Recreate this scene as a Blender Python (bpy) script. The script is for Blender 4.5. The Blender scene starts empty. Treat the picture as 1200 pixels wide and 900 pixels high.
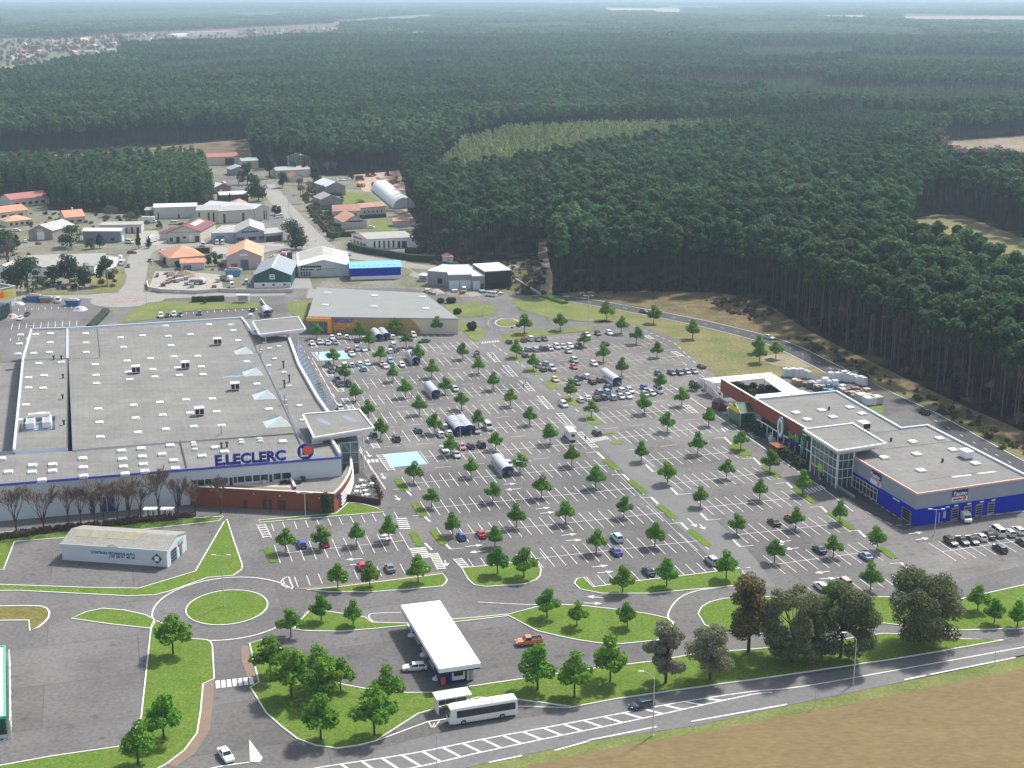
import bpy, bmesh, math, random
import numpy as np
from mathutils import Vector, Matrix, noise
R=random.Random(7)
S=bpy.context.scene
COL=S.collection
# ------------------------------------------------------------------ camera model: pixel of the 1200x900 photo -> point at height h
F=1650.0; Y0=-10.0; H=122.0
TH=math.atan((450-Y0)/F); CT,ST=math.cos(TH),math.sin(TH)
def G(px,py,h=0.0):
    u=(px-600)/F; v=(450-py)/F
    t=(H-h)/(ST-v*CT)
    return Vector((u*t,(CT+v*ST)*t,h))
def g2(p,h=0.0): return G(p[0],p[1],h)
def PX(x,y,z=0.0):
    zc=y*CT+(H-z)*ST; vy=y*ST-(H-z)*CT
    return 600+F*x/zc, 450-F*vy/zc
def mpp(py):   # metres per pixel sideways at image row py (ground)
    return H/((py-Y0)*CT)
# ------------------------------------------------------------------ materials
def new_mat(name):
    m=bpy.data.materials.new(name); m.use_nodes=True
    return m, m.node_tree.nodes, m.node_tree.links, m.node_tree.nodes['Principled BSDF']
MATS={}
def mat(name,col,rough=.6,metal=0.0,var=.12,scale=.35,spec=.3,col2=None,scale2=None,detail=6,bump=0.0,coat=0):
    if name in MATS: return MATS[name]
    m,N,L,b=new_mat(name)
    b.inputs['Roughness'].default_value=rough; b.inputs['Metallic'].default_value=metal
    b.inputs['Specular IOR Level'].default_value=spec
    if coat: b.inputs['Coat Weight'].default_value=coat
    if var>0:
        g=N.new('ShaderNodeNewGeometry'); n=N.new('ShaderNodeTexNoise'); n.inputs['Scale'].default_value=scale
        n.inputs['Detail'].default_value=detail; n.inputs['Roughness'].default_value=.65
        L.new(g.outputs['Position'],n.inputs['Vector'])
        r=N.new('ShaderNodeMapRange'); r.inputs['From Min'].default_value=.3; r.inputs['From Max'].default_value=.7
        L.new(n.outputs['Fac'],r.inputs['Value'])
        mx=N.new('ShaderNodeMix'); mx.data_type='RGBA'
        c2=col2 or tuple(min(1,c*(1+var)) for c in col); c1=tuple(c*(1-var) for c in col) if not col2 else col
        mx.inputs['A'].default_value=(*c1,1); mx.inputs['B'].default_value=(*c2,1)
        L.new(r.outputs['Result'],mx.inputs['Factor'])
        out=mx.outputs['Result']
        if scale2:
            n2=N.new('ShaderNodeTexNoise'); n2.inputs['Scale'].default_value=scale2; n2.inputs['Detail'].default_value=4
            L.new(g.outputs['Position'],n2.inputs['Vector'])
            r2=N.new('ShaderNodeMapRange'); r2.inputs['From Min'].default_value=.25; r2.inputs['From Max'].default_value=.75
            r2.inputs['To Min'].default_value=1-var*1.3; r2.inputs['To Max'].default_value=1+var*1.3
            L.new(n2.outputs['Fac'],r2.inputs['Value'])
            mm=N.new('ShaderNodeVectorMath'); mm.operation='SCALE'
            L.new(out,mm.inputs[0]); L.new(r2.outputs['Result'],mm.inputs['Scale']); out=mm.outputs['Vector']
        L.new(out,b.inputs['Base Color'])
        if bump:
            bp=N.new('ShaderNodeBump'); bp.inputs['Strength'].default_value=bump; bp.inputs['Distance'].default_value=.3
            L.new(n.outputs['Fac'],bp.inputs['Height']); L.new(bp.outputs['Normal'],b.inputs['Normal'])
    else: b.inputs['Base Color'].default_value=(*col,1)
    MATS[name]=m; return m
def leaf_mat(name,c1,c2,rough=.75,obj_var=.25,trans=.0,scale=.5,stand=.0):
    m,N,L,b=new_mat(name); b.inputs['Roughness'].default_value=rough; b.inputs['Specular IOR Level'].default_value=.12
    g=N.new('ShaderNodeNewGeometry'); oi=N.new('ShaderNodeObjectInfo')
    mx=N.new('ShaderNodeMix'); mx.data_type='RGBA'; mx.inputs['A'].default_value=(*c1,1); mx.inputs['B'].default_value=(*c2,1)
    L.new(g.outputs['Random Per Island'],mx.inputs['Factor'])
    r=N.new('ShaderNodeMapRange'); r.inputs['To Min'].default_value=1-obj_var; r.inputs['To Max'].default_value=1+obj_var
    L.new(oi.outputs['Random'],r.inputs['Value'])
    mm=N.new('ShaderNodeVectorMath'); mm.operation='SCALE'; L.new(mx.outputs['Result'],mm.inputs[0]); L.new(r.outputs['Result'],mm.inputs['Scale'])
    hv=N.new('ShaderNodeHueSaturation'); hr=N.new('ShaderNodeMapRange'); hr.inputs['To Min'].default_value=.5-.055*obj_var*2; hr.inputs['To Max'].default_value=.5+.03*obj_var*2
    sw=N.new('ShaderNodeMath'); sw.operation='FRACT'; s7=N.new('ShaderNodeMath'); s7.operation='MULTIPLY'; s7.inputs[1].default_value=7.31; L.new(oi.outputs['Random'],s7.inputs[0]); L.new(s7.outputs[0],sw.inputs[0]); L.new(sw.outputs[0],hr.inputs['Value']); L.new(hr.outputs['Result'],hv.inputs['Hue'])
    nl=N.new('ShaderNodeTexNoise'); nl.inputs['Scale'].default_value=.006; nl.inputs['Detail'].default_value=3; L.new(oi.outputs['Location'],nl.inputs['Vector']); nr=N.new('ShaderNodeMapRange'); nr.inputs['From Min'].default_value=.3; nr.inputs['From Max'].default_value=.7; nr.inputs['To Min'].default_value=1-stand; nr.inputs['To Max'].default_value=1+stand; L.new(nl.outputs['Fac'],nr.inputs['Value']); L.new(nr.outputs['Result'],hv.inputs['Value'])  # noise by tree location: stand tint plus sunlit patches put into the colour
    L.new(mm.outputs['Vector'],hv.inputs['Color']); mm=hv; mo=hv.outputs['Color']
    L.new(mo,b.inputs['Base Color'])
    tr=N.new('ShaderNodeBsdfTranslucent'); L.new(mo,tr.inputs['Color']); ms=N.new('ShaderNodeMixShader'); ms.inputs[0].default_value=.4
    L.new(b.outputs[0],ms.inputs[1]); L.new(tr.outputs[0],ms.inputs[2]); L.new(ms.outputs[0],N['Material Output'].inputs['Surface'])
    MATS[name]=m; return m
def brick_mat(name,c1,c2,mortar,sx=.6,sy=.25):
    m,N,L,b=new_mat(name); b.inputs['Roughness'].default_value=.85
    tc=N.new('ShaderNodeTexCoord'); br=N.new('ShaderNodeTexBrick'); mp=N.new('ShaderNodeMapping')
    mp.inputs['Rotation'].default_value=(math.pi/2,0,0)
    L.new(tc.outputs['Object'],mp.inputs['Vector']); L.new(mp.outputs['Vector'],br.inputs['Vector'])
    br.inputs['Scale'].default_value=1; br.inputs['Brick Width'].default_value=sx; br.inputs['Row Height'].default_value=sy
    br.inputs['Mortar Size'].default_value=.015
    br.inputs['Color1'].default_value=(*c1,1); br.inputs['Color2'].default_value=(*c2,1); br.inputs['Mortar'].default_value=(*mortar,1)
    L.new(br.outputs['Color'],b.inputs['Base Color']); MATS[name]=m; return m
def ribbed(name,col,period=.5,depth=.25,ang=0.0,rough=.5,var=.1):
    """sheet metal / tile roof: narrow ribs along one direction of the object"""
    m=mat(name,col,rough,var=var,scale=.3); N=m.node_tree.nodes; L=m.node_tree.links; b=N['Principled BSDF']
    tc=N.new('ShaderNodeTexCoord'); mp=N.new('ShaderNodeMapping'); mp.inputs['Rotation'].default_value=(0,0,ang)
    w=N.new('ShaderNodeTexWave'); w.inputs['Scale'].default_value=.314/period
    L.new(tc.outputs['Object'],mp.inputs['Vector']); L.new(mp.outputs['Vector'],w.inputs['Vector'])
    bp=N.new('ShaderNodeBump'); bp.inputs['Strength'].default_value=depth; bp.inputs['Distance'].default_value=.1
    L.new(w.outputs['Fac'],bp.inputs['Height']); L.new(bp.outputs['Normal'],b.inputs['Normal'])
    return m
# ------------------------------------------------------------------ mesh builder
ORG={}
class MB:
    def __init__(s): s.v=[]; s.f=[]; s.m=[]
    def poly(s,pts,m=0):
        i=len(s.v); s.v+=[tuple(p) for p in pts]; s.f.append(tuple(range(i,i+len(pts)))); s.m.append(m); return s
    def prism(s,xy,z0,z1,mt=0,ms=None,bottom=True):
        ms=mt if ms is None else ms
        a=sum(xy[i][0]*xy[(i+1)%len(xy)][1]-xy[(i+1)%len(xy)][0]*xy[i][1] for i in range(len(xy)))
        if a<0: xy=list(reversed(xy))
        n=len(xy); i=len(s.v)
        s.v+=[(p[0],p[1],z0) for p in xy]+[(p[0],p[1],z1) for p in xy]
        s.f.append(tuple(range(i+n,i+2*n))); s.m.append(mt)
        if bottom: s.f.append(tuple(reversed(range(i,i+n)))); s.m.append(ms)
        for k in range(n):
            l=(k+1)%n; s.f.append((i+k,i+l,i+n+l,i+n+k)); s.m.append(ms)
        return s
    def hexa(s,p,m=0):   # 8 points: bottom 4 (ccw), top 4
        i=len(s.v); s.v+=[tuple(q) for q in p]
        for f in ((3,2,1,0),(4,5,6,7),(0,1,5,4),(1,2,6,5),(2,3,7,6),(3,0,4,7)):
            s.f.append(tuple(i+k for k in f)); s.m.append(m)
        return s
    def box(s,c,size,rz=0.0,m=0):   # c = centre of the base
        hx,hy=size[0]/2,size[1]/2; ca,sa=math.cos(rz),math.sin(rz)
        q=[(c[0]+x*ca-y*sa,c[1]+x*sa+y*ca) for x,y in ((-hx,-hy),(hx,-hy),(hx,hy),(-hx,hy))]
        return s.hexa([(x,y,c[2]) for x,y in q]+[(x,y,c[2]+size[2]) for x,y in q],m)
    def tube(s,a,b,r0,r1=None,n=6,m=0,caps=True):
        r1=r0 if r1 is None else r1; a=Vector(a); b=Vector(b); d=(b-a).normalized()
        x=d.orthogonal().normalized(); y=d.cross(x); i=len(s.v)
        for p,r in ((a,r0),(b,r1)):
            for k in range(n):
                t=2*math.pi*k/n; s.v.append(tuple(p+x*(r*math.cos(t))+y*(r*math.sin(t))))
        for k in range(n):
            l=(k+1)%n; s.f.append((i+k,i+l,i+n+l,i+n+k)); s.m.append(m)
        if caps:
            s.f.append(tuple(reversed(range(i,i+n)))); s.m.append(m); s.f.append(tuple(range(i+n,i+2*n))); s.m.append(m)
        return s
    def grid(s,rows,m=0,closed=False):  # rows of points -> quads
        i=len(s.v); n=len(rows[0])
        for r in rows: s.v+=[tuple(p) for p in r]
        for a in range(len(rows)-1):
            for k in range(n if closed else n-1):
                l=(k+1)%n; s.f.append((i+a*n+k,i+a*n+l,i+(a+1)*n+l,i+(a+1)*n+k)); s.m.append(m)
        return s
    def build(s,name,mats,parent=None,smooth=False,recalc=False):
        me=bpy.data.meshes.new(name); L=ORG.get(parent.name,Vector()) if parent else Vector()
        me.from_pydata([(v[0]-L.x,v[1]-L.y,v[2]-L.z) for v in s.v] if parent else s.v,[],s.f)
        if not isinstance(mats,(list,tuple)): mats=[mats]
        for q in mats: me.materials.append(q)
        if len(mats)>1: me.polygons.foreach_set('material_index',s.m)
        if smooth: me.polygons.foreach_set('use_smooth',[True]*len(me.polygons))
        if recalc:
            bm=bmesh.new(); bm.from_mesh(me); bmesh.ops.recalc_face_normals(bm,faces=bm.faces); bm.to_mesh(me); bm.free()
        me.update()
        o=bpy.data.objects.new(name,me); COL.objects.link(o)
        if parent: o.parent=parent; ORG[o.name]=L
        return o
def tag(o,label=None,cat=None,group=None,kind=None):
    if label: o['label']=label
    if cat: o['category']=cat
    if group: o['group']=group
    if kind: o['kind']=kind
    return o
def thing(name,label,cat,loc=(0,0,0),group=None):
    o=bpy.data.objects.new(name,None); COL.objects.link(o); o.location=loc; o.empty_display_size=.5
    ORG[o.name]=Vector(loc); return tag(o,label,cat,group)
def own_slot(o,m):
    o.material_slots[0].link='OBJECT'; o.material_slots[0].material=m
def dup(root,loc,rz=0.0,sc=1.0,label=None,group=None,paint=None,paint_parts=('body',)):
    r=root.copy(); COL.objects.link(r); r.location=loc; r.rotation_euler=(0,0,rz)
    r.scale=(sc,sc,sc) if not isinstance(sc,tuple) else sc
    if label: r['label']=label
    if group: r['group']=group
    def kids(a,b):
        for ch in a.children:
            if ch.name not in DONE: continue
            c=ch.copy(); COL.objects.link(c); c.parent=b
            if paint and ch.name.split('.')[0] in paint_parts: own_slot(c,paint)
            kids(ch,c)
    DONE=set(x.name for x in root.children_recursive)
    kids(root,r)
    return r
_z=[0.02]
def nz(step=.0012):
    _z[0]+=step; return _z[0]
def smooth(pts,n=5,closed=True):
    P=[Vector((p[0],p[1])) for p in pts]; N=len(P); out=[]
    for i in range(N if closed else N-1):
        if closed: a,b,c,d=P[i-1],P[i],P[(i+1)%N],P[(i+2)%N]
        else: a,b,c,d=P[max(i-1,0)],P[i],P[i+1],P[min(i+2,N-1)]
        for k in range(n):
            t=k/n
            out.append(.5*((2*b)+(c-a)*t+(2*a-5*b+4*c-d)*t*t+(3*b-a-3*c+d)*t**3))
    if not closed: out.append(P[-1])
    return out
def xy(pts): return [G(p[0],p[1]) for p in pts]
def sheet(name,pts_px,m,kind='structure',sm=0,z=None,world=False):
    P=pts_px if world else xy(pts_px)
    if sm: P=smooth(P,sm)
    z=nz() if z is None else z
    b=MB(); b.poly([(p[0],p[1],z) for p in P])
    o=b.build(name,m); me=o.data
    if me.polygons[0].normal.z<0: me.flip_normals()
    return tag(o,kind=kind)
def ribbon(b,P,w,z,m=0,z0=None,closed=False):
    """flat strip of width w along world points P; with z0 a raised kerb"""
    P=[Vector((p[0],p[1])) for p in P]; n=len(P); Lf=[];Rt=[]
    for i in range(n):
        p=P[i]; a=P[i-1] if (i>0 or closed) else p; c=P[(i+1)%n] if (i<n-1 or closed) else p
        d=(c-a); d=d.normalized() if d.length>1e-6 else Vector((1,0)); nn=Vector((-d.y,d.x))
        Lf.append(p+nn*w/2); Rt.append(p-nn*w/2)
    rng=range(n if closed else n-1)
    for i in rng:
        j=(i+1)%n
        b.poly([(*Rt[i],z),(*Rt[j],z),(*Lf[j],z),(*Lf[i],z)],m)
        if z0 is not None:
            b.poly([(*Rt[i],z0),(*Rt[j],z0),(*Rt[j],z),(*Rt[i],z)],m)
            b.poly([(*Lf[j],z0),(*Lf[i],z0),(*Lf[i],z),(*Lf[j],z)],m)
def text_mesh(s,size,depth=.12,bold=True,heavy=.022):
    c=bpy.data.curves.new('lettering','FONT'); c.body=s; c.size=size; c.extrude=depth/2
    if bold: c.offset=size*heavy
    c.resolution_u=3
    o=bpy.data.objects.new('lettering',c); COL.objects.link(o)
    dg=bpy.context.evaluated_depsgraph_get(); me=bpy.data.meshes.new_from_object(o.evaluated_get(dg))
    bpy.data.objects.remove(o); bpy.data.curves.remove(c); return me
def text_on(name,s,size,m,parent,P,u,up=Vector((0,0,1)),depth=.12,width=None,bold=True,heavy=.022):
    me=text_mesh(s,size,depth,bold,heavy)
    xs=[v.co.x for v in me.vertices]; w=max(xs)-min(xs); k=(width/w) if width else 1.0
    u=Vector(u).normalized(); up=Vector(up).normalized(); n=u.cross(up)
    L=ORG.get(parent.name,Vector()) if parent else Vector()
    x0=min(xs)
    for v in me.vertices:
        q=Vector(P)+u*((v.co.x-x0)*k)+up*v.co.y+n*v.co.z
        v.co=q-L
    me.materials.clear(); me.materials.append(m)
    o=bpy.data.objects.new(name,me); COL.objects.link(o)
    if parent: o.parent=parent; ORG[o.name]=L
    return o
def inpoly(x,y,poly):
    c=np.zeros(len(x),bool); n=len(poly)
    for i in range(n):
        x1,y1=poly[i]; x2,y2=poly[(i+1)%n]
        if y1==y2: continue
        k=((y1>y)!=(y2>y))&(x<(x2-x1)*(y-y1)/(y2-y1)+x1)
        c^=k
    return c
ORD=['first','second','third','fourth','fifth','sixth','seventh','eighth','ninth','tenth','eleventh','twelfth','thirteenth','fourteenth','fifteenth','sixteenth','seventeenth','eighteenth','nineteenth','twentieth']
# ------------------------------------------------------------------ palette
ASPH=mat('asphalt',(.15,.144,.14),.9,var=.16,scale=.06,scale2=1.2,spec=.15)
ASPH2=mat('asphalt_old',(.172,.164,.157),.9,var=.14,scale=.1,scale2=1.0,spec=.15)
ASPHD=mat('asphalt_dark',(.075,.073,.076),.9,var=.15,scale=.15,scale2=1.5,spec=.15)
ROADP=mat('village_road',(.25,.24,.22),.9,var=.1,scale=.2,scale2=1.)
WHITEP=mat('road_paint',(.66,.66,.64),.7,var=.3,scale=.8)
YELLP=mat('yellow_paint',(.52,.42,.26),.7,var=.18,scale=.8)
BLUEP=mat('blue_paint',(.3,.455,.54),.7,var=.12,scale=.5)
KERB=mat('kerb_stone',(.66,.66,.62),.8,var=.1,scale=.7)
LAWN=mat('lawn_grass',(.085,.155,.022),.95,var=.3,col2=(.125,.178,.036),scale=.22,scale2=2.2,spec=.05,bump=.3)
LAWN2=mat('lawn_old',(.11,.15,.045),.95,var=.2,col2=(.19,.2,.075),scale=.12,scale2=1.5,spec=.05,bump=.3)
DRYG=mat('dry_grass',(.105,.135,.045),.95,var=.28,col2=(.225,.19,.098),scale=.07,scale2=1.0,spec=.05,bump=.3)
BANK=mat('bank_grass',(.085,.075,.038),.95,var=.34,col2=(.2,.155,.085),scale=.12,scale2=.9,spec=.05,bump=.4)
FIELD=mat('stubble_field',(.2,.152,.08),.95,var=.14,col2=(.168,.128,.066),scale=.16,scale2=1.4,spec=.05,bump=.3)
def _streaks(m,ang,sy):
    N=m.node_tree.nodes; L=m.node_tree.links; g=[n for n in N if n.type=='NEW_GEOMETRY'][0]
    for n in [n for n in N if n.type=='TEX_NOISE']:
        mp=N.new('ShaderNodeMapping'); mp.inputs['Rotation'].default_value=(0,0,ang); mp.inputs['Scale'].default_value=(.4,sy,1); L.new(g.outputs['Position'],mp.inputs['Vector']); L.new(mp.outputs['Vector'],n.inputs['Vector'])
_streaks(FIELD,math.radians(-25),1.1)
DIRT=mat('sandy_dirt',(.34,.28,.2),.95,var=.2,col2=(.2,.18,.12),scale=.12,scale2=.8,spec=.05)
GRAVEL=mat('gravel_yard',(.33,.31,.28),.95,var=.15,scale=.15,scale2=.8,spec=.05)
BROWNP=mat('brown_path',(.21,.155,.115),.95,var=.12,scale=.4)
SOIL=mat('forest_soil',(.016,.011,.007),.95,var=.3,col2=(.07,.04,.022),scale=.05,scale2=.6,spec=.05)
WHITE=mat('white_coat',(.78,.78,.77),.5,var=.04)
WHITEB=mat('bluish_white_cladding',(.55,.61,.66),.5,var=.06,scale=.15)
LGREY=mat('light_grey_metal',(.5,.51,.52),.45,var=.06)
GREY=mat('grey_metal',(.25,.26,.27),.5,var=.08)
DGREY=mat('dark_grey',(.05,.052,.056),.6,var=.15)
BLACK=mat('black_plastic',(.012,.012,.013),.5,var=0)
ROOFG=mat('grey_roof_felt',(.2,.197,.186),.85,var=.09,scale=.12,scale2=.9,spec=.15)
ROOFG2=mat('grey_roof_sport',(.235,.245,.24),.8,var=.05,scale=.1,scale2=1.2,spec=.15)
JOINT=mat('roof_joint',(.06,.06,.06),.8,var=.1)
NAVY=mat('navy_blue_paint',(.012,.02,.17),.5,var=.08)
NAVYT=mat('sign_navy',(.01,.026,.27),.45,var=0)
BLUEW=mat('royal_blue_cladding',(.002,.017,.4),.7,var=.08,scale=.2,spec=.1)
GREYW=mat('grey_blue_cladding',(.3,.325,.38),.5,var=.05,scale=.2)
ORANGE=mat('orange_trim',(.95,.36,.06),.5,var=.06)
SIGNO=mat('sign_orange',(.8,.115,.03),.5,var=0)
SALMON=mat('salmon_trim',(.72,.46,.38),.5,var=.05)
BRICK=brick_mat('red_brick',(.25,.062,.022),(.2,.05,.02),(.17,.07,.04))
REDP=mat('rust_red_panel',(.25,.068,.035),.7,var=.1,scale=.3)
WOOD=brick_mat('wood_cladding',(.45,.28,.1),(.4,.245,.085),(.32,.19,.07),2.2,.45)
CREAM=mat('cream_render',(.62,.56,.44),.8,var=.05)
CREAMW=mat('cream_cladding',(.55,.53,.46),.7,var=.07,scale=.2)
def glass(name,col,rough=.08):
    return mat(name,col,rough,var=.25,scale=.4,spec=.7)
GLASS=glass('dark_glass',(.02,.025,.028)); TEAL=glass('teal_glass',(.09,.17,.18)); SKYL=mat('skylight_plastic',(.74,.74,.72),.35,var=.05)
PYR=mat('skylight_glass',(.6,.66,.64),.25,var=.1,scale=.6)
TILE_O=ribbed('orange_tiles',(.5,.235,.13),.35,.35,var=.18); TILE_P=ribbed('peach_tiles',(.52,.29,.18),.35,.35,var=.15)
TILE_R=ribbed('red_metal_roof',(.36,.13,.11),.6,.3); TILE_B=ribbed('brown_tiles',(.33,.16,.1),.35,.35,var=.18)
MAROON=ribbed('maroon_roof',(.15,.03,.032),.7,.3); FIBRO=ribbed('fibre_cement_roof',(.35,.34,.31),.5,.3,var=.14)
SHEETW=ribbed('white_sheet_roof',(.62,.64,.66),.6,.2); SHEETB=ribbed('pale_blue_roof',(.17,.47,.72),.6,.25)
SHEETG=ribbed('slate_blue_roof',(.23,.27,.3),.6,.25)
BARK=mat('bark',(.06,.045,.035),.95,var=.25,scale=1.5); BARKP=mat('pine_bark',(.042,.03,.025),.95,var=.3,scale=1.5); TWIG=mat('bare_twigs',(.19,.14,.115),.95,var=.25,scale=1.)
HEDGE=mat('hedge_leaf',(.018,.036,.014),.95,var=.45,scale=1.2,scale2=4,bump=.8)
WALLS=mat('pale_wall',(.5,.48,.45),.8,var=.08); PINKW=mat('pink_render',(.56,.43,.4),.8,var=.05)

def weather(m,kind):
    """real surface variety: repairs, stains and seams multiplied over the base colour"""
    N=m.node_tree.nodes; L=m.node_tree.links; bs=N['Principled BSDF']; src=bs.inputs['Base Color'].links[0].from_socket
    g=N.new('ShaderNodeNewGeometry'); cur=src
    def mul(fac_socket,lo,hi,a=.3,c=.7):
        nonlocal cur
        r=N.new('ShaderNodeMapRange'); r.inputs['From Min'].default_value=a; r.inputs['From Max'].default_value=c; r.inputs['To Min'].default_value=lo; r.inputs['To Max'].default_value=hi
        L.new(fac_socket,r.inputs['Value']); v=N.new('ShaderNodeVectorMath'); v.operation='SCALE'; L.new(cur,v.inputs[0]); L.new(r.outputs['Result'],v.inputs['Scale']); cur=v.outputs['Vector']
    def nz_(sc,det=4,mp=None):
        n=N.new('ShaderNodeTexNoise'); n.inputs['Scale'].default_value=sc; n.inputs['Detail'].default_value=det; L.new(mp or g.outputs['Position'],n.inputs['Vector']); return n.outputs['Fac']
    def mapped(rot,s):
        q=N.new('ShaderNodeMapping'); q.inputs['Rotation'].default_value=(0,0,rot); q.inputs['Scale'].default_value=s; L.new(g.outputs['Position'],q.inputs['Vector']); return q.outputs['Vector']
    if kind=='tarmac':
        mul(nz_(.013,3),.86,1.12); mul(nz_(.05,5),.9,1.08)
        mul(nz_(.06,3,mapped(math.radians(-16.2),(1,.12,1))),.93,1.06)       # tyre-polished lanes along the rows
        v=N.new('ShaderNodeTexVoronoi'); v.inputs['Scale'].default_value=.22; L.new(g.outputs['Position'],v.inputs['Vector']); mul(v.outputs['Distance'],.72,1.0,.05,.22)  # oil spots
        b=N.new('ShaderNodeTexBrick'); b.inputs['Scale'].default_value=1; b.inputs['Brick Width'].default_value=46; b.inputs['Row Height'].default_value=16.5; b.inputs['Mortar Size'].default_value=.07; b.inputs['Color1'].default_value=(1,1,1,1); b.inputs['Color2'].default_value=(.8,.8,.8,1); b.inputs['Mortar'].default_value=(.55,.55,.55,1); b.offset=.37
        L.new(mapped(math.radians(-16.2),(1,1,1)),b.inputs['Vector']); mul(b.outputs['Color'],.55,1.0,.5,1.0)
    if kind=='roof':
        mul(nz_(.03,4),.9,1.08); mul(nz_(.5,5,mapped(math.radians(-10),(.12,1,1))),.93,1.06)
        b=N.new('ShaderNodeTexBrick'); b.inputs['Scale'].default_value=1; b.inputs['Brick Width'].default_value=9; b.inputs['Row Height'].default_value=1.6; b.inputs['Mortar Size'].default_value=.05; b.inputs['Color1'].default_value=(1,1,1,1); b.inputs['Color2'].default_value=(.96,.96,.96,1); b.inputs['Mortar'].default_value=(.84,.84,.84,1)
        L.new(mapped(math.radians(74),(1,1,1)),b.inputs['Vector']); mul(b.outputs['Color'],.6,1.0,.6,1.0)
        mul(nz_(.11,6),.88,1.0,.28,.42)
    L.new(cur,bs.inputs['Base Color'])
weather(ASPH,'tarmac'); weather(ASPH2,'tarmac'); weather(ROOFG,'roof')
HAZE=.95e-4; SKYSTR=.1; SUNSTR=2.85; SUNANG=5; EXPO=1.05
# ================================================================== GROUND
b=MB(); b.poly([(-30000,-600,0),(30000,-600,0),(30000,60000,0),(-30000,60000,0)])
gm,N_,L_,bb=new_mat('ground'); bb.inputs['Roughness'].default_value=.95; bb.inputs['Specular IOR Level'].default_value=.05
def _ground_nodes():
    g=N_.new('ShaderNodeNewGeometry')
    def ns(sc,det=5):
        n=N_.new('ShaderNodeTexNoise'); n.inputs['Scale'].default_value=sc; n.inputs['Detail'].default_value=det; L_.new(g.outputs['Position'],n.inputs['Vector']); return n.outputs['Fac']
    def mix(a,bc,f):
        m=N_.new('ShaderNodeMix'); m.data_type='RGBA'
        for k,v in (('A',a),('B',bc)):
            if isinstance(v,tuple): m.inputs[k].default_value=(*v,1)
            else: L_.new(v,m.inputs[k])
        L_.new(f,m.inputs['Factor']); return m.outputs['Result']
    def ramp(v,a,c):
        r=N_.new('ShaderNodeMapRange'); r.inputs['From Min'].default_value=a; r.inputs['From Max'].default_value=c; L_.new(v,r.inputs['Value']); return r.outputs['Result']
    near=mix((.012,.009,.006),(.04,.026,.014),ramp(ns(.08),.35,.7))
    far=mix((.035,.05,.03),(.1,.1,.05),ramp(ns(.004),.4,.68))
    s=N_.new('ShaderNodeSeparateXYZ'); L_.new(g.outputs['Position'],s.inputs['Vector'])
    L_.new(mix(near,far,ramp(s.outputs['Y'],1800,3500)),bb.inputs['Base Color'])
_ground_nodes()
tag(b.build('ground',gm),kind='structure')
# village earth, gravel and gardens (painted by noise between gravel and thin grass)
VIL=mat('village_earth',(.24,.225,.2),.95,var=.25,col2=(.11,.115,.06),scale=.06,scale2=.7,spec=.05)
sheet('village_ground',[(-200,186),(0,184),(100,180),(232,168),(290,163),(300,196),(360,206),(420,206),(468,199),(474,217),(478,246),(486,258),(500,292),(540,308),(600,308),(636,302),(641,352),(-200,352)],VIL)
sheet('works_yard',[(415,205),(468,200),(474,217),(477,250),(447,226),(425,224)],mat('yard_sand',(.42,.33,.25),.95,var=.15,col2=(.33,.22,.16),scale=.15))
sheet('verge',[(500,292),(540,308),(600,306),(637,302),(640,350),(570,335),(540,318),(470,311)],mat('scrubby_verge',(.07,.06,.03),.95,var=.3,col2=(.16,.14,.06),scale=.15,scale2=1.2,spec=.05))
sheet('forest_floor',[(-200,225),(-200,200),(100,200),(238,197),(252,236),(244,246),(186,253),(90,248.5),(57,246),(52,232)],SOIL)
sheet('clearing',[(-200,190),(0,185),(100,181),(232,169),(290,164),(297,193),(262,196),(242,190),(238,201),(100,199),(-200,199)],mat('brown_clearing',(.09,.065,.042),.95,var=.3,col2=(.2,.16,.11),scale=.06,spec=.05))
sheet('yard_concrete',[(174,338),(182,318),(212,318),(258,322),(262,341),(200,342)],GRAVEL)
sheet('yard_concrete',[(166,288),(196,287),(196,275),(182,270),(160,272)],GRAVEL)
sheet('yard_concrete',[(248,298),(310,296),(334,290),(332,283),(250,285)],GRAVEL)
sheet('yard_tarmac',[(244,224),(262,208),(286,205),(300,212),(292,226),(262,228)],ASPH2)
sheet('yard_tarmac',[(308,262),(318,242),(336,240),(345,262),(334,282),(316,270)],ASPH2)
# the wide tarmac of the shopping area
sheet('tarmac',[(-200,960),(-200,350),(120,349),(330,345),(365,338),(480,338),(540,348),(600,349),(640,366),(735,383),(790,401),(840,438),(960,436),(1030,468),(1210,562),(1330,640),(1330,740),(1200,762),(600,880),(450,960)],ASPH)
sheet('old_car_park',[(352,398),(530,386),(592,395),(720,383),(790,401),(838,440),(848,446),(945,520),(1000,575),(1072,620),(1210,606),(1210,660),(1090,690),(960,640),(850,540),(740,500),(560,545),(440,560),(400,500)],ASPH2)
sheet('dry_verge',[(652,348),(690,352),(760,362),(830,375),(900,392),(960,420),(1010,450),(960,447),(925,442),(842,441),(789,402),(733,384),(715,376),(640,374)],DRYG)
sheet('bank',[(655,347),(760,344),(850,344),(905,360),(945,386),(1000,414),(1062,444),(1135,478),(1215,512),(1330,575),(1330,625),(1215,560),(1140,514),(1080,480),(1020,452),(960,420),(895,392),(825,374),(740,358)],BANK)
sheet('dry_verge',[(1330,618),(1215,556),(1140,512),(1080,477),(1020,449),(985,430),(1002,430),(1040,450),(1090,470),(1150,503),(1215,540),(1330,604)],DRYG)
sheet('sandy_patch',[(892,420),(910,415),(940,418),(958,428),(930,431),(905,427)],DIRT,sm=3)
sheet('lawn',[(654,344),(720,341),(800,342),(850,344),(870,352),(800,354),(700,352)],BANK,sm=2)
sheet('field',[(540,925),(600,893),(700,872),(830,849),(960,826),(1080,802),(1210,776),(1400,740),(1500,1000),(500,1000)],FIELD)
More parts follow.
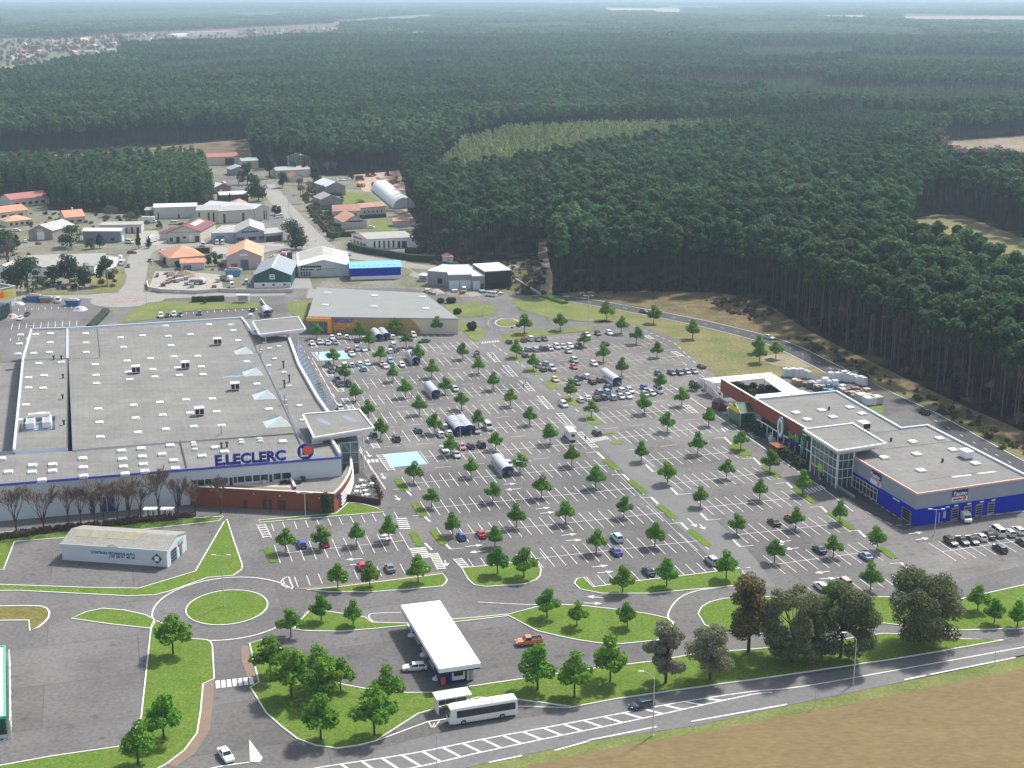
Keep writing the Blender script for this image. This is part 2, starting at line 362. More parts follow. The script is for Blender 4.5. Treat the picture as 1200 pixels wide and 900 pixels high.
sheet('verge',[(500,925),(560,895),(690,869),(815,848),(930,825),(1080,795),(1205,768),(1400,722),(1400,742),(1210,781),(1080,808),(960,832),(830,856),(700,880),(600,902),(560,935)],LAWN2)
sheet('field',[(1050,318),(1075,255),(1100,251),(1130,253),(1215,285),(1340,320),(1340,452),(1215,402),(1130,356)],mat('far_stubble',(.22,.18,.1),.95,var=.15,col2=(.17,.17,.08),scale=.03,spec=.05))
sheet('scrubland',[(1085,205),(1110,165),(1210,158),(1330,165),(1330,225),(1150,220)],mat('brown_scrub',(.15,.11,.075),.95,var=.25,col2=(.3,.26,.2),scale=.02,scale2=.3,spec=.05))
for nm,p,c in (('field',[(72,45),(140,40),(205,38),(208,45),(130,51),(80,52)],(.34,.33,.17)),('field',[(700,9),(795,10),(803,16),(710,16)],(.5,.44,.3)),
     ('field',[(955,18),(1015,18),(1012,25),(960,24)],(.5,.38,.3)),('field',[(1050,19),(1215,19),(1215,25),(1060,25)],(.48,.38,.32)),
     ('field',[(1100,35),(1180,38),(1185,46),(1110,42)],(.2,.22,.13)),('field',[(395,24),(500,17),(520,19),(420,30),(385,31)],(.3,.25,.18)),
     ('field',[(470,38),(505,37),(508,46),(480,46)],(.4,.34,.24)),('field',[(-120,82),(0,76),(48,70),(52,82),(0,90),(-120,95)],(.3,.28,.15)),
     ('field',[(-150,48),(70,45),(135,52),(140,66),(48,74),(0,78),(-150,84)],(.2,.17,.13)),('field',[(130,40),(400,27),(404,43),(300,54),(200,58),(150,62)],(.2,.165,.12)),
     ('field',[(1140,11),(1215,12),(1215,13.5),(1140,12.5)],(.8,.8,.78)),('field',[(1010,8),(1160,10),(1215,13),(1050,14)],(.2,.22,.16))):
    c=tuple(q*.62 for q in c); sheet(nm,p,mat('far_field_%.2f_%.2f'%(c[0],c[2]),c,.95,var=.12,scale=.01,spec=.05))
# ------------------------------------------------------------------ roads
def road(name,pts,w,m,sm=6):
    P=smooth(xy(pts),sm,False) if sm else xy(pts)
    o=MB(); ribbon(o,P,w,nz()); return tag(o.build(name,m),kind='structure')
road('village_street',[(312,216),(324,232),(340,251),(356,268),(372,284),(380,292),(365,300),(335,306)],11,ROADP)
road('village_street',[(-60,348),(60,347),(120,347),(150,350),(210,346),(300,344),(370,342)],11,ROADP)
road('village_street',[(152,348),(157,328),(161,310),(167,296),(190,289),(250,287),(330,291),(372,290)],10,ROADP)
road('village_street',[(370,289),(400,297),(440,305),(500,313),(560,313),(640,313)],10,ROADP,)
road('village_street',[(390,296),(352,300),(346,318),(349,335),(352,350)],12,ROADP)
road('village_street',[(560,347),(520,332),(476,318),(468,304)],6,ROADP)
road('road',[(150,350),(140,368),(128,382),(118,400)],9,ASPH2)
road('road',[(350,338),(346,352),(352,372),(364,395)],9,ASPH2)
road('forest_track',[(641,352),(640,340),(641,325),(637,305),(634,280)],5,mat('track_sand',(.3,.24,.18),.95,var=.15,scale=.3))
b=MB(); _c=G(150,351); zz=nz(); b.poly([(_c.x+15*math.cos(t*math.pi/16),_c.y+15*math.sin(t*math.pi/16),zz) for t in range(32)]); tag(b.build('roundabout_road',ROADP),kind='structure')
b=MB(); zz=nz(); b.poly([(_c.x+7*math.cos(t*math.pi/16),_c.y+7*math.sin(t*math.pi/16),zz) for t in range(32)]); tag(b.build('roundabout_paving',mat('pink_paving',(.27,.215,.195),.9,var=.35,scale=.4)),kind='structure')
EAST=[(622,349),(650,349.5),(675,351.5),(750,364.5),(825,379.5),(895,397),(925,408),(958,424),(1020,456),(1080,484.5),(1140,518),(1200,551),(1330,622)]
EP=smooth(xy(EAST),8,False)
b=MB(); ribbon(b,EP,9.5,nz()); tag(b.build('main_road',ASPHD),kind='structure')
def offs(P,d):
    out=[]
    for i,p in enumerate(P):
        a=P[max(i-1,0)]; c=P[min(i+1,len(P)-1)]; t=(c-a).normalized(); out.append(Vector((p.x-t.y*d,p.y+t.x*d)))
    return out
b=MB(); zz=nz()
for d in (-4.3,4.3): ribbon(b,offs(EP,d),.35,zz)
acc=0
for i in range(len(EP)-1):
    if (i//1)%2==0: 
        q=[EP[i],EP[i].lerp(EP[i+1],.45)]; ribbon(b,q,.25,zz)
tag(b.build('road_markings',mat('worn_paint',(.5,.5,.48),.8,var=.2,scale=.6)),kind='structure')
# north roundabout ring and its arms
b=MB(); c=G(594,378.5); zz=nz(); b.poly([(c.x+21*math.cos(t*math.pi/20),c.y+21*math.sin(t*math.pi/20),zz) for t in range(40)]); tag(b.build('roundabout_road',ASPH2),kind='structure')
road('road',[(590,372),(592,362),(588,352),(580,345)],10,ASPH2)
road('road',[(602,376),(640,381),(690,381),(735,383),(790,401)],9,ASPH2)
road('road',[(586,380),(570,392),(578,405)],11,ASPH2)
road('road',[(590,382),(560,376),(535,374)],8,ASPH2)
# ------------------------------------------------------------------ main aisle across the car park: paler strip
road('road',[(576,402),(610,425),(660,462),(705,505),(760,560),(800,598),(850,645),(882,690)],10,mat('asphalt_aisle',(.15,.148,.146),.9,var=.1,scale=.1,scale2=1.),sm=4)
# bottom main road
BR_U=[(330,905),(400,893),(480,868),(560,850),(640,838),(720,822.5),(800,811),(900,798),(1000,784),(1100,767),(1200,753),(1330,735)]
BR_L=[(420,930),(520,906),(600,888.5),(690,868.5),(815,851),(930,825.5),(1060,799),(1200,767.5),(1330,742)]
sheet('main_road',BR_U+list(reversed(BR_L)),mat('asphalt_main',(.15,.148,.148),.9,var=.12,scale=.08,scale2=1.))
# white kerbed lawns ------------------------------------------------
KB=MB(); _lz=[.13]
def lawn(pts,m=LAWN,sm=0,kerb=True,kw=.24,world=False):
    P=pts if world else xy(pts)
    P=[Vector((p[0],p[1])) for p in P]
    if sm: P=smooth(P,sm)
    _lz[0]+=.0006; z=_lz[0]
    o=MB(); o.poly([(p.x,p.y,z) for p in P]); ob=o.build('lawn',m)
    if ob.data.polygons[0].normal.z<0: ob.data.flip_normals()
    tag(ob,kind='structure')
    if kerb: ribbon(KB,P,kw,.2,0,.0,True)
    return ob
def ell(cx,cy,rx,ry=None,n=40,a0=0,a1=2*math.pi):
    c=G(cx,cy); rr=(G(cx+rx,cy)-c).length; ry_=rr if ry is None else abs(G(cx,cy-ry).y-G(cx,cy+ry).y)/2
    return [(c.x+rr*math.cos(a0+(a1-a0)*t/n),c.y+ry_*math.sin(a0+(a1-a0)*t/n)) for t in range(n)]
lawn([(-60,630),(40,621),(140,613),(262,605.5),(256,611),(185,619),(72,631),(17,635),(4,668),(-60,672)])
lawn([(-60,684),(0,685.6),(100,689),(163,690),(229,670),(262,613),(266,609),(275,637),(284,663),(283,668),(273,675),(243,677.5),(199,693.4),(180,698),(150,699),(23,692.6),(-60,693)])
lawn(ell(266,712,47,20.5),world=True)
lawn(smooth([(84,725.5),(100,718),(120,713.6),(145,715.5),(170,721),(181,726.6),(176,737),(130,732)],1))
lawn([(177,737),(165.5,841),(150,874),(60,887),(0,898),(-60,906),(-60,960),(110,960),(165,912),(195,896),(216,880),(231,859.5),(235,835),(238,802),(251,796),(249,758),(247,753),(242.6,750.5),(224,749),(184,728)])
lawn([(-40,711.5),(30,710.5),(48,711),(55,713.5),(58,718),(57,724),(52,730),(44,736),(35,740),(34,727.5),(-40,728)],mat('brownish_grass',(.125,.115,.035),.95,var=.25,col2=(.19,.165,.06),scale=.4,scale2=2,spec=.05),kw=.3)
lawn([(292.5,754.5),(306,750.5),(340,765),(370,793),(403,803),(430,808),(477,812.5),(512,812),(511,831),(490,837),(465,853),(440,869),(420,874),(395,877.5),(370,874),(348,866),(330,852),(312,836),(293.5,806),(303.5,800),(298,778)])
lawn([(344,738),(357,722),(365,714.5),(390,718),(428,724),(436,730),(478,731),(520,727),(560,724),(594,720.5),(594,722.5),(520,731),(478,733.5),(442,737),(399,740.5),(360,740)])
lawn([(359,692),(396,688.5),(440,683),(480,678),(519,673),(524,680),(522,684),(517,687.6),(480,691),(439,694),(385,694)])
lawn([(541,666),(560,664.5),(629,657),(634,668),(633,675),(628,680),(615,685),(570,688),(556,686),(549,680)])
lawn([(594,721),(630,711.5),(655,709),(685,710.5),(725,715),(760,720),(782,725),(789,731),(785,742),(770,751),(730,755),(704,754.5),(680,751),(655,746),(630,740)])
lawn([(673,684),(676,679),(684,677),(695,688.6),(750,681),(810,674),(867,666.5),(872,673),(871,681),(860,687),(830,690),(805,692),(762,696),(705,696),(680,691)])
lawn([(512,811),(572,802),(640,792),(695,784),(770,775),(820,766),(870,762.5),(915,758.5),(980,751),(1035,743),(1062,744),(1130,749.5),(1177,750.5),(1100,764),(1040,774),(900,794.5),(780,811),(720,820),(672,829),(605,820),(560,818),(512,830)])
lawn([(818,720),(822,712),(832,706),(848,702),(900,700),(960,701),(1040,700),(1090,708),(1128,702),(1205,685),(1330,660),(1330,733),(1200,737),(1130,739),(1090,738),(1037,731),(980,736),(915,744),(850,742),(826,733)])
lawn([(303,613),(304,610),(310,609.5),(394,602),(408,589.6),(420,590),(440,595),(450,600.5)])
lawn([(838,440),(842,438.5),(846,439),(840,442)],kerb=False)
for a,c in (((465,561),(475,576)),((485,589),(497,606)),((483,624),(494,641)),((507,621),(521,639)),((313,642),(322,660)),((708,538),(725,552)),((738,563),(757,579)),((772,592),(792,609)),((808,621),(831,641)),((858,521),(876,535)),((894,547),(914,560)),((929,572),(955,590)),((971,600),(999,621)),((1031,642),(1049,655)),
            ((600,415),(611,424)),((618,431),(631,440)),((640,447),(653,457)),((662,465),(676,476)),((686,486),(701,498)),((709,507),(717,511)),((719,516.5),(728,521))):
    p,q=G(*a),G(*c); d=(q-p).normalized(); n=Vector((-d.y,d.x,0))
    hw=1.0 if c[0]-a[0]<30 and a[1]>510 and a[0]<1100 and a[1]>522 else 2.0
    pts=[]
    for k in range(7): pts.append(q-d*hw+ (d*math.cos(-math.pi/2+k*math.pi/6)-n*0)*hw + n*hw*math.sin(-math.pi/2+k*math.pi/6))
    for k in range(7): pts.append(p+d*hw- d*math.cos(-math.pi/2+k*math.pi/6)*hw - n*hw*math.sin(-math.pi/2+k*math.pi/6))
    lawn(pts,LAWN2 if a[1]<522 and a[0]<730 else LAWN,kerb=False,world=True)
# north lawns (older grass, low dull kerbs)
for p in ([(522,357),(560,354),(578,358.5),(584,364),(572,370),(545,372),(523,371)],[(537,377),(553,380),(567,387),(569,392),(561,400),(555,400),(545,391),(538,384)],
          [(600,354),(622,350),(648,350),(690,359),(722,367),(716,375),(690,377.5),(645,373),(612,364)],[(586,398),(588,394),(600,390),(624,387),(660,385.5),(698,382.5),(692,387.5),(640,393),(602,399),(590,401)],
          [(140,379),(160,360),(176,354.5),(192,353.5),(307,354.5),(302,361),(217,365),(182,374)],[(334,355),(365,352),(362,377),(352,378),(340,366)],[(-40,418),(0,416),(5,440),(2,452),(-40,470)]):
    lawn(p,LAWN2,kw=.3,kerb=False)
lawn(ell(594,378.5,13.5,5),LAWN2,world=True,kw=.3)
# garden plots of the village
for p,c in (([(222,304),(240,297),(222,315),(213,318)],0),([(360,232),(392,236),(405,243),(430,247),(412,252),(380,250)],1),([(430,262),(452,258),(460,270),(440,275)],0),([(100,268),(150,266),(170,270),(120,276)],1),([(405,226),(430,228),(446,240),(420,246),(404,238)],0),([(110,316),(146,318),(142,338),(110,342)],1),([(30,344),(130,341),(105,345),(30,346)],1),([(414,305),(470,313),(480,322),(412,330),(404,316)],1),([(390,262),(402,270),(395,282),(384,272)],0)):
    lawn(p,(LAWN2,DRYG)[c],sm=3,kerb=False)
tag(KB.build('kerbs',KERB),kind='structure')
# roundabout outer ring, brown paths, zebra, arrows, hatches --------------------------------
MK=MB(); ZA=.112; ZB=.116; ZC=.120
def line(a,c,w=.16,z=ZA,bld=None): ribbon(bld or MK,[G(*a),G(*c)],w,z)
P=ell(266,712,85,37,60); ribbon(MK,P[6:58],.3,ZA)
_re=ell(594,378.5,22,9,40)
for _k in range(0,40,2): ribbon(MK,_re[_k:_k+2],.16,ZA)
P=smooth(xy([(872,680),(850,688),(820,692),(798,700),(786,713),(783,724),(790,730)]),5,False); ribbon(MK,P,.3,ZA)
def zebra(a,c,n,length,w=.55,z=ZC,bld=None,dirpx=None):
    A,C=G(*a),G(*c); d=(C-A).normalized(); nn=Vector((-d.y,d.x,0)) if dirpx is None else (G(a[0]+dirpx[0],a[1]+dirpx[1])-A).normalized()
    for k in range(n):
        p=A.lerp(C,(k+.5)/n); ribbon(bld or MK,[p-nn*length/2,p+nn*length/2],w,z)
zebra((252,803),(298,798),7,3.0,.75)
zebra((489,642),(495,655),6,3.8,.55,dirpx=(10,-1)); zebra((470,607),(475,621),6,2.6,.5,dirpx=(10,-.5)); zebra((564,402),(585,400),7,2.6,.36,dirpx=(2,-6))
zebra((690,517),(712,513),7,3,.38,dirpx=(4,4)); zebra((846,505),(866,497),6,3,.42,dirpx=(4,3)); zebra((944,577),(966,571),6,3,.45,dirpx=(5,4)); zebra((430,541),(444,540),3,2.5,.7,dirpx=(3,5))
# hatched boxes (zig-zag bands) : long ladder strips
def ladder(a,c,width,n,m=None,w=.32,z=ZC,rails=True,dirpx=(7,0)):
    A,C=G(*a),G(*c); d=(C-A).normalized(); e=(G(a[0]+dirpx[0],a[1]+dirpx[1])-A).normalized()*width
    if rails:
        ribbon(MK,[A,C],.2,ZA); ribbon(MK,[A+e,C+e],.2,ZA)
    for k in range(n):
        p=A.lerp(C,(k+.5)/n); ribbon(MK,[p,p+e],w,z)
for a,c,n in (((571,413),(581,425),6),((589,428),(601,442),7),((609,446),(621,459),6),((629,464),(643,480),8),((652,484),(668,502),8),((674,506),(694,525),8)): ladder(a,c,1.7,n)
for a,c,n in (((361,399),(366,408),5),((365,413),(373,423),7),((376,430),(385,442),8),((387,448),(397,460),8),((400,467),(410,481),9),((430,513),(438,526),8),((441,533),(455,552),9),((503,649),(513,668),10),((531,655),(541,666),5),((301,615),(309,631),6),((754,393),(762,398),4),((786,412),(796,418),4),((798,436),(806,441),4),((800,475),(812,485),4),((876,507),(883,514),3),((920,537),(926,543),3)): ladder(a,c,1.8,n,w=.4,z=ZC,dirpx=(7,-.5))
def arrow(a,c,w=.28):   # straight arrow on the tarmac from a to c
    A,C=G(*a),G(*c); d=(C-A).normalized(); n=Vector((-d.y,d.x,0)); L=(C-A).length
    ribbon(MK,[A,C-d*1.2],w,ZC); MK.poly([(*(C).xy,ZC),(*(C-d*1.6+n*.8).xy,ZC),(*(C-d*1.6-n*.8).xy,ZC)])
for a,c in (((460,627),(445,628)),((445,632),(461,631)),((425,655),(405,656.5)),((410,662.5),(428,661)),((590,568),(605,567)),((610,573),(592,574.5)),((545,641),(566,639)),((570,646),(550,648)),((628,597),(645,595)),((633,602),(650,600.5)),((658,628),(676,626)),((663,634),(682,633)),((694,665),(713,663)),((700,672),(719,670)),
            ((708,701),(687,699.5)),((684,707),(706,708)),((927,634),(910,636)),((936,642.5),(919,644)),((972,670),(955,672)),((960,679),(980,678)),((448,577),(457,590)) if 0 else ((463,581),(468,587)),((447,555),(451,562)),((429,529),(434,536)),((521,657),(524,664)),((806,608),(816,618)),((820,615),(826,621)),((1065,626),(1081,624)),((1073,633),(1089,631)),((905,640),(919,638))): arrow(a,c)
# lane lines of the road on the garden centre side and beside the big store
def dashed(pts,n,duty=.5,w=.2,z=ZA):
    P=xy(pts)
    for a,c in zip(P[:-1],P[1:]):
        for k in range(n): ribbon(MK,[a.lerp(c,k/n),a.lerp(c,(k+duty)/n)],w,z)
dashed([(800,425),(900,495),(1000,572),(1060,612)],9); line((792,455),(858,500),.25); line((858,500),(965,573),.25); line((965,573),(1000,600),.25)
dashed([(578,404),(640,449),(705,507),(720,520)],9,.55); dashed([(352,405),(390,462),(440,560)],8,.4); line((366,420),(425,530),.18); line((420,526),(452,574),.25)
dashed([(742,382),(790,402),(830,440)],7,.5); dashed([(1050,616),(1110,612),(1205,598)],5,.6); line((1066,614),(1205,599),.22); line((690,522),(860,690),.09); 
dashed([(1015,600),(1050,618)],3,.6)
# forecourt lines
P=smooth(xy([(400,716),(440,712),(480,711.5),(520,711),(555,711)]),4,False); 
line((442,719),(474,718),.22); P=smooth(xy([(432,724),(434,720),(442,719)]),4,False); ribbon(MK,P,.22,ZA); P=smooth(xy([(432,724),(440,730),(455,731)]),4,False); ribbon(MK,P,.22,ZA)
P=smooth(xy([(560,706),(620,709),(655,709.5)]),4,False); ribbon(MK,P,.22,ZA); P=smooth(xy([(338,676.5),(340.5,683),(343,689),(335,688.3),(329.5,684.5),(331,679.5)]),3,True); ribbon(MK,P,.28,ZA,closed=True)
# bay of the bus stop
line((440,869),(502,846),.28); line((502,846),(523,843),.28); line((605,828),(670,830),.28)
for a,c in (((502,846),(506,853)),((509,848),(507,853)),((515,845),(509,853))): line(a,c,.2,ZB)
# main road centre hatch
UL=[(335,908),(380,899),(480,884),(560,868),(640,853),(720,838),(800,823),(880,811),(940,805),(1060,784),(1210,757),(1330,735)]
LL=[(420,913),(500,897),(560,883),(640,866),(720,849.5),(800,832),(880,814.5),(905,812)]
ribbon(MK,smooth(xy(UL),3,False),.3,ZA); ribbon(MK,smooth(xy(LL),3,False),.3,ZA)
for k in range(22):
    t=k/22; x=400+520*t
    def yat(C,x):
        for (x0,y0),(x1,y1) in zip(C[:-1],C[1:]):
            if x0<=x<=x1: return y0+(y1-y0)*(x-x0)/(x1-x0)
        return C[-1][1]
    if x>872: continue
    y=yat(UL,x); y2=yat(LL,x+22)
    if y2-y<2: continue
    line((x,y),(x+22,y2),.5,ZB)

for a,c in (((573,894),(612,886)),((650,880),(690,869)),((690,868),(770,852)),((810,846),(922,826)),((1085,792),(1060,797)),((1090,791),(1190,771))): line(a,c,.35,ZB)
MK.poly([(*G(292,867).xy,ZB),(*G(308,889).xy,ZB),(*G(304,894).xy,ZB),(*G(293,893).xy,ZB)])
P=smooth(xy([(225,906),(262,898),(292,894)]),3,False); ribbon(MK,P,.3,ZA)
# parking rows: (left end, right end, front half-length, rear half-length)
SV=Vector((math.cos(math.radians(-73.8)),math.sin(math.radians(-73.8)),0))      # direction of the stall lines
YK=MB()
def row(a,c,front=5.5,back=5.5,step=2.5,ctr=True,bld=None,gap=()):
    A,C=G(*a),G(*c); L=(C-A).length; n=max(1,int(L/step)); o=bld or MK
    if ctr: ribbon(MK,[A,C],.16,ZB)
    for k in range(n+1):
        p=A.lerp(C,k/n)
        q0=p+SV*front; q1=p-SV*back
        ribbon(o,[q1,q0],.155,ZA)
ROWS={'A1':((380,402),(530,389.5)),'A2':((412,414.5),(556,404)),'A3':((385,434),(575,419.5)),'A4':((400,452.5),(592,437)),'A5':((418,471),(612,455)),'A6':((430,492),(636,474)),'A7':((455,513.5),(658,495)),'A8':((497,536),(690,519)),
'Aa':((476,567.5),(714,545.5)),'Ab':((498,596.5),(746,572)),'Ac':((518,628.5),(779,601)),'Ad':((628,655),(819,634)),'Ag':((325,649.5),(474,634)),
'B2':((606,417.5),(775,401.5)),'B3':((627,434),(800,417)),'B4':((650,450),(818,434)),'B5':((672,467),(792,456)),'B6':((694,491.5),(808,478)),'B7':((722,514),(834,500.5)),'B8':((758,540),(866,529)),'B9':((790,567),(902,554)),'B10':((826,595),(938,583)),'B11':((865,627),(983,614)),'B12':((907,662),(1032,645)),'C1':((1104,647),(1230,629))}
for k,(a,c) in ROWS.items():
    row(a,c,bld=YK if k in('B2','B3','B4') else None, front=5.5, back=5.5)
row((608,401),(722,386.5),3.5,0,ctr=False,bld=YK)
row((318,614),(462,600.5),5,0,ctr=False); row((335,690),(502,669),0,5.5,ctr=False); row((697,688),(866,666.5),0,5.5,ctr=False); row((960,700),(1085,682),0,5.5,ctr=False); row((555,664.5),(640,656),0,4.5,ctr=False)
row((218,366),(300,361.5),3.5,0,ctr=False); row((22,362),(84,359),4,0,ctr=False); row((14,383),(90,379),5,5,ctr=True); row((12,400),(60,397),0,5,ctr=False)
# dashes in the driving lanes
for a,c in (((372,407),(540,394)),((400,424),(565,411)),((400,442),(588,428)),((412,461),(602,446)),((428,480),(625,465)),((445,502),(645,484)),((450,524),(670,507)),((470,552),(700,532)),
            ((606,408),(770,393)),((627,426),(800,409)),((648,443),(815,426)),((668,459),(800,446)),((694,480),(800,467)),((708,503),(830,490)),((735,528),(850,515))):
    A,C=G(*a),G(*c); n=int((C-A).length/8)
    for k in range(n): ribbon(MK,[A.lerp(C,k/n),A.lerp(C,(k+.5)/n)],.14,ZB)
# white L corners at the ends of rows
for x,y,dx in ((478,577,-1),(500,608,-1),(502,641,-1),(524,640,1),(704,534,-1),(734,560,-1),(767,587,-1),(802,617,-1),(761,549,1),(790,576,1),(825,606,1),(863,637,1),(853,517,-1),(887,541,-1),(926,570,-1),(966,598,-1),(1010,626,-1),(1060,664,-1)):
    line((x-4,y-4),(x+4,y+4),.5,ZC); line((x+4 if dx>0 else x-4,y+4 if dx>0 else y-4),(x+20 if dx>0 else x-17,y+2.5 if dx>0 else y-3),.2,ZB)
tag(MK.build('parking_markings',WHITEP),kind='structure'); tag(YK.build('parking_markings',YELLP),kind='structure')
sheet('blue_parking_bays',[(380,413),(410,410.5),(411,421.5),(384,422.5),(374,416)] if 0 else [(369,413),(404,411),(411,420.5),(375,423)],BLUEP,z=.092)
sheet('blue_parking_bays',[(450,532.5),(489,529),(501,544),(457,548)],BLUEP,z=.092)
for p in ([(341,690),(390,686),(440,680),(519,669.5),(519,672.5),(440,682.5),(396,688),(359,691.5)],[(355,720),(362,713),(366,714),(357,722)],[(291,757),(283,757),(283,775),(290,795),(303,800),(298,778)],[(251,796),(238,802),(235,835),(231,859.5),(216,880),(195,896),(204,900),(228,884),(246,856),(250,820)]):
    sheet('brown_path',p,BROWNP,z=.090)
sheet('terrace_paving',[(400,575),(418,552),(424,552),(446,578),(444,592),(430,591),(412,586)],mat('dark_paving',(.07,.068,.068),.9,var=.2,scale=.6),z=.088)
sheet('forecourt_paving',[(838,470),(866,470),(1000,562),(1072,618),(1060,622),(1000,592),(962,572),(862,500)],mat('shaded_pavement',(.062,.058,.058),.9,var=.2,scale=.4),z=.086)  # forecourt paving, its dark colour carries the shade along the facade
sheet('back_yard',[(915,440),(1000,436),(1056,468),(1062,480),(1040,488),(985,462)],mat('yard_tarmac',(.1,.095,.09),.9,var=.3,scale=.3),z=.085)
sheet('driveway',[(1030,486),(1060,470),(1082,487),(1110,505),(1060,503)],ASPH,z=.084)

print('ZTOP',_z[0])
# ================================================================== BUILDINGS
def up(px,py,h): return G(px,py,h)
def pxy(pts,h): return [G(p[0],p[1],h) for p in pts]
def panel(root,name,P,u,n,s0,s1,z0,z1,m,t=.06,lab=None,parent=None):
    """thin raised panel on a wall: along u from P, outward normal n"""
    b=MB(); a=P+u*s0; c=P+u*s1
    q=[a,c,c+n*t,a+n*t]
    b.hexa([(p.x,p.y,z0) for p in q]+[(p.x,p.y,z1) for p in q])
    o=b.build(name,m,parent or root,recalc=True)
    if lab: o['label']=lab
    return o
def slab(b,pts,h0,h1,m=0,ms=None): b.prism([(p.x,p.y) for p in pts],h0,h1,m,ms)
def parapet(b,pts,z0,z1,w=.5,m=0,closed=True): 
    n=len(pts)
    for i in range(n if closed else n-1):
        p,q=pts[i],pts[(i+1)%n]; d=(q-p).normalized(); nn=Vector((-d.y,d.x,0))*w/2; e=d*(w/2-.004*(i%3))
        b.hexa([((p-e+nn*-1).x,(p-e-nn).y,z0),((q+e-nn).x,(q+e-nn).y,z0),((q+e+nn).x,(q+e+nn).y,z0),((p-e+nn).x,(p-e+nn).y,z0)]+
               [((p-e+nn*-1).x,(p-e-nn).y,z1+.003*(i%3)),((q+e-nn).x,(q+e-nn).y,z1+.003*(i%3)),((q+e+nn).x,(q+e+nn).y,z1+.003*(i%3)),((p-e+nn).x,(p-e+nn).y,z1+.003*(i%3))],m)
# ---------------------------------------------------------------- the big store
base=G(200,560)
st=thing('hypermarket','huge grey flat-roofed hypermarket with rows of white skylights and blue roof lettering','hypermarket',(base.x,base.y,0))
HR=9.4
hall=pxy([(79,388),(116,384.5),(283,374),(352,518),(345,507.5),(85,528),(79,525)],HR); hall=[hall[0],hall[1],hall[2],up(349,507,HR),hall[5]]
ang_u=(up(345,507,HR)-up(85,528,HR)).normalized(); ang_v=Vector((-ang_u.y,ang_u.x,0))
W=MB(); Rf=MB()
def volume(pts,h,par=.45,parm=1):
    W.prism([(p.x,p.y) for p in pts],0,h-.15,0)
    Rf.prism([(p.x,p.y) for p in pts],h-.15,h,0,1)
volume(hall,HR)
volume(pxy([(37,386.5),(79,385.6),(79,419.5),(27,421.5)],HR-.02),HR-.02)
volume(pxy([(27.5,422.5),(78.6,420.5),(78.6,524),(17,528.5)],HR-.06),HR-.06)
gal=pxy([(283.6,374),(300,373),(306,392),(338,395),(350,428),(372,467),(390,492),(402,516),(360,521)],HR-1.2); volume(gal,HR-1.2)
fr=[up(-60,537,HR-.25),up(85,528.6,HR-.25),up(345,508,HR-.25),up(360,521.5,HR-.25),up(398,517,HR-.25),up(400,536,HR-.25),up(-60,573,HR-.25)]; volume(fr,HR-.25)
low=pxy([(-60,430),(26,424),(15,528),(-60,535)],HR-4.5); volume(low,HR-4.5)
wall=W.build('wall',WHITEB,st); roof=Rf.build('roof',[ROOFG,WHITEB],st)
b=MB()
for pts,h in ((pxy([(37,386.5),(79,385.4),(116,383.8),(283,373.2)],HR),HR),(pxy([(27,421.7),(37,386.5)],HR),HR),(pxy([(79,420),(79,385.4)],HR),HR-.3),(pxy([(16.5,528.5),(27,422.5)],HR-.06),HR-.06),(pxy([(283,373),(297,391),(306,391.5)],HR),HR)):
    parapet(b,pts,h-.3,h+.55,.6,0,False)
b.build('parapet',mat('bluish_parapet',(.5,.56,.63),.5,var=.05),st)
b=MB(); parapet(b,pxy([(338,396),(350,429),(372,468),(389,492)],HR-1.2),HR-1.4,HR-.2,.7,0,False); b.build('white_parapet',WHITE,st); b=MB(); parapet(b,pxy([(387,516),(398.5,535)],HR-.3),HR-.5,HR+.9,.6,0,False)
b.build('white_parapet',WHITE,st)
b=MB(); ribbon(b,[up(-60,573,HR-.25),up(400,536,HR-.25)],.35,HR+.02,0,HR-.55); b.build('roof_edge_trim',mat('violet_trim',(.1,.1,.42),.5,var=.05),st)
b=MB(); z=HR+.03
for p in ([(79,525),(79.5,388)],[(85,528),(110,525.5),(345,507.5)],[(80,419.8),(116.5,420)],[(114,385),(117,419)],[(283.5,375),(318,446),(352,520)],[(211,516),(219,549)],[(27,421.5),(79,420)]):
    ribbon(b,pxy(p,HR),.3 if p[0][0]!=211 else .3,z)
    z+=.004
b.build('roof_joint',JOINT,st)
# stains along the roof sheets
b=MB(); Q=random.Random(3)
# skylights
def zm(l,ox,oy,k=5.0): return [(ox+x/k,oy+y/k) for x,y in l]
SK=zm([(120,260),(208,257),(295,253),(113,313),(293,306),(104,372),(197,368),(289,362),(501,253),(504,307),(505,362),(706,277),(835,265),(986,268),(1115,257),(722,332),(1002,323),(970,208),(744,413),(882,399),(1020,389),(1158,385),(557,434),(562,497),(565,544),(752,478),(760,522),(895,463),(906,506),(1040,453),(1050,497),(1180,447),(1190,492),(575,694),(582,772),(587,857),(782,672),(794,747),(807,831),(936,655),(953,730),(971,812),(1090,640),(1113,718),(1135,797),(227,427),(257,498),(252,572),(166,511),(166,570),(151,670),(122,758),(358,420),(242,720)],0,340)
SK+=zm([(225,100),(352,102),(367,134),(395,193),(244,535),(270,610),(298,692),(446,318),(505,448),(575,595)],200,360)
SK+=zm([(485,282),(487,335),(490,385),(712,238),(718,286),(723,331),(732,372),(826,224),(834,271),(840,316),(848,357),(997,206),(949,257),(1017,294),(1027,340),(190,322),(187,362),(308,317),(307,355),(48,361),(245,408),(8,283)],0,480)
SK+=zm([(133,190),(136,205),(142,229),(262,218),(185,268),(412,175),(416,190),(522,166),(527,182),(658,183),(315,243)],200,480)
rz=math.atan2(ang_u.y,ang_u.x)
protos={}
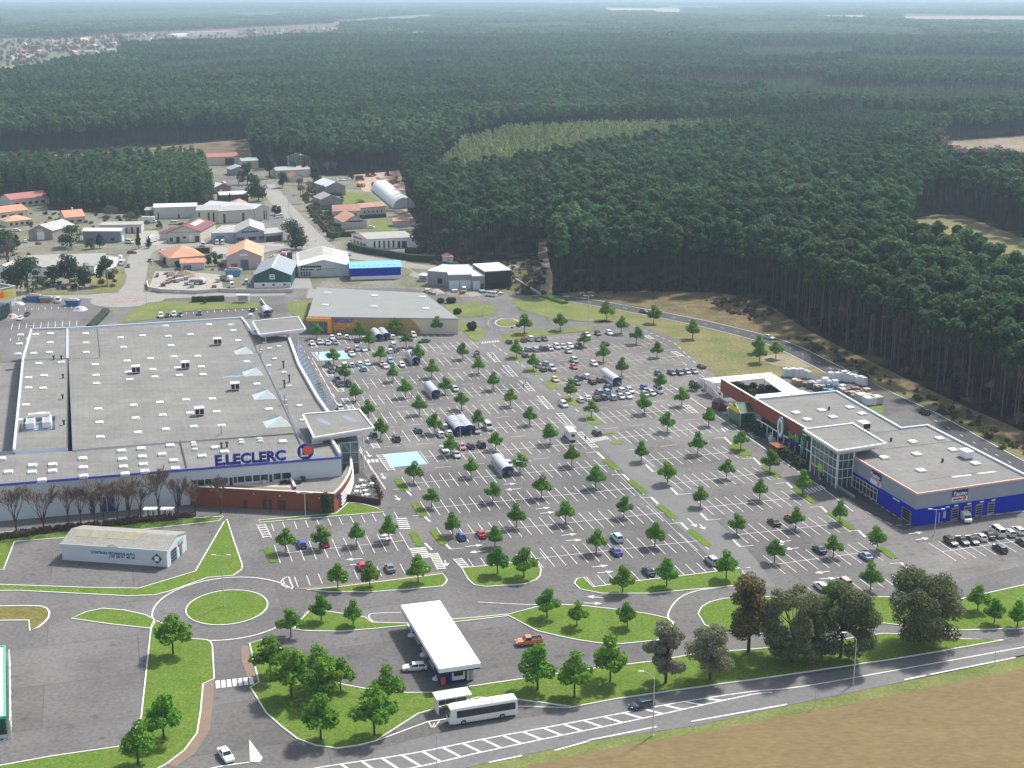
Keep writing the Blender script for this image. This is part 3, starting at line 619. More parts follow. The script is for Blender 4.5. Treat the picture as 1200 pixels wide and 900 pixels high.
for i,(x,y) in enumerate(SK[:98]):
    p=up(x,y,HR+.2); small=i>=86 and round((x-200)*5) in (133,136,142,412,416,522,527)
    key='s' if small else 'n'
    if key not in protos:
        bb_=MB(); w,d=(1.1,.9) if small else (1.9,1.75)
        bb_.box((0,0,-.35),(w+.2,d+.2,.4)); bb_.box((0,0,.05),(w,d,.22))
        protos[key]=bb_
    q=MB(); q.v=[(v[0]*math.cos(rz)-v[1]*math.sin(rz)+p.x,v[0]*math.sin(rz)+v[1]*math.cos(rz)+p.y,v[2]+HR) for v in protos[key].v]; q.f=protos[key].f; q.m=protos[key].m
    q.build('skylight',SKYL,roof)
for x,y,s in ((285,413,.62),(296,438,.64),(309,465,.68),(324,497,.72)):
    p=up(x,y,HR); b=MB(); L=8.0*s; w=5.2*s
    a=p-ang_u*L/2*.78; 
    q0=p-ang_u*4.2*s-ang_v*3.6*s; q1=p+ang_u*5*s-ang_v*4.4*s; q2=p+ang_u*4*s+ang_v*4.2*s; q3=p-ang_u*4.6*s+ang_v*4.4*s
    r0=p+ang_u*1.8*s-ang_v*.6*s; r1=p-ang_u*.6*s+ang_v*3*s
    zt=HR+3.2*s
    r0=Vector((r0.x,r0.y,zt)); r1=Vector((r1.x,r1.y,zt))
    for f in ((q0,q1,r0),(q1,q2,r1,r0),(q2,q3,r1),(q3,q0,r0,r1)): b.poly(f)
    b.build('pyramid_skylight',PYR,roof)
for x,y in ((159.6,437),(217.4,432),(234,486.5),(255,404),(275.6,457)):
    p=up(x,y,HR); b=MB(); b.box((p.x,p.y,HR+.4),(2.6,2.2,1.9),rz)
    for sx in (-1,1):
        for sy in(-1,1): 
            q=p+ang_u*sx*1.1+ang_v*sy*.9; b.box((q.x,q.y,HR),(.15,.15,.4),rz)
    o=b.build('rooftop_unit',WHITE,roof)
    for s in (-.62,.62): panel(None,'fan_grille',p-ang_v*1.1,ang_u,-ang_v,s-.5,s+.5,HR+.6,HR+2.0,BLACK,.05,parent=o)
# HVAC platform with louvred chillers
p=up(46,499,HR); b=MB(); b.box((p.x,p.y,HR-.4),(8.6,8.4,.5),rz)
for sx in(-1,1): 
    q=p+ang_u*4.2*sx; b.box((q.x,q.y,HR+.1),(.1,8.4,1.1),rz)
q=p+ang_v*4.15; b.box((q.x,q.y,HR+.1),(8.6,.1,1.1),rz)
pl=b.build('plant_platform',mat('steel_blue',(.2,.25,.32),.5,var=.1),roof)
for s in(-1,1):
    q=p+ang_u*2.1*s; b=MB(); b.box((q.x,q.y,HR+.2),(2.2,6.6,1.7),rz); o=b.build('chiller',WHITE,pl)
    for k in range(8): 
        t=q+ang_v*(-2.8+k*.8); b=MB(); b.box((t.x,t.y,HR+1.9),(1.7,.35,.06),rz); b.build('louvre',GREY,pl)
q=p+ang_v*2.6; b=MB(); b.box((q.x,q.y,HR+2.0),(5.5,1.0,.8),rz); b.build('duct',WHITE,pl)
for x,y in ((74,443),(73.6,467),(75,497.5),(63,421),(72,421),(266,523),(259.6,524),(332,427),(339,443.6),(333,450)):
    p=up(x,y,HR); b=MB(); b.tube((p.x,p.y,HR-1.3),(p.x,p.y,HR+.9),.25); b.box((p.x,p.y,HR+.9),(.7,.7,.35),rz); b.build('vent_pipe',DGREY,roof)
for x,y,h in ((259.5,509,2.6),(334,474,3.2),(333.5,468,2.2),(305,409,1.5),(304,412,2.2)):
    p=up(x,y,HR); b=MB(); b.tube((p.x,p.y,HR-1.3),(p.x,p.y,HR+h),.22); b.box((p.x,p.y,HR-1.2),(1.3,.9,1.1),rz); b.build('vent_pipe',LGREY,roof)
for x,y in ((310,402),(316,409),(322,421),(333,437),(339,453),(351,476),(327,406.5),(355,493),(315,429)):
    p=up(x,y,HR-1.2); b=MB(); b.box((p.x,p.y,HR-1.2),(1.5,1.1,.35),rz); b.build('skylight_small',SKYL,roof)
p=up(372,521,HR-1); b=MB(); b.box((p.x,p.y,HR-1.2),(2.6,2.2,2.0),rz); b.build('cooling_box',WHITE,roof)
p=up(276,441,HR); b=MB(); 
for k in range(6): 
    q=p+ang_u*(-3+k*1.2)+ang_v*Q.uniform(-.5,.5); b.box((q.x,q.y,HR+.01*k),(1.6,.8,.04),rz+Q.uniform(-.4,.4))
b.build('tarpaulin',mat('blue_tarp',(.15,.42,.62),.5,var=.15),roof)
# steel lattice ramp rail beside the gallery
b=MB(); P=[up(338,396,8.2),up(350,429,8.2),up(362,450,8.2),up(374,471,8.2)]; P=[Vector((q.x+1.0,q.y-.4,0)) for q in P]
for i in range(3):
    a,c=P[i],P[i+1]
    for k in range(7):
        t=a.lerp(c,k/7); t2=a.lerp(c,(k+1)/7); o_=(c-a).normalized(); nn=Vector((-o_.y,o_.x,0))
        for off in (0,1.6,3.2): b.tube((t+nn*off).to_tuple()[:2]+(0,),(t+nn*off).to_tuple()[:2]+(7.2,),.09,n=4)
        for hh in (3,5,7):
            b.tube(tuple((t+nn*0).xy)+(hh,),tuple((t2+nn*3.2).xy)+(hh,),.07,n=4); b.tube(tuple((t+nn*3.2).xy)+(hh,),tuple((t2).xy)+(hh,),.07,n=4)
b.build('steel_lattice',mat('blue_steel',(.28,.36,.46),.4,var=.1),st)
# canopies
def canopy(pts,h,th,name):
    P=pxy(pts,h); c=sum(P,Vector())/len(P); b=MB(); n=len(P)
    lo=[c+(p-c)*.86 for p in P]
    b.poly([(p.x,p.y,h) for p in P],1)
    if b.v and (P[1]-P[0]).cross(P[2]-P[1]).z<0: b.f[-1]=tuple(reversed(b.f[-1]))
    for i in range(n):
        p,q=P[i],P[(i+1)%n]; b.poly([(p.x,p.y,h-.35),(q.x,q.y,h-.35),(q.x,q.y,h),(p.x,p.y,h)],0)
        b.poly([(lo[i].x,lo[i].y,h-th),(lo[(i+1)%n].x,lo[(i+1)%n].y,h-th),(q.x,q.y,h-.35),(p.x,p.y,h-.35)],0)
    b.poly([(p.x,p.y,h-th) for p in lo],0)
    o=b.build(name,[WHITE,ROOFG],st if name=='entrance_canopy' else None,recalc=True); return o,P
for pts,h,th in (([(355,486),(421,480.5),(438,502),(368,513.5)],11.6,1.6),([(296,377),(349,371.5),(358,386),(304,392.5)],11.2,1.4)):
    o,P=canopy(pts,h,th,'entrance_canopy')
    b=MB(); parapet(b,P,h-.1,h+.3,.45); b.build('canopy_edge',WHITE,o)
    for i,k in ((0,.25),(2,.3),(3,.3)):
        q=P[i].lerp(sum(P,Vector())/4,k); b=MB(); b.tube((q.x,q.y,0),(q.x,q.y,h-th+.2),.2,n=8); b.build('canopy_post',WHITE,o)
    if h>11.4:
        for x,y in ((379,494),(410,491)):
            q=up(x,y,h); b=MB(); v0=ang_u*1.0; v1=(ang_v*-3.6+ang_u*1.2)
            b.poly([(*(q+v1*math.cos(t*math.pi/8)+v0*math.sin(t*math.pi/8)).xy,h+.02) for t in range(16)]); b.build('canopy_emblem',mat('pale_blue_emblem',(.2,.235,.29),.6,var=.05),o)
# glazed entrance under the front canopy
a=G(392,556); c=G(421,554); uu=(c-a).normalized(); vv=Vector((-uu.y,uu.x,0)); wd=(c-a).length; dp=9.0
gb=MB(); 
q=[a,c,c+vv*dp,a+vv*dp]; gb.hexa([(t.x,t.y,.02) for t in q]+[(t.x,t.y,8.6) for t in q]); gl=gb.build('glazed_lobby',TEAL,st,recalc=True)
b=MB()
for (p0,d,n_,L) in ((a,uu,-vv,wd),(c,vv,uu,dp)):
    for k in range(4): 
        t=p0+d*(L*k/3)+n_*.05; b.box((t.x,t.y,0.02),(.22,.22,8.7),math.atan2(d.y,d.x))
    for z in (2.9,5.7,8.45):
        t=p0+d*L/2+n_*.06; b.box((t.x,t.y,z),(L+.2,.2,.2),math.atan2(d.y,d.x))
b.build('mullions',LGREY,gl)
# front office windows and doors in the pale wall above the brick wing
WP=up(-60,573,HR-.25); WQ=up(400,536,HR-.25); wu=(WQ-WP).normalized(); wn=Vector((wu.y,-wu.x,0)); WP=Vector((WP.x,WP.y,0)); wl=(WQ-WP).xy.length
def s_at(px,py,z): 
    # distance along the front wall of the point seen at this pixel
    g0=G(px,py,z); return (g0-WP).dot(wu)
for x0,x1 in ((224,231),(231.5,239),(240,248),(249,257),(258,262),(263,266.5),(273.5,277),(278,286),(287,294.5),(296,304),(305,313.5),(320,328.5),(330,340.5)):
    xm=(x0+x1)/2; ym=565-(xm-224)*.082
    s0=s_at(x0,ym,5.4); s1=s_at(x1,ym,5.4); panel(st,'window',WP,wu,wn,s0,s1,4.8,6.3,GLASS)
for x0,x1 in ((268,271.8),(315.3,318.8)): s0=s_at(x0,560,5); s1=s_at(x1,560,5); panel(st,'door',WP,wu,wn,s0,s1,4.0,6.2,DGREY)
for x0,x1,z1 in ((106,110.5,4.2),(117,125,3.8),(126,134.5,5.2),(147.5,151.5,4.2),(208.5,213,5.2)):
    s0=s_at(x0,600,1); s1=s_at(x1,600,1); panel(st,'blue_door',WP,wu,wn,s0,s1,.1,z1,mat('faded_blue',(.03,.04,.16),.6,var=.1))
# brick wing with curved end
wing=[up(222,569,5.2),up(300,573,5.2),up(391,577.5,5.2)]
arc=[up(391,577.5,5.2),up(398,571,5.2),up(404,563,5.2),up(409,554,5.2),up(412,544,5.2),up(411,535,5.2)]
sA=s_at(222,569,5.2)
poly=[wing[0],wing[2]]+arc[1:]+[Vector(((WP+wu*(wl-.2)).x,(WP+wu*(wl-.2)).y,5.2))+wn*.05,Vector(((WP+wu*(sA+1)).x,(WP+wu*(sA+1)).y,5.2))+wn*.05]
b=MB(); b.prism([(p.x,p.y) for p in poly],0,4.2,1,0); wg=b.build('brick_wing',[BRICK,ROOFG],st,recalc=True)
b=MB(); parapet(b,[poly[0],poly[1]]+arc[1:],4.1,5.0,.4,0,False); b.build('brick_parapet',BRICK,wg)
b=MB(); parapet(b,[poly[0],poly[1]]+arc[1:],5.0,5.14,.6,0,False); b.build('coping',CREAM,wg)
b=MB(); ribbon(b,[up(346,573,4.3),up(338,556,4.3)],.5,5.0,0,4.2); b.build('terrace_parapet',WHITE,wg)
yard=[up(236,567,4.25),up(300,570,4.25),up(343,571.5,4.25),up(336,558,4.25),up(290,563,4.25)]
b=MB(); b.poly([(p.x,p.y,4.24) for p in yard]); b.build('terrace_floor',mat('pinkish_floor',(.5,.4,.33),.9,var=.1),wg)
for x,y,w,m in ((300,565,1.2,WHITE),(310,566,.9,LGREY),(326,562,1.4,WHITE),(330,567,.9,BLACK),(334,566,.9,BLACK),(338,567,.9,BLACK),(350,560,1.3,DGREY),(357,558,1.3,WHITE),(355,563,1.2,DGREY),(363,554,1.3,DGREY),(350,566,1.2,DGREY),(341,561,1.1,WHITE)):
    p=up(x,y,4.3); b=MB(); b.box((p.x,p.y,4.22),(w,w*.8,w*.9),rz); b.build('plant_box',m,wg)
wu2=(wing[2]-wing[0]).normalized(); wn2=Vector((wu2.y,-wu2.x,0)); w0=Vector((wing[0].x,wing[0].y,0))
for t0,t1,zt in ((.37,.4,2.2),(.505,.535,2.6),(.55,.57,2.6),(.61,.665,2.6),(.8,.82,2.6)):
    Lw=(wing[2]-wing[0]).length; panel(wg,'door',w0,wu2,wn2,Lw*t0,Lw*t1,.05,zt,mat('brown_door',(.09,.03,.02),.6,var=.1),parent=wg)
panel(wg,'door_canopy',w0,wu2,wn2,Lw*.50,Lw*.58,3.0,3.1,BRICK,.6,parent=wg)
b=MB(); 
for t,z in ((.45,3.9),(.63,3.7),(.9,3.6)): 
    q=w0+wu2*Lw*t+wn2*.15; b.box((q.x,q.y,z),(.3,.3,.2),0)
b.build('wall_lamp',WHITE,wg)
# curved white shopfront grille at the end of the wing
b=MB()
for i in range(len(arc)-2):
    p,q=arc[i+1],arc[i+2]; d=(q-p).normalized(); n_=Vector((d.y,-d.x,0))
    for z in (.3,1.2,2.1,3.0): ribbon(b,[p+n_*.35,q+n_*.35],.25,z+.35,0,z)
b.build('curved_grille',WHITE,wg)
p,q=arc[0],arc[1]; d=(q-p).normalized(); n_=Vector((d.y,-d.x,0)); sg=panel(wg,'small_sign',Vector((p.x,p.y,0)),d,n_,(q-p).length*.55,(q-p).length*.95,2.9,4.4,SIGNN if 0 else NAVYT,.15,parent=wg)
# roof lettering on posts
sx=s_at(252,541,HR+1.2); 
tx0=WP+wu*(s_at(252,544,HR+.2))-wn*.9+Vector((0,0,HR+.1)); tw=s_at(335,537,HR+.2)-s_at(252,544,HR+.2)
text_on('roof_lettering','E.LECLERC',3.5,NAVYT,st,tx0,wu,depth=.5,width=tw,heavy=.042)
b=MB()
for k in range(10):
    q=tx0+wu*tw*(k+.5)/10-wn*.5; b.tube((q.x,q.y,HR-.3),(q.x,q.y,HR+2.2),.07,n=4)
b.build('lettering_frame',NAVYT,st)
cc=WP+wu*s_at(358,536,HR)-wn*1.2+Vector((0,0,HR+1.75)); 
def disc(root,name,c,u,n,r,m,off=0,t=.2,sx=1,sz=1,k=28,a0=0,a1=2*math.pi):
    b=MB(); f=[];bk=[]
    for i in range(k):
        a=a0+(a1-a0)*i/(k if a1-a0>6.2 else k-1); v=Vector((0,0,1))*math.sin(a)*r*sz+u*math.cos(a)*r*sx
        f.append(c+v+n*(off+t)); bk.append(c+v+n*off)
    b.poly(f); b.poly(list(reversed(bk)))
    for i in range(k): b.poly([bk[i],bk[(i+1)%k],f[(i+1)%k],f[i]])
    return b.build(name,m,root,recalc=True)
em=disc(st,'round_emblem',cc,wu,wn,2.05,NAVYT,0,.4)
disc(None if 0 else em,'emblem_disc',cc+wu*.55+Vector((0,0,.35)),wu,wn,1.25,SIGNO,.405,.06)
text_on('emblem_letter','L.',3.1,WHITE,em,cc-wu*1.25-Vector((0,0,1.2))+wn*.5,wu,depth=.1,width=1.9)
# ---------------------------------------------------------------- sports hall
a=G(361,391); c=G(538,388.5); h=5.9
TL=up(361,371,h)
A0=up(361.5,371,h); B0=up(537,373.5,h); C0=up(497,343.5,h); D0=up(371,337,h)
base=G(450,388); sp=thing('sports_hall','sports hall with grey roof, timber-clad front and orange entrance frame','sports shop',(base.x,base.y,0))
b=MB(); b.prism([(p.x,p.y) for p in (A0,B0,C0,D0)],0,h-.2,0); b.build('wall',CREAM,sp)
su=(B0-A0).normalized(); sn=Vector((su.y,-su.x,0)); S0=Vector((A0.x,A0.y,0)); sl=(B0-A0).xy.length
b=MB(); P=[A0-su*.3+sn*.35,B0+su*.3+sn*.35,C0,D0]; b.prism([(p.x,p.y) for p in P],h-.2,h+.1,0); rf=b.build('roof',ROOFG2,sp)
for x,y in ((384,344),(439,347),(495,348.5),(381,358),(438,359.5),(499,362)):
    p=up(x,y,h); b=MB(); b.box((p.x,p.y,h+.1),(2.4,1.8,.3),math.atan2(su.y,su.x)); b.build('skylight',SKYL,rf)
b=MB(); k=[]; 
for t in range(9): k.append((.76+.11*math.sin(t*math.pi/16),1-t/8))
pts=[(0.0,1),(.685,1)]+[(.69+.06*math.sin(t*math.pi/14),.98-.98*t/7) for t in range(1,8)]+[(0,0)]
b.poly([tuple(S0+su*(sl*u_)+sn*.2+Vector((0,0,.05+v_*(h-.5)))) for u_,v_ in pts]); n=len(pts); 
for i in range(n):
    p0=S0+su*(sl*pts[i][0])+Vector((0,0,.05+pts[i][1]*(h-.5))); p1=S0+su*(sl*pts[(i+1)%n][0])+Vector((0,0,.05+pts[(i+1)%n][1]*(h-.5)))
    b.poly([p0,p1,p1+sn*.2,p0+sn*.2])
b.build('timber_cladding',WOOD,sp,recalc=True)
fw=.152
panel(sp,'entrance_glazing',S0,su,sn,sl*.005,sl*(fw-.02),.1,h-1.6,TEAL,.45)
fr_=panel(sp,'entrance_frame',S0,su,sn,-.6,sl*fw,h-1.5,h-.25,ORANGE,1.3); panel(sp,'entrance_post',S0,su,sn,sl*(fw-.022),sl*(fw+.004),.02,h-1.5,ORANGE,1.3)
b=MB()
for k in range(5): q=S0+su*(sl*fw*.86*k/4)+sn*.5; b.box((q.x,q.y,.05),(.12,.12,h-1.7),0)
for z in(2.0,3.6): q=S0+su*(sl*fw*.43)+sn*.5; b.box((q.x,q.y,z),(sl*fw*.86,.1,.12),math.atan2(su.y,su.x))
b.build('glazing_bars',GREY,sp)
def sxy(px,py,z): return (G(px,py,z)-S0).dot(su)
s0=sxy(390.5,373,5.6); s1=sxy(414,373,5.6)
text_on('sign_lettering','SPORT',1.95,mat('violet_sign',(.1,.09,.62),.5,var=0),sp,S0+su*s0+sn*.35+Vector((0,0,4.0)),su,depth=.2,width=s1-s0)
text_on('sign_lettering','LOISIRS',1.95,mat('amber_sign',(.95,.42,.06),.5,var=0),sp,S0+su*s0+sn*.35+Vector((0,0,2.15)),su,depth=.2,width=s1-s0)
b=MB(); q=S0+su*(s0+2.2)+sn*.35; b.box((q.x,q.y,1.35),(4.4,.1,.35),math.atan2(su.y,su.x)); b.build('sign_bar',MATS['amber_sign'],sp)
b=MB(); q=S0+su*(s0+7.6)+sn*.35; b.box((q.x,q.y,1.3),(5,.1,.35),math.atan2(su.y,su.x)); b.build('sign_bar',mat('grey_violet',(.3,.28,.4),.6,var=.3,scale=2),sp)
# ---------------------------------------------------------------- garden centre and car centre (one block)
h=8.0
base=G(1020,585)
gcb=thing('garden_and_car_centre','long block on the right: rust-red garden centre end, glass entrance tower and royal-blue car workshop','shop building',(base.x,base.y,0))
R0=up(1075,579.5,h); R1=up(1260,555,h); R2=up(1200,560,h)
PL=[up(846,444,h),R0]; fu=(R0-up(945,503,h)).normalized(); fnorm=Vector((fu.y,-fu.x,0))
if fnorm.x>0: fnorm=-fnorm
foot=[R0,up(1262,553,h),up(1240,586-22,h)]
RB=up(1202,558,h)
foot=[R0,up(1206,560.5,h),up(1087,499.5,h),up(1056,503,h),up(980,459.5,h),up(884,469,h)]
# straight front (facade) line from R0 towards the garden end
gL=(up(884,469,h)-R0); foot[-1]=R0+fu*(gL.dot(fu)) if False else R0-fu*abs(gL.dot(fu))
b=MB(); b.prism([(p.x,p.y) for p in foot],0,h-.2,0); wl_=b.build('wall',GREYW,gcb)
b=MB(); b.prism([(p.x,p.y) for p in foot],h-.2,h,0,0); rf=b.build('roof',ROOFG,gcb)
b=MB(); parapet(b,[foot[1],foot[2],foot[3],foot[4],foot[5]],h-.35,h+.5,.7,0,False); b.build('parapet',mat('bluish_parapet',(.5,.56,.63)),gcb)
i0=foot[0]; s_f=lambda px,py,z:(G(px,py,z)-R0).dot(-fu)   # metres along facade from the corner
b=MB(); ribbon(b,[R0-fu*s_f(1003,537,h),R0,foot[1]],.4,h+.3,0,h-.15); b.build('roof_edge_trim',SALMON,gcb)
b=MB(); z=h+.02
for p in ([(1002,511),(1056,503.5)],[(1030,527),(1118,517)],[(1060,566),(1168,551)]): ribbon(b,pxy(p,h),.35 if p[0][0]!=1060 else .12,z); z+=.004
b.build('roof_joint',JOINT,rf)
for x,y in zm([(180,391),(15,408),(80,447),(250,428),(706,573),(549,593),(571,665),(380,685),(783,640),(916,720),(596,761)],960,400)+[(933,484.5),(946,492.5)]:
    p=up(x,y,h); b=MB(); b.box((p.x,p.y,h-.02),(2.2,2.0,.45),math.atan2(fu.y,fu.x)); b.build('skylight',SKYL,rf)
fr_rz=math.atan2(fu.y,fu.x)
for x,y in ((1012,502.5),(1132,536)):
    p=up(x,y,h); b=MB(); b.box((p.x,p.y,h+.3),(3.2,2.4,1.7),fr_rz); b.box((p.x,p.y,h),(2.4,1.8,.3),fr_rz); o=b.build('rooftop_unit',WHITE,rf)
    panel(None,'fan_grille',p+fu*1.6-fnorm*0,Vector((-fu.y,fu.x,0)),fu,-1,1,h+.5,h+1.8,BLACK,.06,parent=o) if x<1100 else panel(None,'fan_grille',p-fu*1.6,Vector((-fu.y,fu.x,0)),-fu,-1,1,h+.5,h+1.8,BLACK,.06,parent=o)
for x,y in zm([(57,402),(421,585),(722,708)],960,400): p=up(x,y,h); b=MB(); b.tube((p.x,p.y,h-.1),(p.x,p.y,h+1),.3); b.build('vent_pipe',DGREY,rf)
b=MB(); 
for (x0,y0,x1,y1) in ((1116,559,1138,556.5),(1146,555,1167,552.5)): ribbon(b,[up(x0,y0,h),up(x1,y1,h)],.9,h+.035)
b.build('roof_patch',LGREY,rf)
# facade, car-workshop half: royal blue lower band on two faces
def fac(name,s0,s1,z0,z1,m,t=.12,parent=None): return panel(gcb,name,Vector((R0.x,R0.y,0))-fu*s1,fu,fnorm,0,s1-s0,z0,z1,m,t,parent=parent)
eu=(foot[1]-R0).normalized(); en=Vector((eu.y,-eu.x,0)); el=(foot[1]-R0).xy.length
def fac2(name,s0,s1,z0,z1,m,t=.12,parent=None): return panel(gcb,name,Vector((R0.x,R0.y,0)),eu,en,s0,s1,z0,z1,m,t,parent=parent)
e_s=lambda px,py,z:(G(px,py,z)-R0).dot(eu)
sT=s_f(1000,536,h)
fac('blue_cladding',-.125,sT,.02,4.2,BLUEW); fac2('blue_cladding',0.0,el,.02,4.25,BLUEW,.125)
sA=s_f(1030,580,2); sB=s_f(999,560,2)
fac('shop_window',sA,sB,.4,3.3,GLASS,.16)
b=MB()
for k in range(9): q=Vector((R0.x,R0.y,.3))-fu*(sA+(sB-sA)*k/8)+fnorm*.18; b.box(q,(.15,.12,3.1),fr_rz)
for z in (.35,2.3,3.3): q=Vector((R0.x,R0.y,z))-fu*((sA+sB)/2)+fnorm*.18; b.box(q,(abs(sB-sA)+.2,.12,.15),fr_rz)
b.build('window_frame',CREAM,gcb)
for x0,x1 in ((1051,1058.5),(1062,1070)):
    s0=s_f(x1,607,1.5); s1=s_f(x0,601,1.5); o=fac('workshop_door',s0,s1,.1,3.1,GREY,.17)
    for z in (.7,1.3,1.9,2.5): panel(None,'door_slat',Vector((R0.x,R0.y,0))-fu*(s1-.2),fu,fnorm,0,s1-s0-.4,z,z+.4,BLACK,.2,parent=o)
for x0,x1 in ((1115,1126),(1134,1145.5),(1152,1162.5),(1170.5,1181)):
    s0=e_s(x0,604,1.5); s1=e_s(x1,604,1.5); o=fac2('workshop_door',s0,s1,.1,3.3,GREY,.17)
    for z in (.7,1.3,1.9,2.5): fac2('door_slat',s0+.2,s1-.2,z,z+.4,BLACK,.2,parent=o)
fac2('door',e_s(1104.5,611,1),e_s(1106.5,611,1),.1,2.6,mat('light_blue_door',(.25,.4,.7),.5,var=.05),.16)
for x in (1109.5,1128,1147): fac2('poster',e_s(x,606,1.8),e_s(x+3.8,606,1.8),1.0,2.8,mat('poster_print',(.55,.45,.42),.6,var=.5,scale=1.5),.16)
for x in (1105,1118,1138,1157,1175): fac2('door_number',e_s(x,593,3.7),e_s(x+6,593,3.7),3.6,3.95,WHITE,.15)
for x in (1038,1052,1064): s=s_f(x,584,3.8); fac('door_number',s-1.4,s,3.6,3.95,WHITE,.15)
# signs of the car centre
s0=e_s(1114,582,6); s1=e_s(1133,580,6)
sg=fac2('wall_sign',s0,s1,4.9,7.6,WHITE,.2); fac2('sign_band',s0,s1,6.2,7.6,NAVY,.23,parent=sg); fac2('sign_band',s0,s1,6.0,6.2,mat('red_band',(.5,.05,.04),.5,var=0),.23,parent=sg)
text_on('sign_lettering',"l'auto",1.35,WHITE,sg,Vector((R0.x,R0.y,6.4))+eu*(s0+.3)+en*.32,eu,depth=.1,width=s1-s0-.6)
text_on('sign_lettering',"E.LECLERC",.5,NAVYT,sg,Vector((R0.x,R0.y,5.3))+eu*(s0+.3)+en*.28,eu,depth=.1,width=(s1-s0)*.55)
disc(sg,'sign_roundel',Vector((R0.x,R0.y,5.5))+eu*(s1-.9),eu,en,.5,SIGNO,.21,.05)
s0=s_f(1043,563,6); s1=s_f(1031,556,6)
sg=fac('wall_sign',s0,s1,4.2,7.6,WHITE,.2); fac('sign_band',s0,s1,5.9,7.6,NAVY,.23,parent=sg); fac('sign_band',s0,s1,5.55,5.75,MATS['red_band'],.23,parent=sg)
text_on('sign_lettering',"l'auto",1.5,WHITE,sg,Vector((R0.x,R0.y,6.2))-fu*(s1-.3)+fnorm*.32,fu,depth=.1,width=s1-s0-.6)
disc(sg,'sign_roundel',Vector((R0.x,R0.y,4.95))-fu*(s0+.9),fu,fnorm,.55,SIGNO,.21,.05)
# glazed tower with white canopy
sG0=s_f(983,570,0.5); sG1=s_f(951,551,0.5); 
t0=Vector((R0.x,R0.y,0))-fu*sG1; wid=sG1-sG0; pro=4.5
q=[t0+fnorm*0.02,t0+fu*wid+fnorm*.02,t0+fu*wid+fnorm*pro,t0+fnorm*pro]
b=MB(); b.hexa([(p.x,p.y,.02) for p in reversed(q)]+[(p.x,p.y,9.6) for p in reversed(q)]); gt=b.build('glazed_tower',glass('tower_glass',(.06,.1,.11),.04),gcb,recalc=True)
b=MB()
for (p0,d,L,n_,k) in ((t0+fnorm*pro,fu,wid,fnorm,6),(t0+fu*wid+fnorm*pro,-fnorm,pro,fu,3),(t0,fnorm,pro,-fu,3)):
    for i in range(k+1): p=p0+d*(L*i/k)+n_*.06; big=i in(0,k); b.box((p.x,p.y,.02),(.4 if big else .1,.4 if big else .1,9.5),math.atan2(d.y,d.x))
    for z in(2.6,5.0,7.3): p=p0+d*L/2+n_*.07; b.box((p.x,p.y,z),(L,.12,.16),math.atan2(d.y,d.x))
b.build('mullions',WHITE,gt)
o,P=canopy([(942,504),(999,497),(1038,520.5),(982,529.5)],10.8,1.4,'tower_canopy'); o.parent=gcb
for v in o.data.vertices: v.co=v.co-ORG[gcb.name]
ORG[o.name]=ORG[gcb.name]
b=MB(); parapet(b,P,10.7,11.15,.5); b.build('canopy_edge',WHITE,o)
# rust-red upper panel of the garden centre running on beyond the roof as a screen
sEnd=s_f(847.5,444.5,h)
fac('rust_panel',sG1+.5,sEnd,4.3,h+.3,REDP,.35); b=MB(); ribbon(b,[Vector((R0.x,R0.y,0))-fu*(sG1+.5)+fnorm*.18,Vector((R0.x,R0.y,0))-fu*sEnd+fnorm*.18],.55,h+.42,0,h+.31); b.build('panel_coping',WHITE,gcb)
b=MB()
for s in (sEnd-.5,sEnd-16): q=Vector((R0.x,R0.y,0))-fu*s; b.tube((q.x,q.y,0),(q.x,q.y,4.4),.35,n=8)
b.build('screen_post',WHITE,gcb)
fac('shop_window',sG1+1,s_f(886,493,3),.1,4.3,glass('shop_glass',(.03,.05,.052)),.14)
b=MB()
for s in np.linspace(sG1+1,s_f(886,493,3),12): q=Vector((R0.x,R0.y,0))-fu*s+fnorm*1.6; b.box((q.x,q.y,.02),(.18,.18,6.0 if s<s_f(918,520,3) else 3.6),fr_rz)
sm_=(sG1+1+s_f(886,493,3))/2; q=Vector((R0.x,R0.y,3.4))-fu*sm_+fnorm*1.6; b.box(q,(abs(s_f(886,493,3)-sG1-1),.25,.25),fr_rz)
b.build('pergola',WHITE,gcb)
# signs on the garden centre
s=s_f(918.5,502,5); c_=Vector((R0.x,R0.y,5.4))-fu*s; d1=disc(gcb,'oval_sign',c_,fu,fnorm,2.3,mat('sign_blue_rim',(.12,.2,.45),.5,var=0),1.7,.25,sx=.8,sz=1.35)
disc(d1,'oval_face',c_,fu,fnorm,2.0,WHITE,1.96,.05,sx=.8,sz=1.35); disc(d1,'leaf_mark',c_,fu,fnorm,1.05,mat('leaf_green',(.05,.3,.05),.5,var=0),2.02,.05,sx=.75,sz=1.6)
s1=s_f(924.5,508,5); s0=s_f(937,515,5)
GRN=mat('sign_green',(.07,.42,.05),.5,var=0)
sg=fac('sign_board',s0-.2,s1+.2,2.6,3.9,NAVY,1.75); text_on('sign_lettering','jardi',2.3,GRN,sg,Vector((R0.x,R0.y,4.2))-fu*s1+fnorm*1.8,fu,depth=.2,width=s1-s0)
s=s_f(942,527,3); sg=fac('vertical_sign',s-1.0,s+1.0,1.2,7.2,mat('sign_darkgreen',(.02,.12,.09),.5,var=0),1.9)
for k,ch in enumerate('VERT'): text_on('sign_lettering',ch,1.3,GRN if k==0 else mat('sign_mint',(.35,.62,.5),.5,var=0),sg,Vector((R0.x,R0.y,5.8-k*1.4))-fu*(s+.5)+fnorm*2.0,fu,depth=.1)
s=s_f(961,548,3); fac('green_poster',s-1,s+1,2.0,4.0,mat('lime_poster',(.3,.6,.03),.5,var=0),pro+.3)
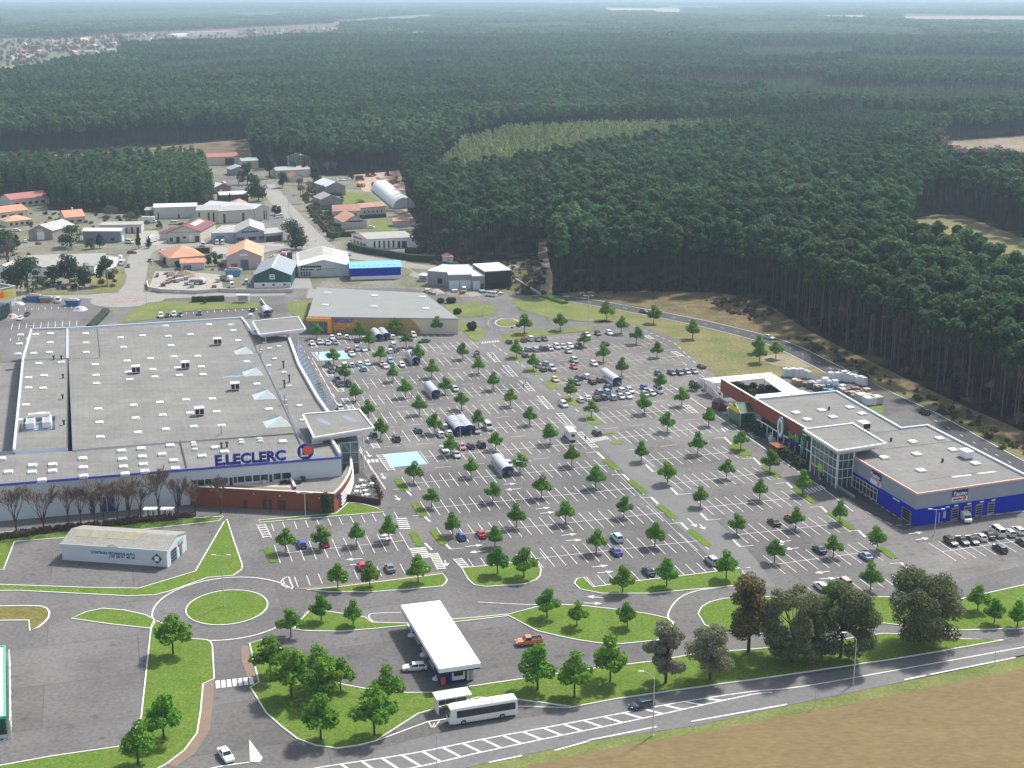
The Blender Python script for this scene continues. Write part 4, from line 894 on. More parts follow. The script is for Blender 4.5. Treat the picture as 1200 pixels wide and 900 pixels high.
# small greenhouse porch with a yellow sign
s=s_f(880,487,2); p0=Vector((R0.x,R0.y,0))-fu*(s+3.7)+fnorm*.5
b=MB(); L=7.5;dp=4.2
q=[p0,p0+fnorm*dp,p0+fu*L+fnorm*dp,p0+fu*L]
b.hexa([(p.x,p.y,.02) for p in q]+[(p.x,p.y,4.2) for p in q])
r0=(q[0]+q[3])/2+Vector((0,0,6.2)); r1=(q[1]+q[2])/2+Vector((0,0,6.2)); t=[x+Vector((0,0,4.2)) for x in q]
b.poly([t[0],t[1],r1,r0]); b.poly([t[3],r0,r1,t[2]]); b.poly([t[1],t[2],r1]); b.poly([t[0],r0,t[3]])
gh=b.build('greenhouse_porch',glass('green_glass',(.04,.12,.07)),gcb,recalc=True)
b=MB()
for a_,c_ in ((t[1],r1),(t[2],r1),(t[1],t[2]),(q[1],t[1]),(q[2],t[2]),(r0,r1),(t[0],t[1]),(t[3],t[2])): b.tube(a_,c_,.16,n=4)
b.build('porch_frame',mat('pale_green_frame',(.35,.5,.38),.5,var=.05),gh)
yb=MB(); qq=q[1]+fnorm*.2+fu*.5; yb.hexa([tuple(x) for x in (qq+Vector((0,0,4.0)),qq+fu*6.4+Vector((0,0,4.0)),qq+fu*6.4+fnorm*.15+Vector((0,0,4.0)),qq+fnorm*.15+Vector((0,0,4.0)))]+[tuple(x) for x in (qq+Vector((0,0,5.4)),qq+fu*6.4+Vector((0,0,5.4)),qq+fu*6.4+fnorm*.15+Vector((0,0,5.4)),qq+fnorm*.15+Vector((0,0,5.4)))])
ys=yb.build('yellow_sign',mat('sign_yellow',(.75,.56,.02),.5,var=0),gh,recalc=True)
text_on('sign_lettering','PROMOS',.9,mat('sign_dark_green',(.02,.1,.03),.5,var=0),ys,qq+fnorm*.25+Vector((0,0,4.3))+fu*.7,fu,depth=.08,width=6.2) if 0 else None
# ---------------------------------------------------------------- garden yard canopies, each one on posts
def flat_canopy(name,label,pts,h,m):
    P=pxy(pts,h); c=sum(P,Vector())/len(P); t=thing(name,label,'canopy',(c.x,c.y,0))
    b=MB(); b.prism([(p.x,p.y) for p in P],h-.25,h,0); b.build('roof',m,t)
    b=MB()
    for p in P: q=p.lerp(c,.06); b.tube((q.x,q.y,0),(q.x,q.y,h-.25),.12,n=6)
    b.build('post',LGREY,t); return t
CAN=mat('offwhite_canopy',(.62,.6,.58),.6,var=.06,scale=.2)
flat_canopy('yard_canopy','long off-white canopy along the far side of the garden yard',[(823,443.5),(903,436.3),(912,441.5),(838,449)],4.6,CAN)
flat_canopy('yard_canopy','off-white slanting canopy strip between the plant yard and the pallet store',[(895,444),(912.5,441.8),(941,459.5),(918,460)],4.5,CAN)
flat_canopy('yard_canopy','low white canopy against the garden centre roof edge, beside the plants',[(886,462.5),(940,457.6),(952,461),(884,466)],4.9,WHITE)
# ---------------------------------------------------------------- vehicle test centre
h=4.6
A=G(73.5,657.5); B=G(196.5,666); C=G(216,643)
u=(B-A).normalized(); n=Vector((-u.y,u.x,0)); L=(B-A).length; dp=11.0
base=(A+B)/2; vt=thing('inspection_garage','long white vehicle inspection hall with grey roof and a green diamond sign','garage',(base.x,base.y,0))
def gable(root,A,u,n,L,dp,he,hr,wm,rm,ridge='along',over=.4,ends=None,wallname='wall',roofname='roof',oz=0.0):
    P=[A,A+u*L,A+u*L+n*dp,A+n*dp]; z=lambda p,h:(p.x,p.y,h)
    b=MB()
    if ridge=='flat':
        b.prism([(p.x,p.y) for p in P],oz,he-.15,0); w=b.build(wallname,wm,root)
        Q=[A-u*.15-n*.15,A+u*(L+.15)-n*.15,A+u*(L+.15)+n*(dp+.15),A-u*.15+n*(dp+.15)]
        b=MB(); b.prism([(p.x,p.y) for p in Q],he-.15,he+.15,0); r=b.build(roofname,rm,root); return w,r
    for i in range(4): p,q=P[i],P[(i+1)%4]; b.poly([z(p,oz),z(q,oz),z(q,he),z(p,he)])
    if ridge=='along':
        m0=A+n*dp/2; m1=m0+u*L
        b.poly([z(P[1],he),z(P[2],he),z(m1,hr)]); b.poly([z(P[3],he),z(P[0],he),z(m0,hr)])
        E=[A-u*over-n*over,A+u*(L+over)-n*over,A+u*(L+over)+n*(dp+over),A-u*over+n*(dp+over)]; r0=m0-u*over; r1=m1+u*over
        faces=[(E[0],E[1],r1,r0),(E[2],E[3],r0,r1)]
    elif ridge=='across':
        m0=A+u*L/2; m1=m0+n*dp
        b.poly([z(P[0],he),z(P[1],he),z(m0,hr)]); b.poly([z(P[2],he),z(P[3],he),z(m1,hr)])
        E=[A-u*over-n*over,A+u*(L+over)-n*over,A+u*(L+over)+n*(dp+over),A-u*over+n*(dp+over)]; r0=m0-n*over; r1=m1+n*over
        faces=[(E[1],E[2],r1,r0),(E[3],E[0],r0,r1)]
    else: # hip
        E=[A-u*over-n*over,A+u*(L+over)-n*over,A+u*(L+over)+n*(dp+over),A-u*over+n*(dp+over)]; k=min(L,dp)/2
        if L>=dp: r0=A+n*dp/2+u*k; r1=A+n*dp/2+u*(L-k+.01); faces=[(E[0],E[1],r1,r0),(E[1],E[2],r1),(E[2],E[3],r0,r1),(E[3],E[0],r0)]
        else: r0=A+u*L/2+n*k; r1=A+u*L/2+n*(dp-k+.01); faces=[(E[0],E[1],r0),(E[1],E[2],r1,r0),(E[2],E[3],r1),(E[3],E[0],r0,r1)]
    w=b.build(wallname,wm,root)
    drop=(hr-he)/(((dp if ridge!='across' else L)/2))*over
    b=MB(); t=.22
    for f in faces:
        pts=[]
        for p in f: pts.append(Vector((p.x,p.y,hr+.06)) if (p-r0).length<1e-6 or (p-r1).length<1e-6 else Vector((p.x,p.y,he-drop+.06)))
        b.poly([p+Vector((0,0,t)) for p in pts]); b.poly(list(reversed(pts)))
        for i in range(len(pts)): p,q=pts[i],pts[(i+1)%len(pts)]; b.poly([p,q,q+Vector((0,0,t)),p+Vector((0,0,t))])
    r=b.build(roofname,rm,root)
    return w,r
gable(vt,A,u,n,L,dp,h-.6,h+.75,WHITEB,mat('lichen_roof',(.3,.295,.27),.85,var=.12,col2=(.24,.23,.19),scale=.4,scale2=1.5),over=.15)
fnn=-n
panel(vt,'fascia',A,u,fnn,-.3,L+.3,h-1.1,h-.35,WHITEB,.25); b=MB(); p=A+u*(L*.49)+fnn*.12; b.poly([p-u*1.6+Vector((0,0,h-.4)),p+u*1.6+Vector((0,0,h-.4)),p+Vector((0,0,h+.35))]); b.build('fascia_peak',WHITE,vt)
panel(vt,'plinth',A,u,fnn,0,L,.02,.3,mat('brown_plinth',(.22,.14,.1),.8,var=.15),.1)
sB=panel(vt,'sign_board',A,u,fnn,L*.28,L*.71,1.65,3.05,mat('pale_blue_board',(.56,.64,.71),.5,var=0),.05)
SB=mat('blue_lettering',(.03,.07,.22),.5,var=0)
text_on('sign_lettering','CONTROLE TECHNIQUE AUTO',.85,SB,sB,A+u*(L*.285)+fnn*.1+Vector((0,0,2.4)),u,depth=.06,width=L*.415)
text_on('sign_lettering','( 05 58 41 40 56',.75,SB,sB,A+u*(L*.45)+fnn*.1+Vector((0,0,1.72)),u,depth=.06,width=L*.25)
c_=A+u*(L*.905)+fnn*.1+Vector((0,0,2.1)); b=MB(); k=1.25
b.poly([c_+u*k,c_+Vector((0,0,k)),c_-u*k,c_-Vector((0,0,k))]); dm=b.build('diamond_sign',mat('sign_teal',(.01,.12,.1),.5,var=0),vt,recalc=True)
b=MB(); c2=c_+fnn*.04; b.poly([c2-u*.5+Vector((0,0,-.55)),c2+u*.5+Vector((0,0,-.55)),c2+u*.5+Vector((0,0,.55)),c2-u*.5+Vector((0,0,.55))]); b.build('sign_face',WHITE,dm)
Bc=A+u*L
panel(vt,'door',Bc,n,u,2.2,5.2,.1,3.2,mat('glass_door_blue',(.12,.18,.25),.3,var=.3,scale=1.5),.1); panel(vt,'door',Bc,n,u,7.0,8.2,.1,2.4,mat('glass_door_blue',(0,0,0)),.1)
b=MB()
for k in range(4): p=Bc+n*3.7+u*.14; b.box((p.x,p.y,.6+k*.7),(.08,2.6,.25),math.atan2(u.y,u.x))
b.build('door_slats',BLACK,vt); panel(vt,'end_sign',Bc,n,u,6.3,9.0,3.0,4.0,mat('end_sign_green',(.25,.5,.45),.5,var=.2,scale=3),.1); panel(vt,'end_sign',Bc,n,u,6.3,9.0,2.5,2.85,MATS['red_band'],.1)
for k in range(4):
    p=A+u*(L*(.13+.16*k))+n*(dp*.36); zr=h-.6+1.35*.72+.32; b=MB(); sl=1.35/(dp/2)
    b.poly([p-u*1.6-n*1.2+Vector((0,0,zr-1.2*sl)),p+u*1.6-n*1.2+Vector((0,0,zr-1.2*sl)),p+u*1.6+n*1.2+Vector((0,0,zr+1.2*sl)),p-u*1.6+n*1.2+Vector((0,0,zr+1.2*sl))]); b.build('roof_light',mat('yellowed_plastic',(.32,.29,.2),.6,var=.15),vt)
# ---------------------------------------------------------------- filling station
h=4.5
P=pxy([(469.5,709),(515.5,703.5),(563.5,777),(514.5,784)],h); c=sum(P,Vector())/4
fs=thing('filling_station','filling station canopy, flat white slab with navy underside and a kiosk at its near end','filling station',(c.x,c.y,0))
b=MB(); b.prism([(p.x,p.y) for p in P],h-.85,h,0); b.build('canopy',mat('canopy_white',(.85,.85,.85),.5,var=.02),fs)
b=MB(); Q_=[c+(p-c)*.985 for p in P]; b.prism([(p.x,p.y) for p in Q_],h-1.25,h-.86,0); b.build('canopy_soffit',NAVY,fs)
su=(P[2]-P[3]).normalized(); sv=(P[0]-P[3]).normalized()
p=P[3]+su*.8+sv*2.2; wdt=(P[2]-P[3]).length
q=[p,p+su*(wdt-1.6),p+su*(wdt-1.6)+sv*4.5,p+sv*4.5]
b=MB(); b.hexa([(x.x,x.y,.02) for x in q]+[(x.x,x.y,h-1.26) for x in q]); kk=b.build('kiosk',NAVY,fs,recalc=True)
kn=Vector((su.y,-su.x,0)); p=Vector((p.x,p.y,0))
for s0,s1,z0,z1,m,nm in ((.1,.9,.2,1.6,SIGNO,'gas_cage'),(2.2,4.6,.7,2.7,WHITE,'kiosk_window'),(5.0,5.5,.3,2.8,CREAM,'display'),(5.6,6.1,.3,2.8,mat('green_display',(.2,.4,.3),.5,var=.2),'display'),(6.2,6.8,.3,2.8,WHITE,'display')):
    panel(fs,nm,p,su,kn,min(s0,wdt-2),min(s1,wdt-1.7),z0,z1,m,.12,parent=kk)
panel(fs,'window_glass',p,su,kn,2.5,4.3,1.5,2.4,GLASS,.15,parent=kk)
for k in range(4):
    for s in (.24,.76):
        q=P[3]+(P[0]-P[3])*(.28+.2*k)+(su*wdt)*s; b=MB(); b.box((q.x,q.y,.02),(.5,.5,h-1.2),math.atan2(su.y,su.x)); b.build('post',NAVY,fs)
        q2=q+sv*2; b=MB(); b.box((q2.x,q2.y,.22),(.9,.6,1.6),math.atan2(su.y,su.x)); b.box((q2.x,q2.y,.02),(1.4,4.2,.2),math.atan2(su.y,su.x)); pp=b.build('fuel_pump',LGREY,fs)
for x,y in ((482,745),(496,768),(511,796)):
    q=G(x,y); b=MB(); b.tube((q.x,q.y,.02),(q.x,q.y,.35),.75,.6,n=12); b.tube((q.x,q.y,.35),(q.x,q.y,.9),.12,n=6); b.build('pump_island_end',WHITE,fs)
# bus shelter
A=G(513,838); u=(G(555,831)-A).normalized(); n=Vector((-u.y,u.x,0)); bs=thing('bus_shelter','white bus shelter with a flat roof behind the coach','bus shelter',tuple(A))
L=6.2
b=MB(); q=[A-u*.2-n*.3,A+u*L-n*.3,A+u*L+n*2.6,A-u*.2+n*2.6]; b.hexa([(x.x,x.y,2.9) for x in q]+[(x.x,x.y,3.15) for x in q]); b.build('roof',WHITE,bs,recalc=True)
b=MB(); q=[A,A+u*.2,A+u*.2+n*2.3,A+n*2.3]; b.hexa([(x.x,x.y,.03) for x in q]+[(x.x,x.y,2.9) for x in q]); b.build('side_wall',WHITE,bs,recalc=True)
b=MB(); q=[A+n*2.2,A+u*(L-.2)+n*2.2,A+u*(L-.2)+n*2.35,A+n*2.35]; b.hexa([(x.x,x.y,.6) for x in q]+[(x.x,x.y,2.89) for x in q]); b.build('back_panel',glass('shelter_glass',(.1,.12,.13)),bs,recalc=True)
b=MB(); 
for s in (2,4,L-.3): x=A+u*s+n*2.1; b.tube((x.x,x.y,.02),(x.x,x.y,2.9),.06)
x=A+u*(L-.3)+n*.2; b.tube((x.x,x.y,.02),(x.x,x.y,2.9),.06); b.build('post',LGREY,bs)
b=MB(); x=A+u*3+n*1.8; b.box((x.x,x.y,.45),(3.5,.4,.08),math.atan2(u.y,u.x)); b.build('bench',GREY,bs)

# building with green trim at the left edge, and white racks before the big store
hq=4.0; P=pxy([(-60,762),(5.5,757.5),(6,840),(-60,846)],hq); c=sum(P,Vector())/4
t=thing('trimmed_building','white-roofed low building with green trim cut by the left edge','building',(c.x,c.y,0))
b=MB(); b.prism([(q.x,q.y) for q in P],.02,hq-.3,0); b.build('wall',mat('green_wall',(.01,.1,.06),.5,var=.15),t)
b=MB(); b.prism([(q.x,q.y) for q in P],hq-.3,hq,0); b.build('roof',WHITE,t)
b=MB(); parapet(b,P,hq-.3,hq+.2,.3); b.build('fascia',mat('mint_green',(.12,.45,.33),.5,var=.05),t)
b=MB()
for k in range(8):
    q=P[1].lerp(P[2],k/7)+Vector((.75,0,0)); b.tube((q.x,q.y,.02),(q.x,q.y,3.4),.09,n=5)
q0=P[1]+Vector((.75,0,0)); q1=P[2]+Vector((.75,0,0))
for z in (1.1,2.2,3.3): b.tube((q0.x,q0.y,z),(q1.x,q1.y,z),.07,n=4)
b.build('rail',WHITE,t)
d=(P[2]-P[3]).normalized(); panel(t,'window',Vector((P[3].x,P[3].y,0)),d,Vector((d.y,-d.x,0)),5,(P[2]-P[3]).length-.5,.9,2.6,GLASS); panel(t,'base_band',Vector((P[3].x,P[3].y,0)),d,Vector((d.y,-d.x,0)),0,(P[2]-P[3]).length,.03,.7,WHITEB)
for x,l in ((176,'left white open rack before the big store wall'),(196,'right white open rack before the big store wall')):
    q=G(x,608); t=thing('trolley_rack',l,'rack',tuple(q)); b=MB(); [b.box((q.x+dx,q.y+dy,0),(.15,.15,2.2),0) for dx in (-1.3,0,1.3) for dy in (0,1.4)]; b.build('posts',WHITE,t); b=MB(); b.box((q.x,q.y+.7,2.2),(3.2,1.8,.25),0); b.build('roof',WHITE,t)
# ================================================================== VILLAGE BUILDINGS
def house(name,label,cat,A,B,dp,he,hr,ridge,wm,rm,wins=(),group=None,over=.4,skew=0):
    a,c=G(*A),G(*B); u=(c-a).normalized(); n=Vector((-u.y,u.x,0)); L=(c-a).length
    if skew: n=Matrix.Rotation(math.radians(skew),3,'Z')@n
    m=(a+c)/2; t=thing(name,label,cat,(m.x,m.y,0),group)
    w,r=gable(t,a,u,n,L,dp,he,hr,wm,rm,ridge,over)
    F_={'F':(a,u,-n,L),'R':(a+u*L,n,u,dp),'L':(a+n*dp,-n,-u,dp)}
    for q in wins:
        nm,f,s0,s1,z0,z1,mm=q; P,uu,nn,LL=F_[f]; panel(t,nm,P,uu,nn,LL*s0,LL*s1,z0,z1,mm)
    t_info[t.name]=(a,u,n,L,dp,he,hr,r); return t
t_info={}
def wrow(f,n,z0,z1,m=GLASS,nm='window',a=.08,c=.92,fill=.55):
    out=[]
    for k in range(n):
        s=a+(c-a)*k/n; out.append((nm,f,s+(c-a)/n*(1-fill)/2,s+(c-a)/n*(1+fill)/2,z0,z1,m))
    return out
BRD=mat('dark_brown_door',(.06,.03,.025),.6,var=.1); GDOOR=mat('slate_door',(.12,.15,.2),.5,var=.1)
house('farm_warehouse','long red-roofed warehouse before the dark pines at the left edge','warehouse',(13,243.5),(58,238.5),14,4.5,7,'along',WALLS,TILE_R,wrow('F',5,1,2.5))
house('tiled_house','long low house with an orange roof at the left edge','house',(-14,259),(33,253.5),14,3.6,6,'along',CREAM,TILE_O,wrow('F',4,.8,2.2)+[('window','R',.3,.6,1,2.2,GLASS)])
house('tiled_house','peach-roofed bungalow below the long orange roof','house',(8,266.5),(38,263.5),11,3,5,'hip',CREAM,TILE_P,wrow('F',4,.8,2.1))
t=house('tiled_house','pink house with an orange gable roof and chimney beside the pine grove','house',(77,263),(100,261),12,3.6,6.6,'along',PINKW,TILE_O,wrow('F',2,.8,2.0)+[('window','L',.25,.4,.8,2,GLASS),('window','L',.6,.75,.8,2,GLASS)])
a,u,n,L,dp,he,hr,r=t_info[t.name]; b=MB(); p=a+u*L*.55+n*dp*.55; b.box((p.x,p.y,6),(.9,.9,2),0); b.build('chimney',PINKW,r)
house('barn','grey barn with a big white door in its gable','barn',(34,281.5),(62,281),20,4.6,7.6,'across',mat('weathered_wall',(.3,.27,.23),.85,var=.15),FIBRO,[('door','F',.36,.66,.05,4.3,WHITE),('window','F',.36,.6,4.7,5.6,LGREY)],skew=-22)
house('shed','small red-roofed lean-to against the grey barn','shed',(63.5,279),(74,277),9,2.6,3.9,'along',WALLS,TILE_R,[('door','F',.2,.5,.05,2,BRD)])
house('workshop','blue-grey shed with a pale roof beyond the round dark tree','workshop',(98,284),(142,284),9,5.6,6.4,'along',mat('bluegrey_wall',(.2,.215,.27),.6,var=.06),SHEETW,wrow('F',3,1,2.2,DGREY,fill=.3)+[('door','R',.3,.6,.05,3,WHITE)])
house('workshop','long flat-roofed unit with dark openings behind the blue-grey shed','workshop',(117,274),(166,273),11,4.4,4.6,'flat',WALLS,FIBRO,[('door','F',.6,.66,.05,3,DGREY),('door','F',.75,.8,.05,3,DGREY),('door','F',.88,.95,.05,3,BRD),('window','F',.1,.3,1,2.4,GLASS)])
house('warehouse','big grey-roofed warehouse with a white gable end, behind the roadside trees','warehouse',(13,326),(111,323),26,4.4,7.6,'along',WHITE,FIBRO,wrow('F',6,1,2.6)+[('window','R',.45,.55,4,5,GLASS)],skew=-18)
house('shed','white-gabled grey shed at the left edge beside the roadside trees','shed',(-6,326),(14,325),14,3.5,5.6,'across',WHITE,FIBRO,[('door','F',.35,.65,.05,2.6,DGREY)],skew=-22)
t=house('warehouse','maroon-roofed warehouse with six white roof panels','warehouse',(197.3,284.5),(235,283.5),27,5.2,8.2,'across',CREAMW,MAROON,[('door','F',.25,.36,.05,3,BRD),('door','F',.65,.77,.05,3.6,WHITE),('door','F',.84,.96,.05,3,BRD),('window','F',.46,.56,2,3,GLASS),('window','F',.05,.15,.6,2.6,BRD),('fascia','F',.01,.99,5.0,5.3,GREY)],skew=-14)
a,u,n,L,dp,he,hr,r=t_info[t.name]
for k in range(6):
    b=MB(); sl=(hr-he)/(L/2); f0,f1=.56,.74
    for s0,s1,d0,d1 in ((f0,f1,.28+.1*k,.335+.1*k),):
        q=[(s0,d0),(s1,d0),(s1,d1),(s0,d1)]
        b.poly([tuple((a+u*L*s+n*dp*d)+Vector((0,0,hr-(s-.5)*L*sl+.36))) for s,d in q])
    b.build('roof_light',SKYL,r)
house('shed','maroon lean-to annex left of the white-panelled maroon roof','shed',(187,281),(197,281.5),20,3.4,4.8,'along',CREAMW,MAROON,skew=-14)
house('warehouse','long cream warehouse before the pine grove','warehouse',(181,256.5),(231,255),14,6.2,7.2,'along',CREAMW,SHEETW,[('door','F',.08,.11,.05,3.5,DGREY),('door','F',.55,.59,.05,2.2,DGREY),('tank','F',.8,.9,.3,2.6,mat('pale_blue',(.3,.5,.65),.5,var=.05))])
house('shed','small brick-coloured shed at the left end of the long cream warehouse','shed',(170,254),(181,254),9,3.6,4.6,'along',mat('brickish',(.25,.16,.13),.8,var=.1),FIBRO,[('door','F',.5,.8,.05,2.6,DGREY)])
house('warehouse','cream warehouse with tall maroon door strips behind the maroon roof','warehouse',(231,262),(256,261.5),20,7,8.2,'along',CREAMW,FIBRO,[('door','F',.08,.16,.05,6,BRD),('door','F',.52,.6,.05,6,BRD),('door','F',.75,.83,.05,6,BRD)])
house('warehouse','cream warehouse with two dark doorways beyond the grey workshops','warehouse',(256,262),(298,259.5),18,6.6,7.8,'along',CREAMW,FIBRO,[('door','F',.14,.2,.05,5,BRD),('door','F',.67,.73,.05,5,BRD)])
house('warehouse','cream gabled warehouse end with tall slit windows beside the car park','warehouse',(299,259),(316,257),34,6.6,8.6,'across',CREAMW,SHEETW,[('window','F',.6,.68,.5,5,GLASS),('window','F',.75,.8,.5,5,GLASS)],skew=25)
t=house('workshop','grey workshop with a flat roof and eight skylights','workshop',(248,285),(276,284),24,5,5.3,'flat',mat('blue_grey_render',(.3,.33,.37),.7,var=.06),FIBRO,[('window','F',.2,.55,2.7,3.6,GDOOR),('door','F',.15,.45,.05,2.5,GDOOR)],skew=-14)
a,u,n,L,dp,he,hr,r=t_info[t.name]
for i in range(2):
    for k in range(4): p=a+u*L*(.35+.28*i)+n*dp*(.2+.2*k+.06*i); b=MB(); b.box((p.x,p.y,5.1),(1.9,1.3,.3),0); b.build('skylight',SKYL,r)
house('workshop','grey gabled workshop with a strip of dark windows in its gable','workshop',(276.5,285),(310,283),24,5.2,8.2,'across',MATS['blue_grey_render'],FIBRO,wrow('F',6,5.0,5.8,GLASS,a=.2,c=.8,fill=.8)+[('window','F',.02,.3,1.2,2.8,BRD),('window','F',.45,.72,1.2,2.8,BRD),('window','F',.8,.98,1.0,2.8,GLASS)],skew=-10)
house('garage','flat-roofed garage with a dark maroon front under the street trees','garage',(310.5,284),(332,282),16,4.2,4.5,'flat',MATS['blue_grey_render'],FIBRO,[('door','F',.05,.9,.1,2.9,BRD)],skew=-10)
house('tiled_house','cream villa with a bright orange hipped roof inside a dark hedge','house',(199,313),(240,309.5),20,4.0,7.6,'hip',CREAM,TILE_O,wrow('F',3,1,2.4)+[('window','L',.2,.4,1,2.2,GLASS)])
house('garage','low orange-roofed garage in front of the hipped villa','garage',(212,317),(240,316),8,3.2,4.4,'along',WALLS,TILE_O,[('door','F',.1,.45,.05,2.4,GDOOR),('door','F',.55,.9,.05,2.4,WALLS)])
house('warehouse','peach gabled warehouse with a slate-grey shutter','warehouse',(266,315.5),(307,314.5),26,5.6,9,'across',PINKW,TILE_P,[('door','F',.4,.62,.05,4.2,GDOOR),('door','F',.12,.3,.05,2.4,GDOOR),('wall_sign','F',.38,.62,6,6.9,WHITE)])
t=house('warehouse','green-fronted warehouse with a slate roof and a small white wall sign','warehouse',(298,337.5),(341,337),30,5.4,8.6,'across',mat('bottle_green',(.01,.09,.085),.6,var=.08),SHEETG,[('lower_wall','F',.0,1.0,.05,2.3,WHITE)],skew=0)
a,u,n,L,dp,he,hr,r=t_info[t.name]; P=a; f=-n
sg=panel(t,'wall_sign',P,u,f,L*.43,L*.57,3.7,5.8,WHITE,.12); panel(t,'sign_mark',P,u,f,L*.455,L*.545,4.1,4.7,GDOOR,.15,parent=sg); panel(t,'sign_mark',P,u,f,L*.455,L*.545,5.1,5.5,GDOOR,.15,parent=sg)
for s in (.25,.53,.83): panel(t,'window',P,u,f,L*s-.5,L*s+.5,.9,1.7,DGREY,.12)
panel(t,'door',P,u,f,L*.88,L*.98,.1,1.9,LGREY,.12)
b=MB(); p=a+u*L/2; ribbon(b,[p-n*.4,p+n*(dp+.4)],.5,hr+.36); b.build('ridge_cap',WHITE,r)
t=house('warehouse','white wholesale shed with a black sign board over its glass doors','shop building',(350,324.5),(410,323.5),34,4.6,7.4,'across',mat('pale_cladding',(.5,.55,.57),.6,var=.05),SHEETW,wrow('F',4,.2,2.3,GLASS,a=.03,c=.24,fill=.6),skew=4)
a,u,n,L,dp,he,hr,r=t_info[t.name]; f=-n
sg=panel(t,'sign_board',a,u,f,L*.05,L*.44,2.9,4.9,BLACK,.15); text_on('sign_lettering','Antivages',1.5,WHITE,sg,a+u*L*.065+f*.2+Vector((0,0,3.4)),u,depth=.08,width=L*.36)
text_on('wall_lettering','MODE  LOISIRS  ENFANT',.55,DGREY,t,a+u*L*.47+f*.1+Vector((0,0,3.3)),u,depth=.06,width=L*.34,bold=False) if 0 else None
b=MB()
for k,(s0,s1,z) in enumerate(((.48,.56,3.4),(.57,.64,3.4),(.65,.76,3.4),(.56,.62,2.6),(.63,.69,2.6))): b.box(tuple((a+u*L*(s0+s1)/2+f*.05))[:2]+(z,),(L*(s1-s0),.06,.28),math.atan2(u.y,u.x))
b.build('wall_lettering',mat('faint_lettering',(.3,.33,.35),.6,var=.3,scale=2),t)
b=MB(); sl=(hr-he)/(L/2)
q=[(.02,.35),(.499,.35),(.499,.98),(.02,.98)]; b.poly([tuple(a+u*L*s+n*dp*d+Vector((0,0,hr-abs(s-.5)*L*sl+.33))) for s,d in q]); q=[(.501,.35),(.72,.35),(.72,.98),(.501,.98)]; b.poly([tuple(a+u*L*s+n*dp*d+Vector((0,0,hr-abs(s-.5)*L*sl+.33))) for s,d in q]); b.build('old_roof_sheets',FIBRO,r)
t=house('warehouse','bright blue shed with a sky-blue roof and white base','warehouse',(411,328.5),(470,326.5),13,5.2,6.8,'along',BLUEW,SHEETB,[('base_wall','F',0,1,.05,1.6,WHITE)])
a,u,n,L,dp,he,hr,r=t_info[t.name]
for k in range(9): p=a+u*L*(.08+.1*k)+n*dp*.2; b=MB(); b.box((p.x,p.y,he+.72),(1.1,1.0,.3),0); b.build('roof_light',mat('pale_roof_light',(.45,.6,.7),.5,var=.05),r)
house('showroom','white building with a grey roof and red lettering on its gable, inside a clipped hedge','shop building',(431,292.5),(484,290),20,5,6.6,'along',WHITE,FIBRO,wrow('F',5,.5,4,BRD,a=.1,c=.62,fill=.35)+[('door','F',.66,.72,.1,3.4,BRD),('door','F',.75,.86,.1,3.4,BRD)]+wrow('L',4,.3,2.6,GLASS),skew=14)
t=bpy.data.objects[[k for k in t_info][-1]]; a,u,n,L,dp,he,hr,r=t_info[t.name]
text_on('sign_lettering','ESSENT',1.3,mat('sign_red',(.5,.03,.03),.5,var=0),t,a+n*dp*.85-u*.15+Vector((0,0,3.6)),-n,depth=.1,width=dp*.55)
GST=mat('steel_panel',(.24,.26,.29),.4,var=.06)
house('new_workshop','grey building under construction, left bay with a small dark window','workshop',(501,334),(525,336),16,6.2,6.5,'flat',GST,LGREY,[('window','F',.5,.72,1.0,3.4,BLACK)])
house('new_workshop','middle bay of the new workshop, white shutters under a pale roof','workshop',(525.5,339.5),(553,339),22,6.4,6.7,'flat',GST,SHEETW,[('shutter','F',.03,.46,.1,3.9,WHITEB),('shutter','F',.5,.97,.1,3.9,WHITEB)])
house('new_workshop','short grey bay with a white door between the shutters and the black block','workshop',(553.5,340),(568,339.5),20,6.0,6.3,'flat',GST,SHEETW,[('shutter','F',.05,.6,.1,3.9,WHITEB),('door','F',.68,.9,.1,2.6,BLACK)])
house('office_block','black-clad two-storey block with a white roof edge at the right end of the new workshop','office',(568.5,339),(599,337),18,7.6,7.9,'flat',mat('anthracite',(.022,.024,.027),.5,var=.1),SHEETW,wrow('F',2,4.6,5.3,BLACK,a=.3,c=.95,fill=.5)+[('shop_window','F',.12,.95,.2,2.6,BLACK)])
house('shed','low white hut at the left end of the new grey workshop','shed',(491,329.5),(500.5,330),5,2.6,2.8,'flat',WALLS,WHITE,[('window','F',.1,.9,.7,2,GREY)])
house('tiled_house','long brown-tiled bungalow by the lawn','house',(391,255),(422,254),12,3.4,6,'along',CREAM,TILE_B,wrow('F',4,.8,2.0))
house('tiled_house','right wing of the long bungalow, with brown tiles and a row of small windows','house',(422.5,252.5),(452,250),9,4.2,6,'along',WALLS,TILE_B,wrow('F',5,1,2.2,fill=.35))
house('tiled_house','peach-tiled gabled house with a dark gable opening, beside the bungalow','house',(403,268.5),(430,267.5),18,3.6,7.2,'across',WALLS,TILE_P,[('window','F',.2,.8,3.6,4.4,DGREY)],skew=10)
house('garage','small orange-roofed garage behind the hedged white building','garage',(461,266),(480,265.5),7,3,4.2,'along',WALLS,TILE_O)
house('hut','tiny white hut with an orange roof beside the long hedge','hut',(520,308.5),(531,308),5,2.8,4.2,'hip',WHITE,TILE_O,[('door','F',.38,.62,.05,2.1,LGREY)])
house('barn','grey gabled barn in the orchard gardens','barn',(383,229.5),(405,229),22,5.6,8.4,'across',mat('grey_block',(.28,.26,.25),.85,var=.1),SHEETW,skew=18)
house('barn','smaller grey barn with a green fence in front','barn',(376.5,242.5),(400,242),15,4.2,6.8,'across',MATS['grey_block'],FIBRO,skew=16)
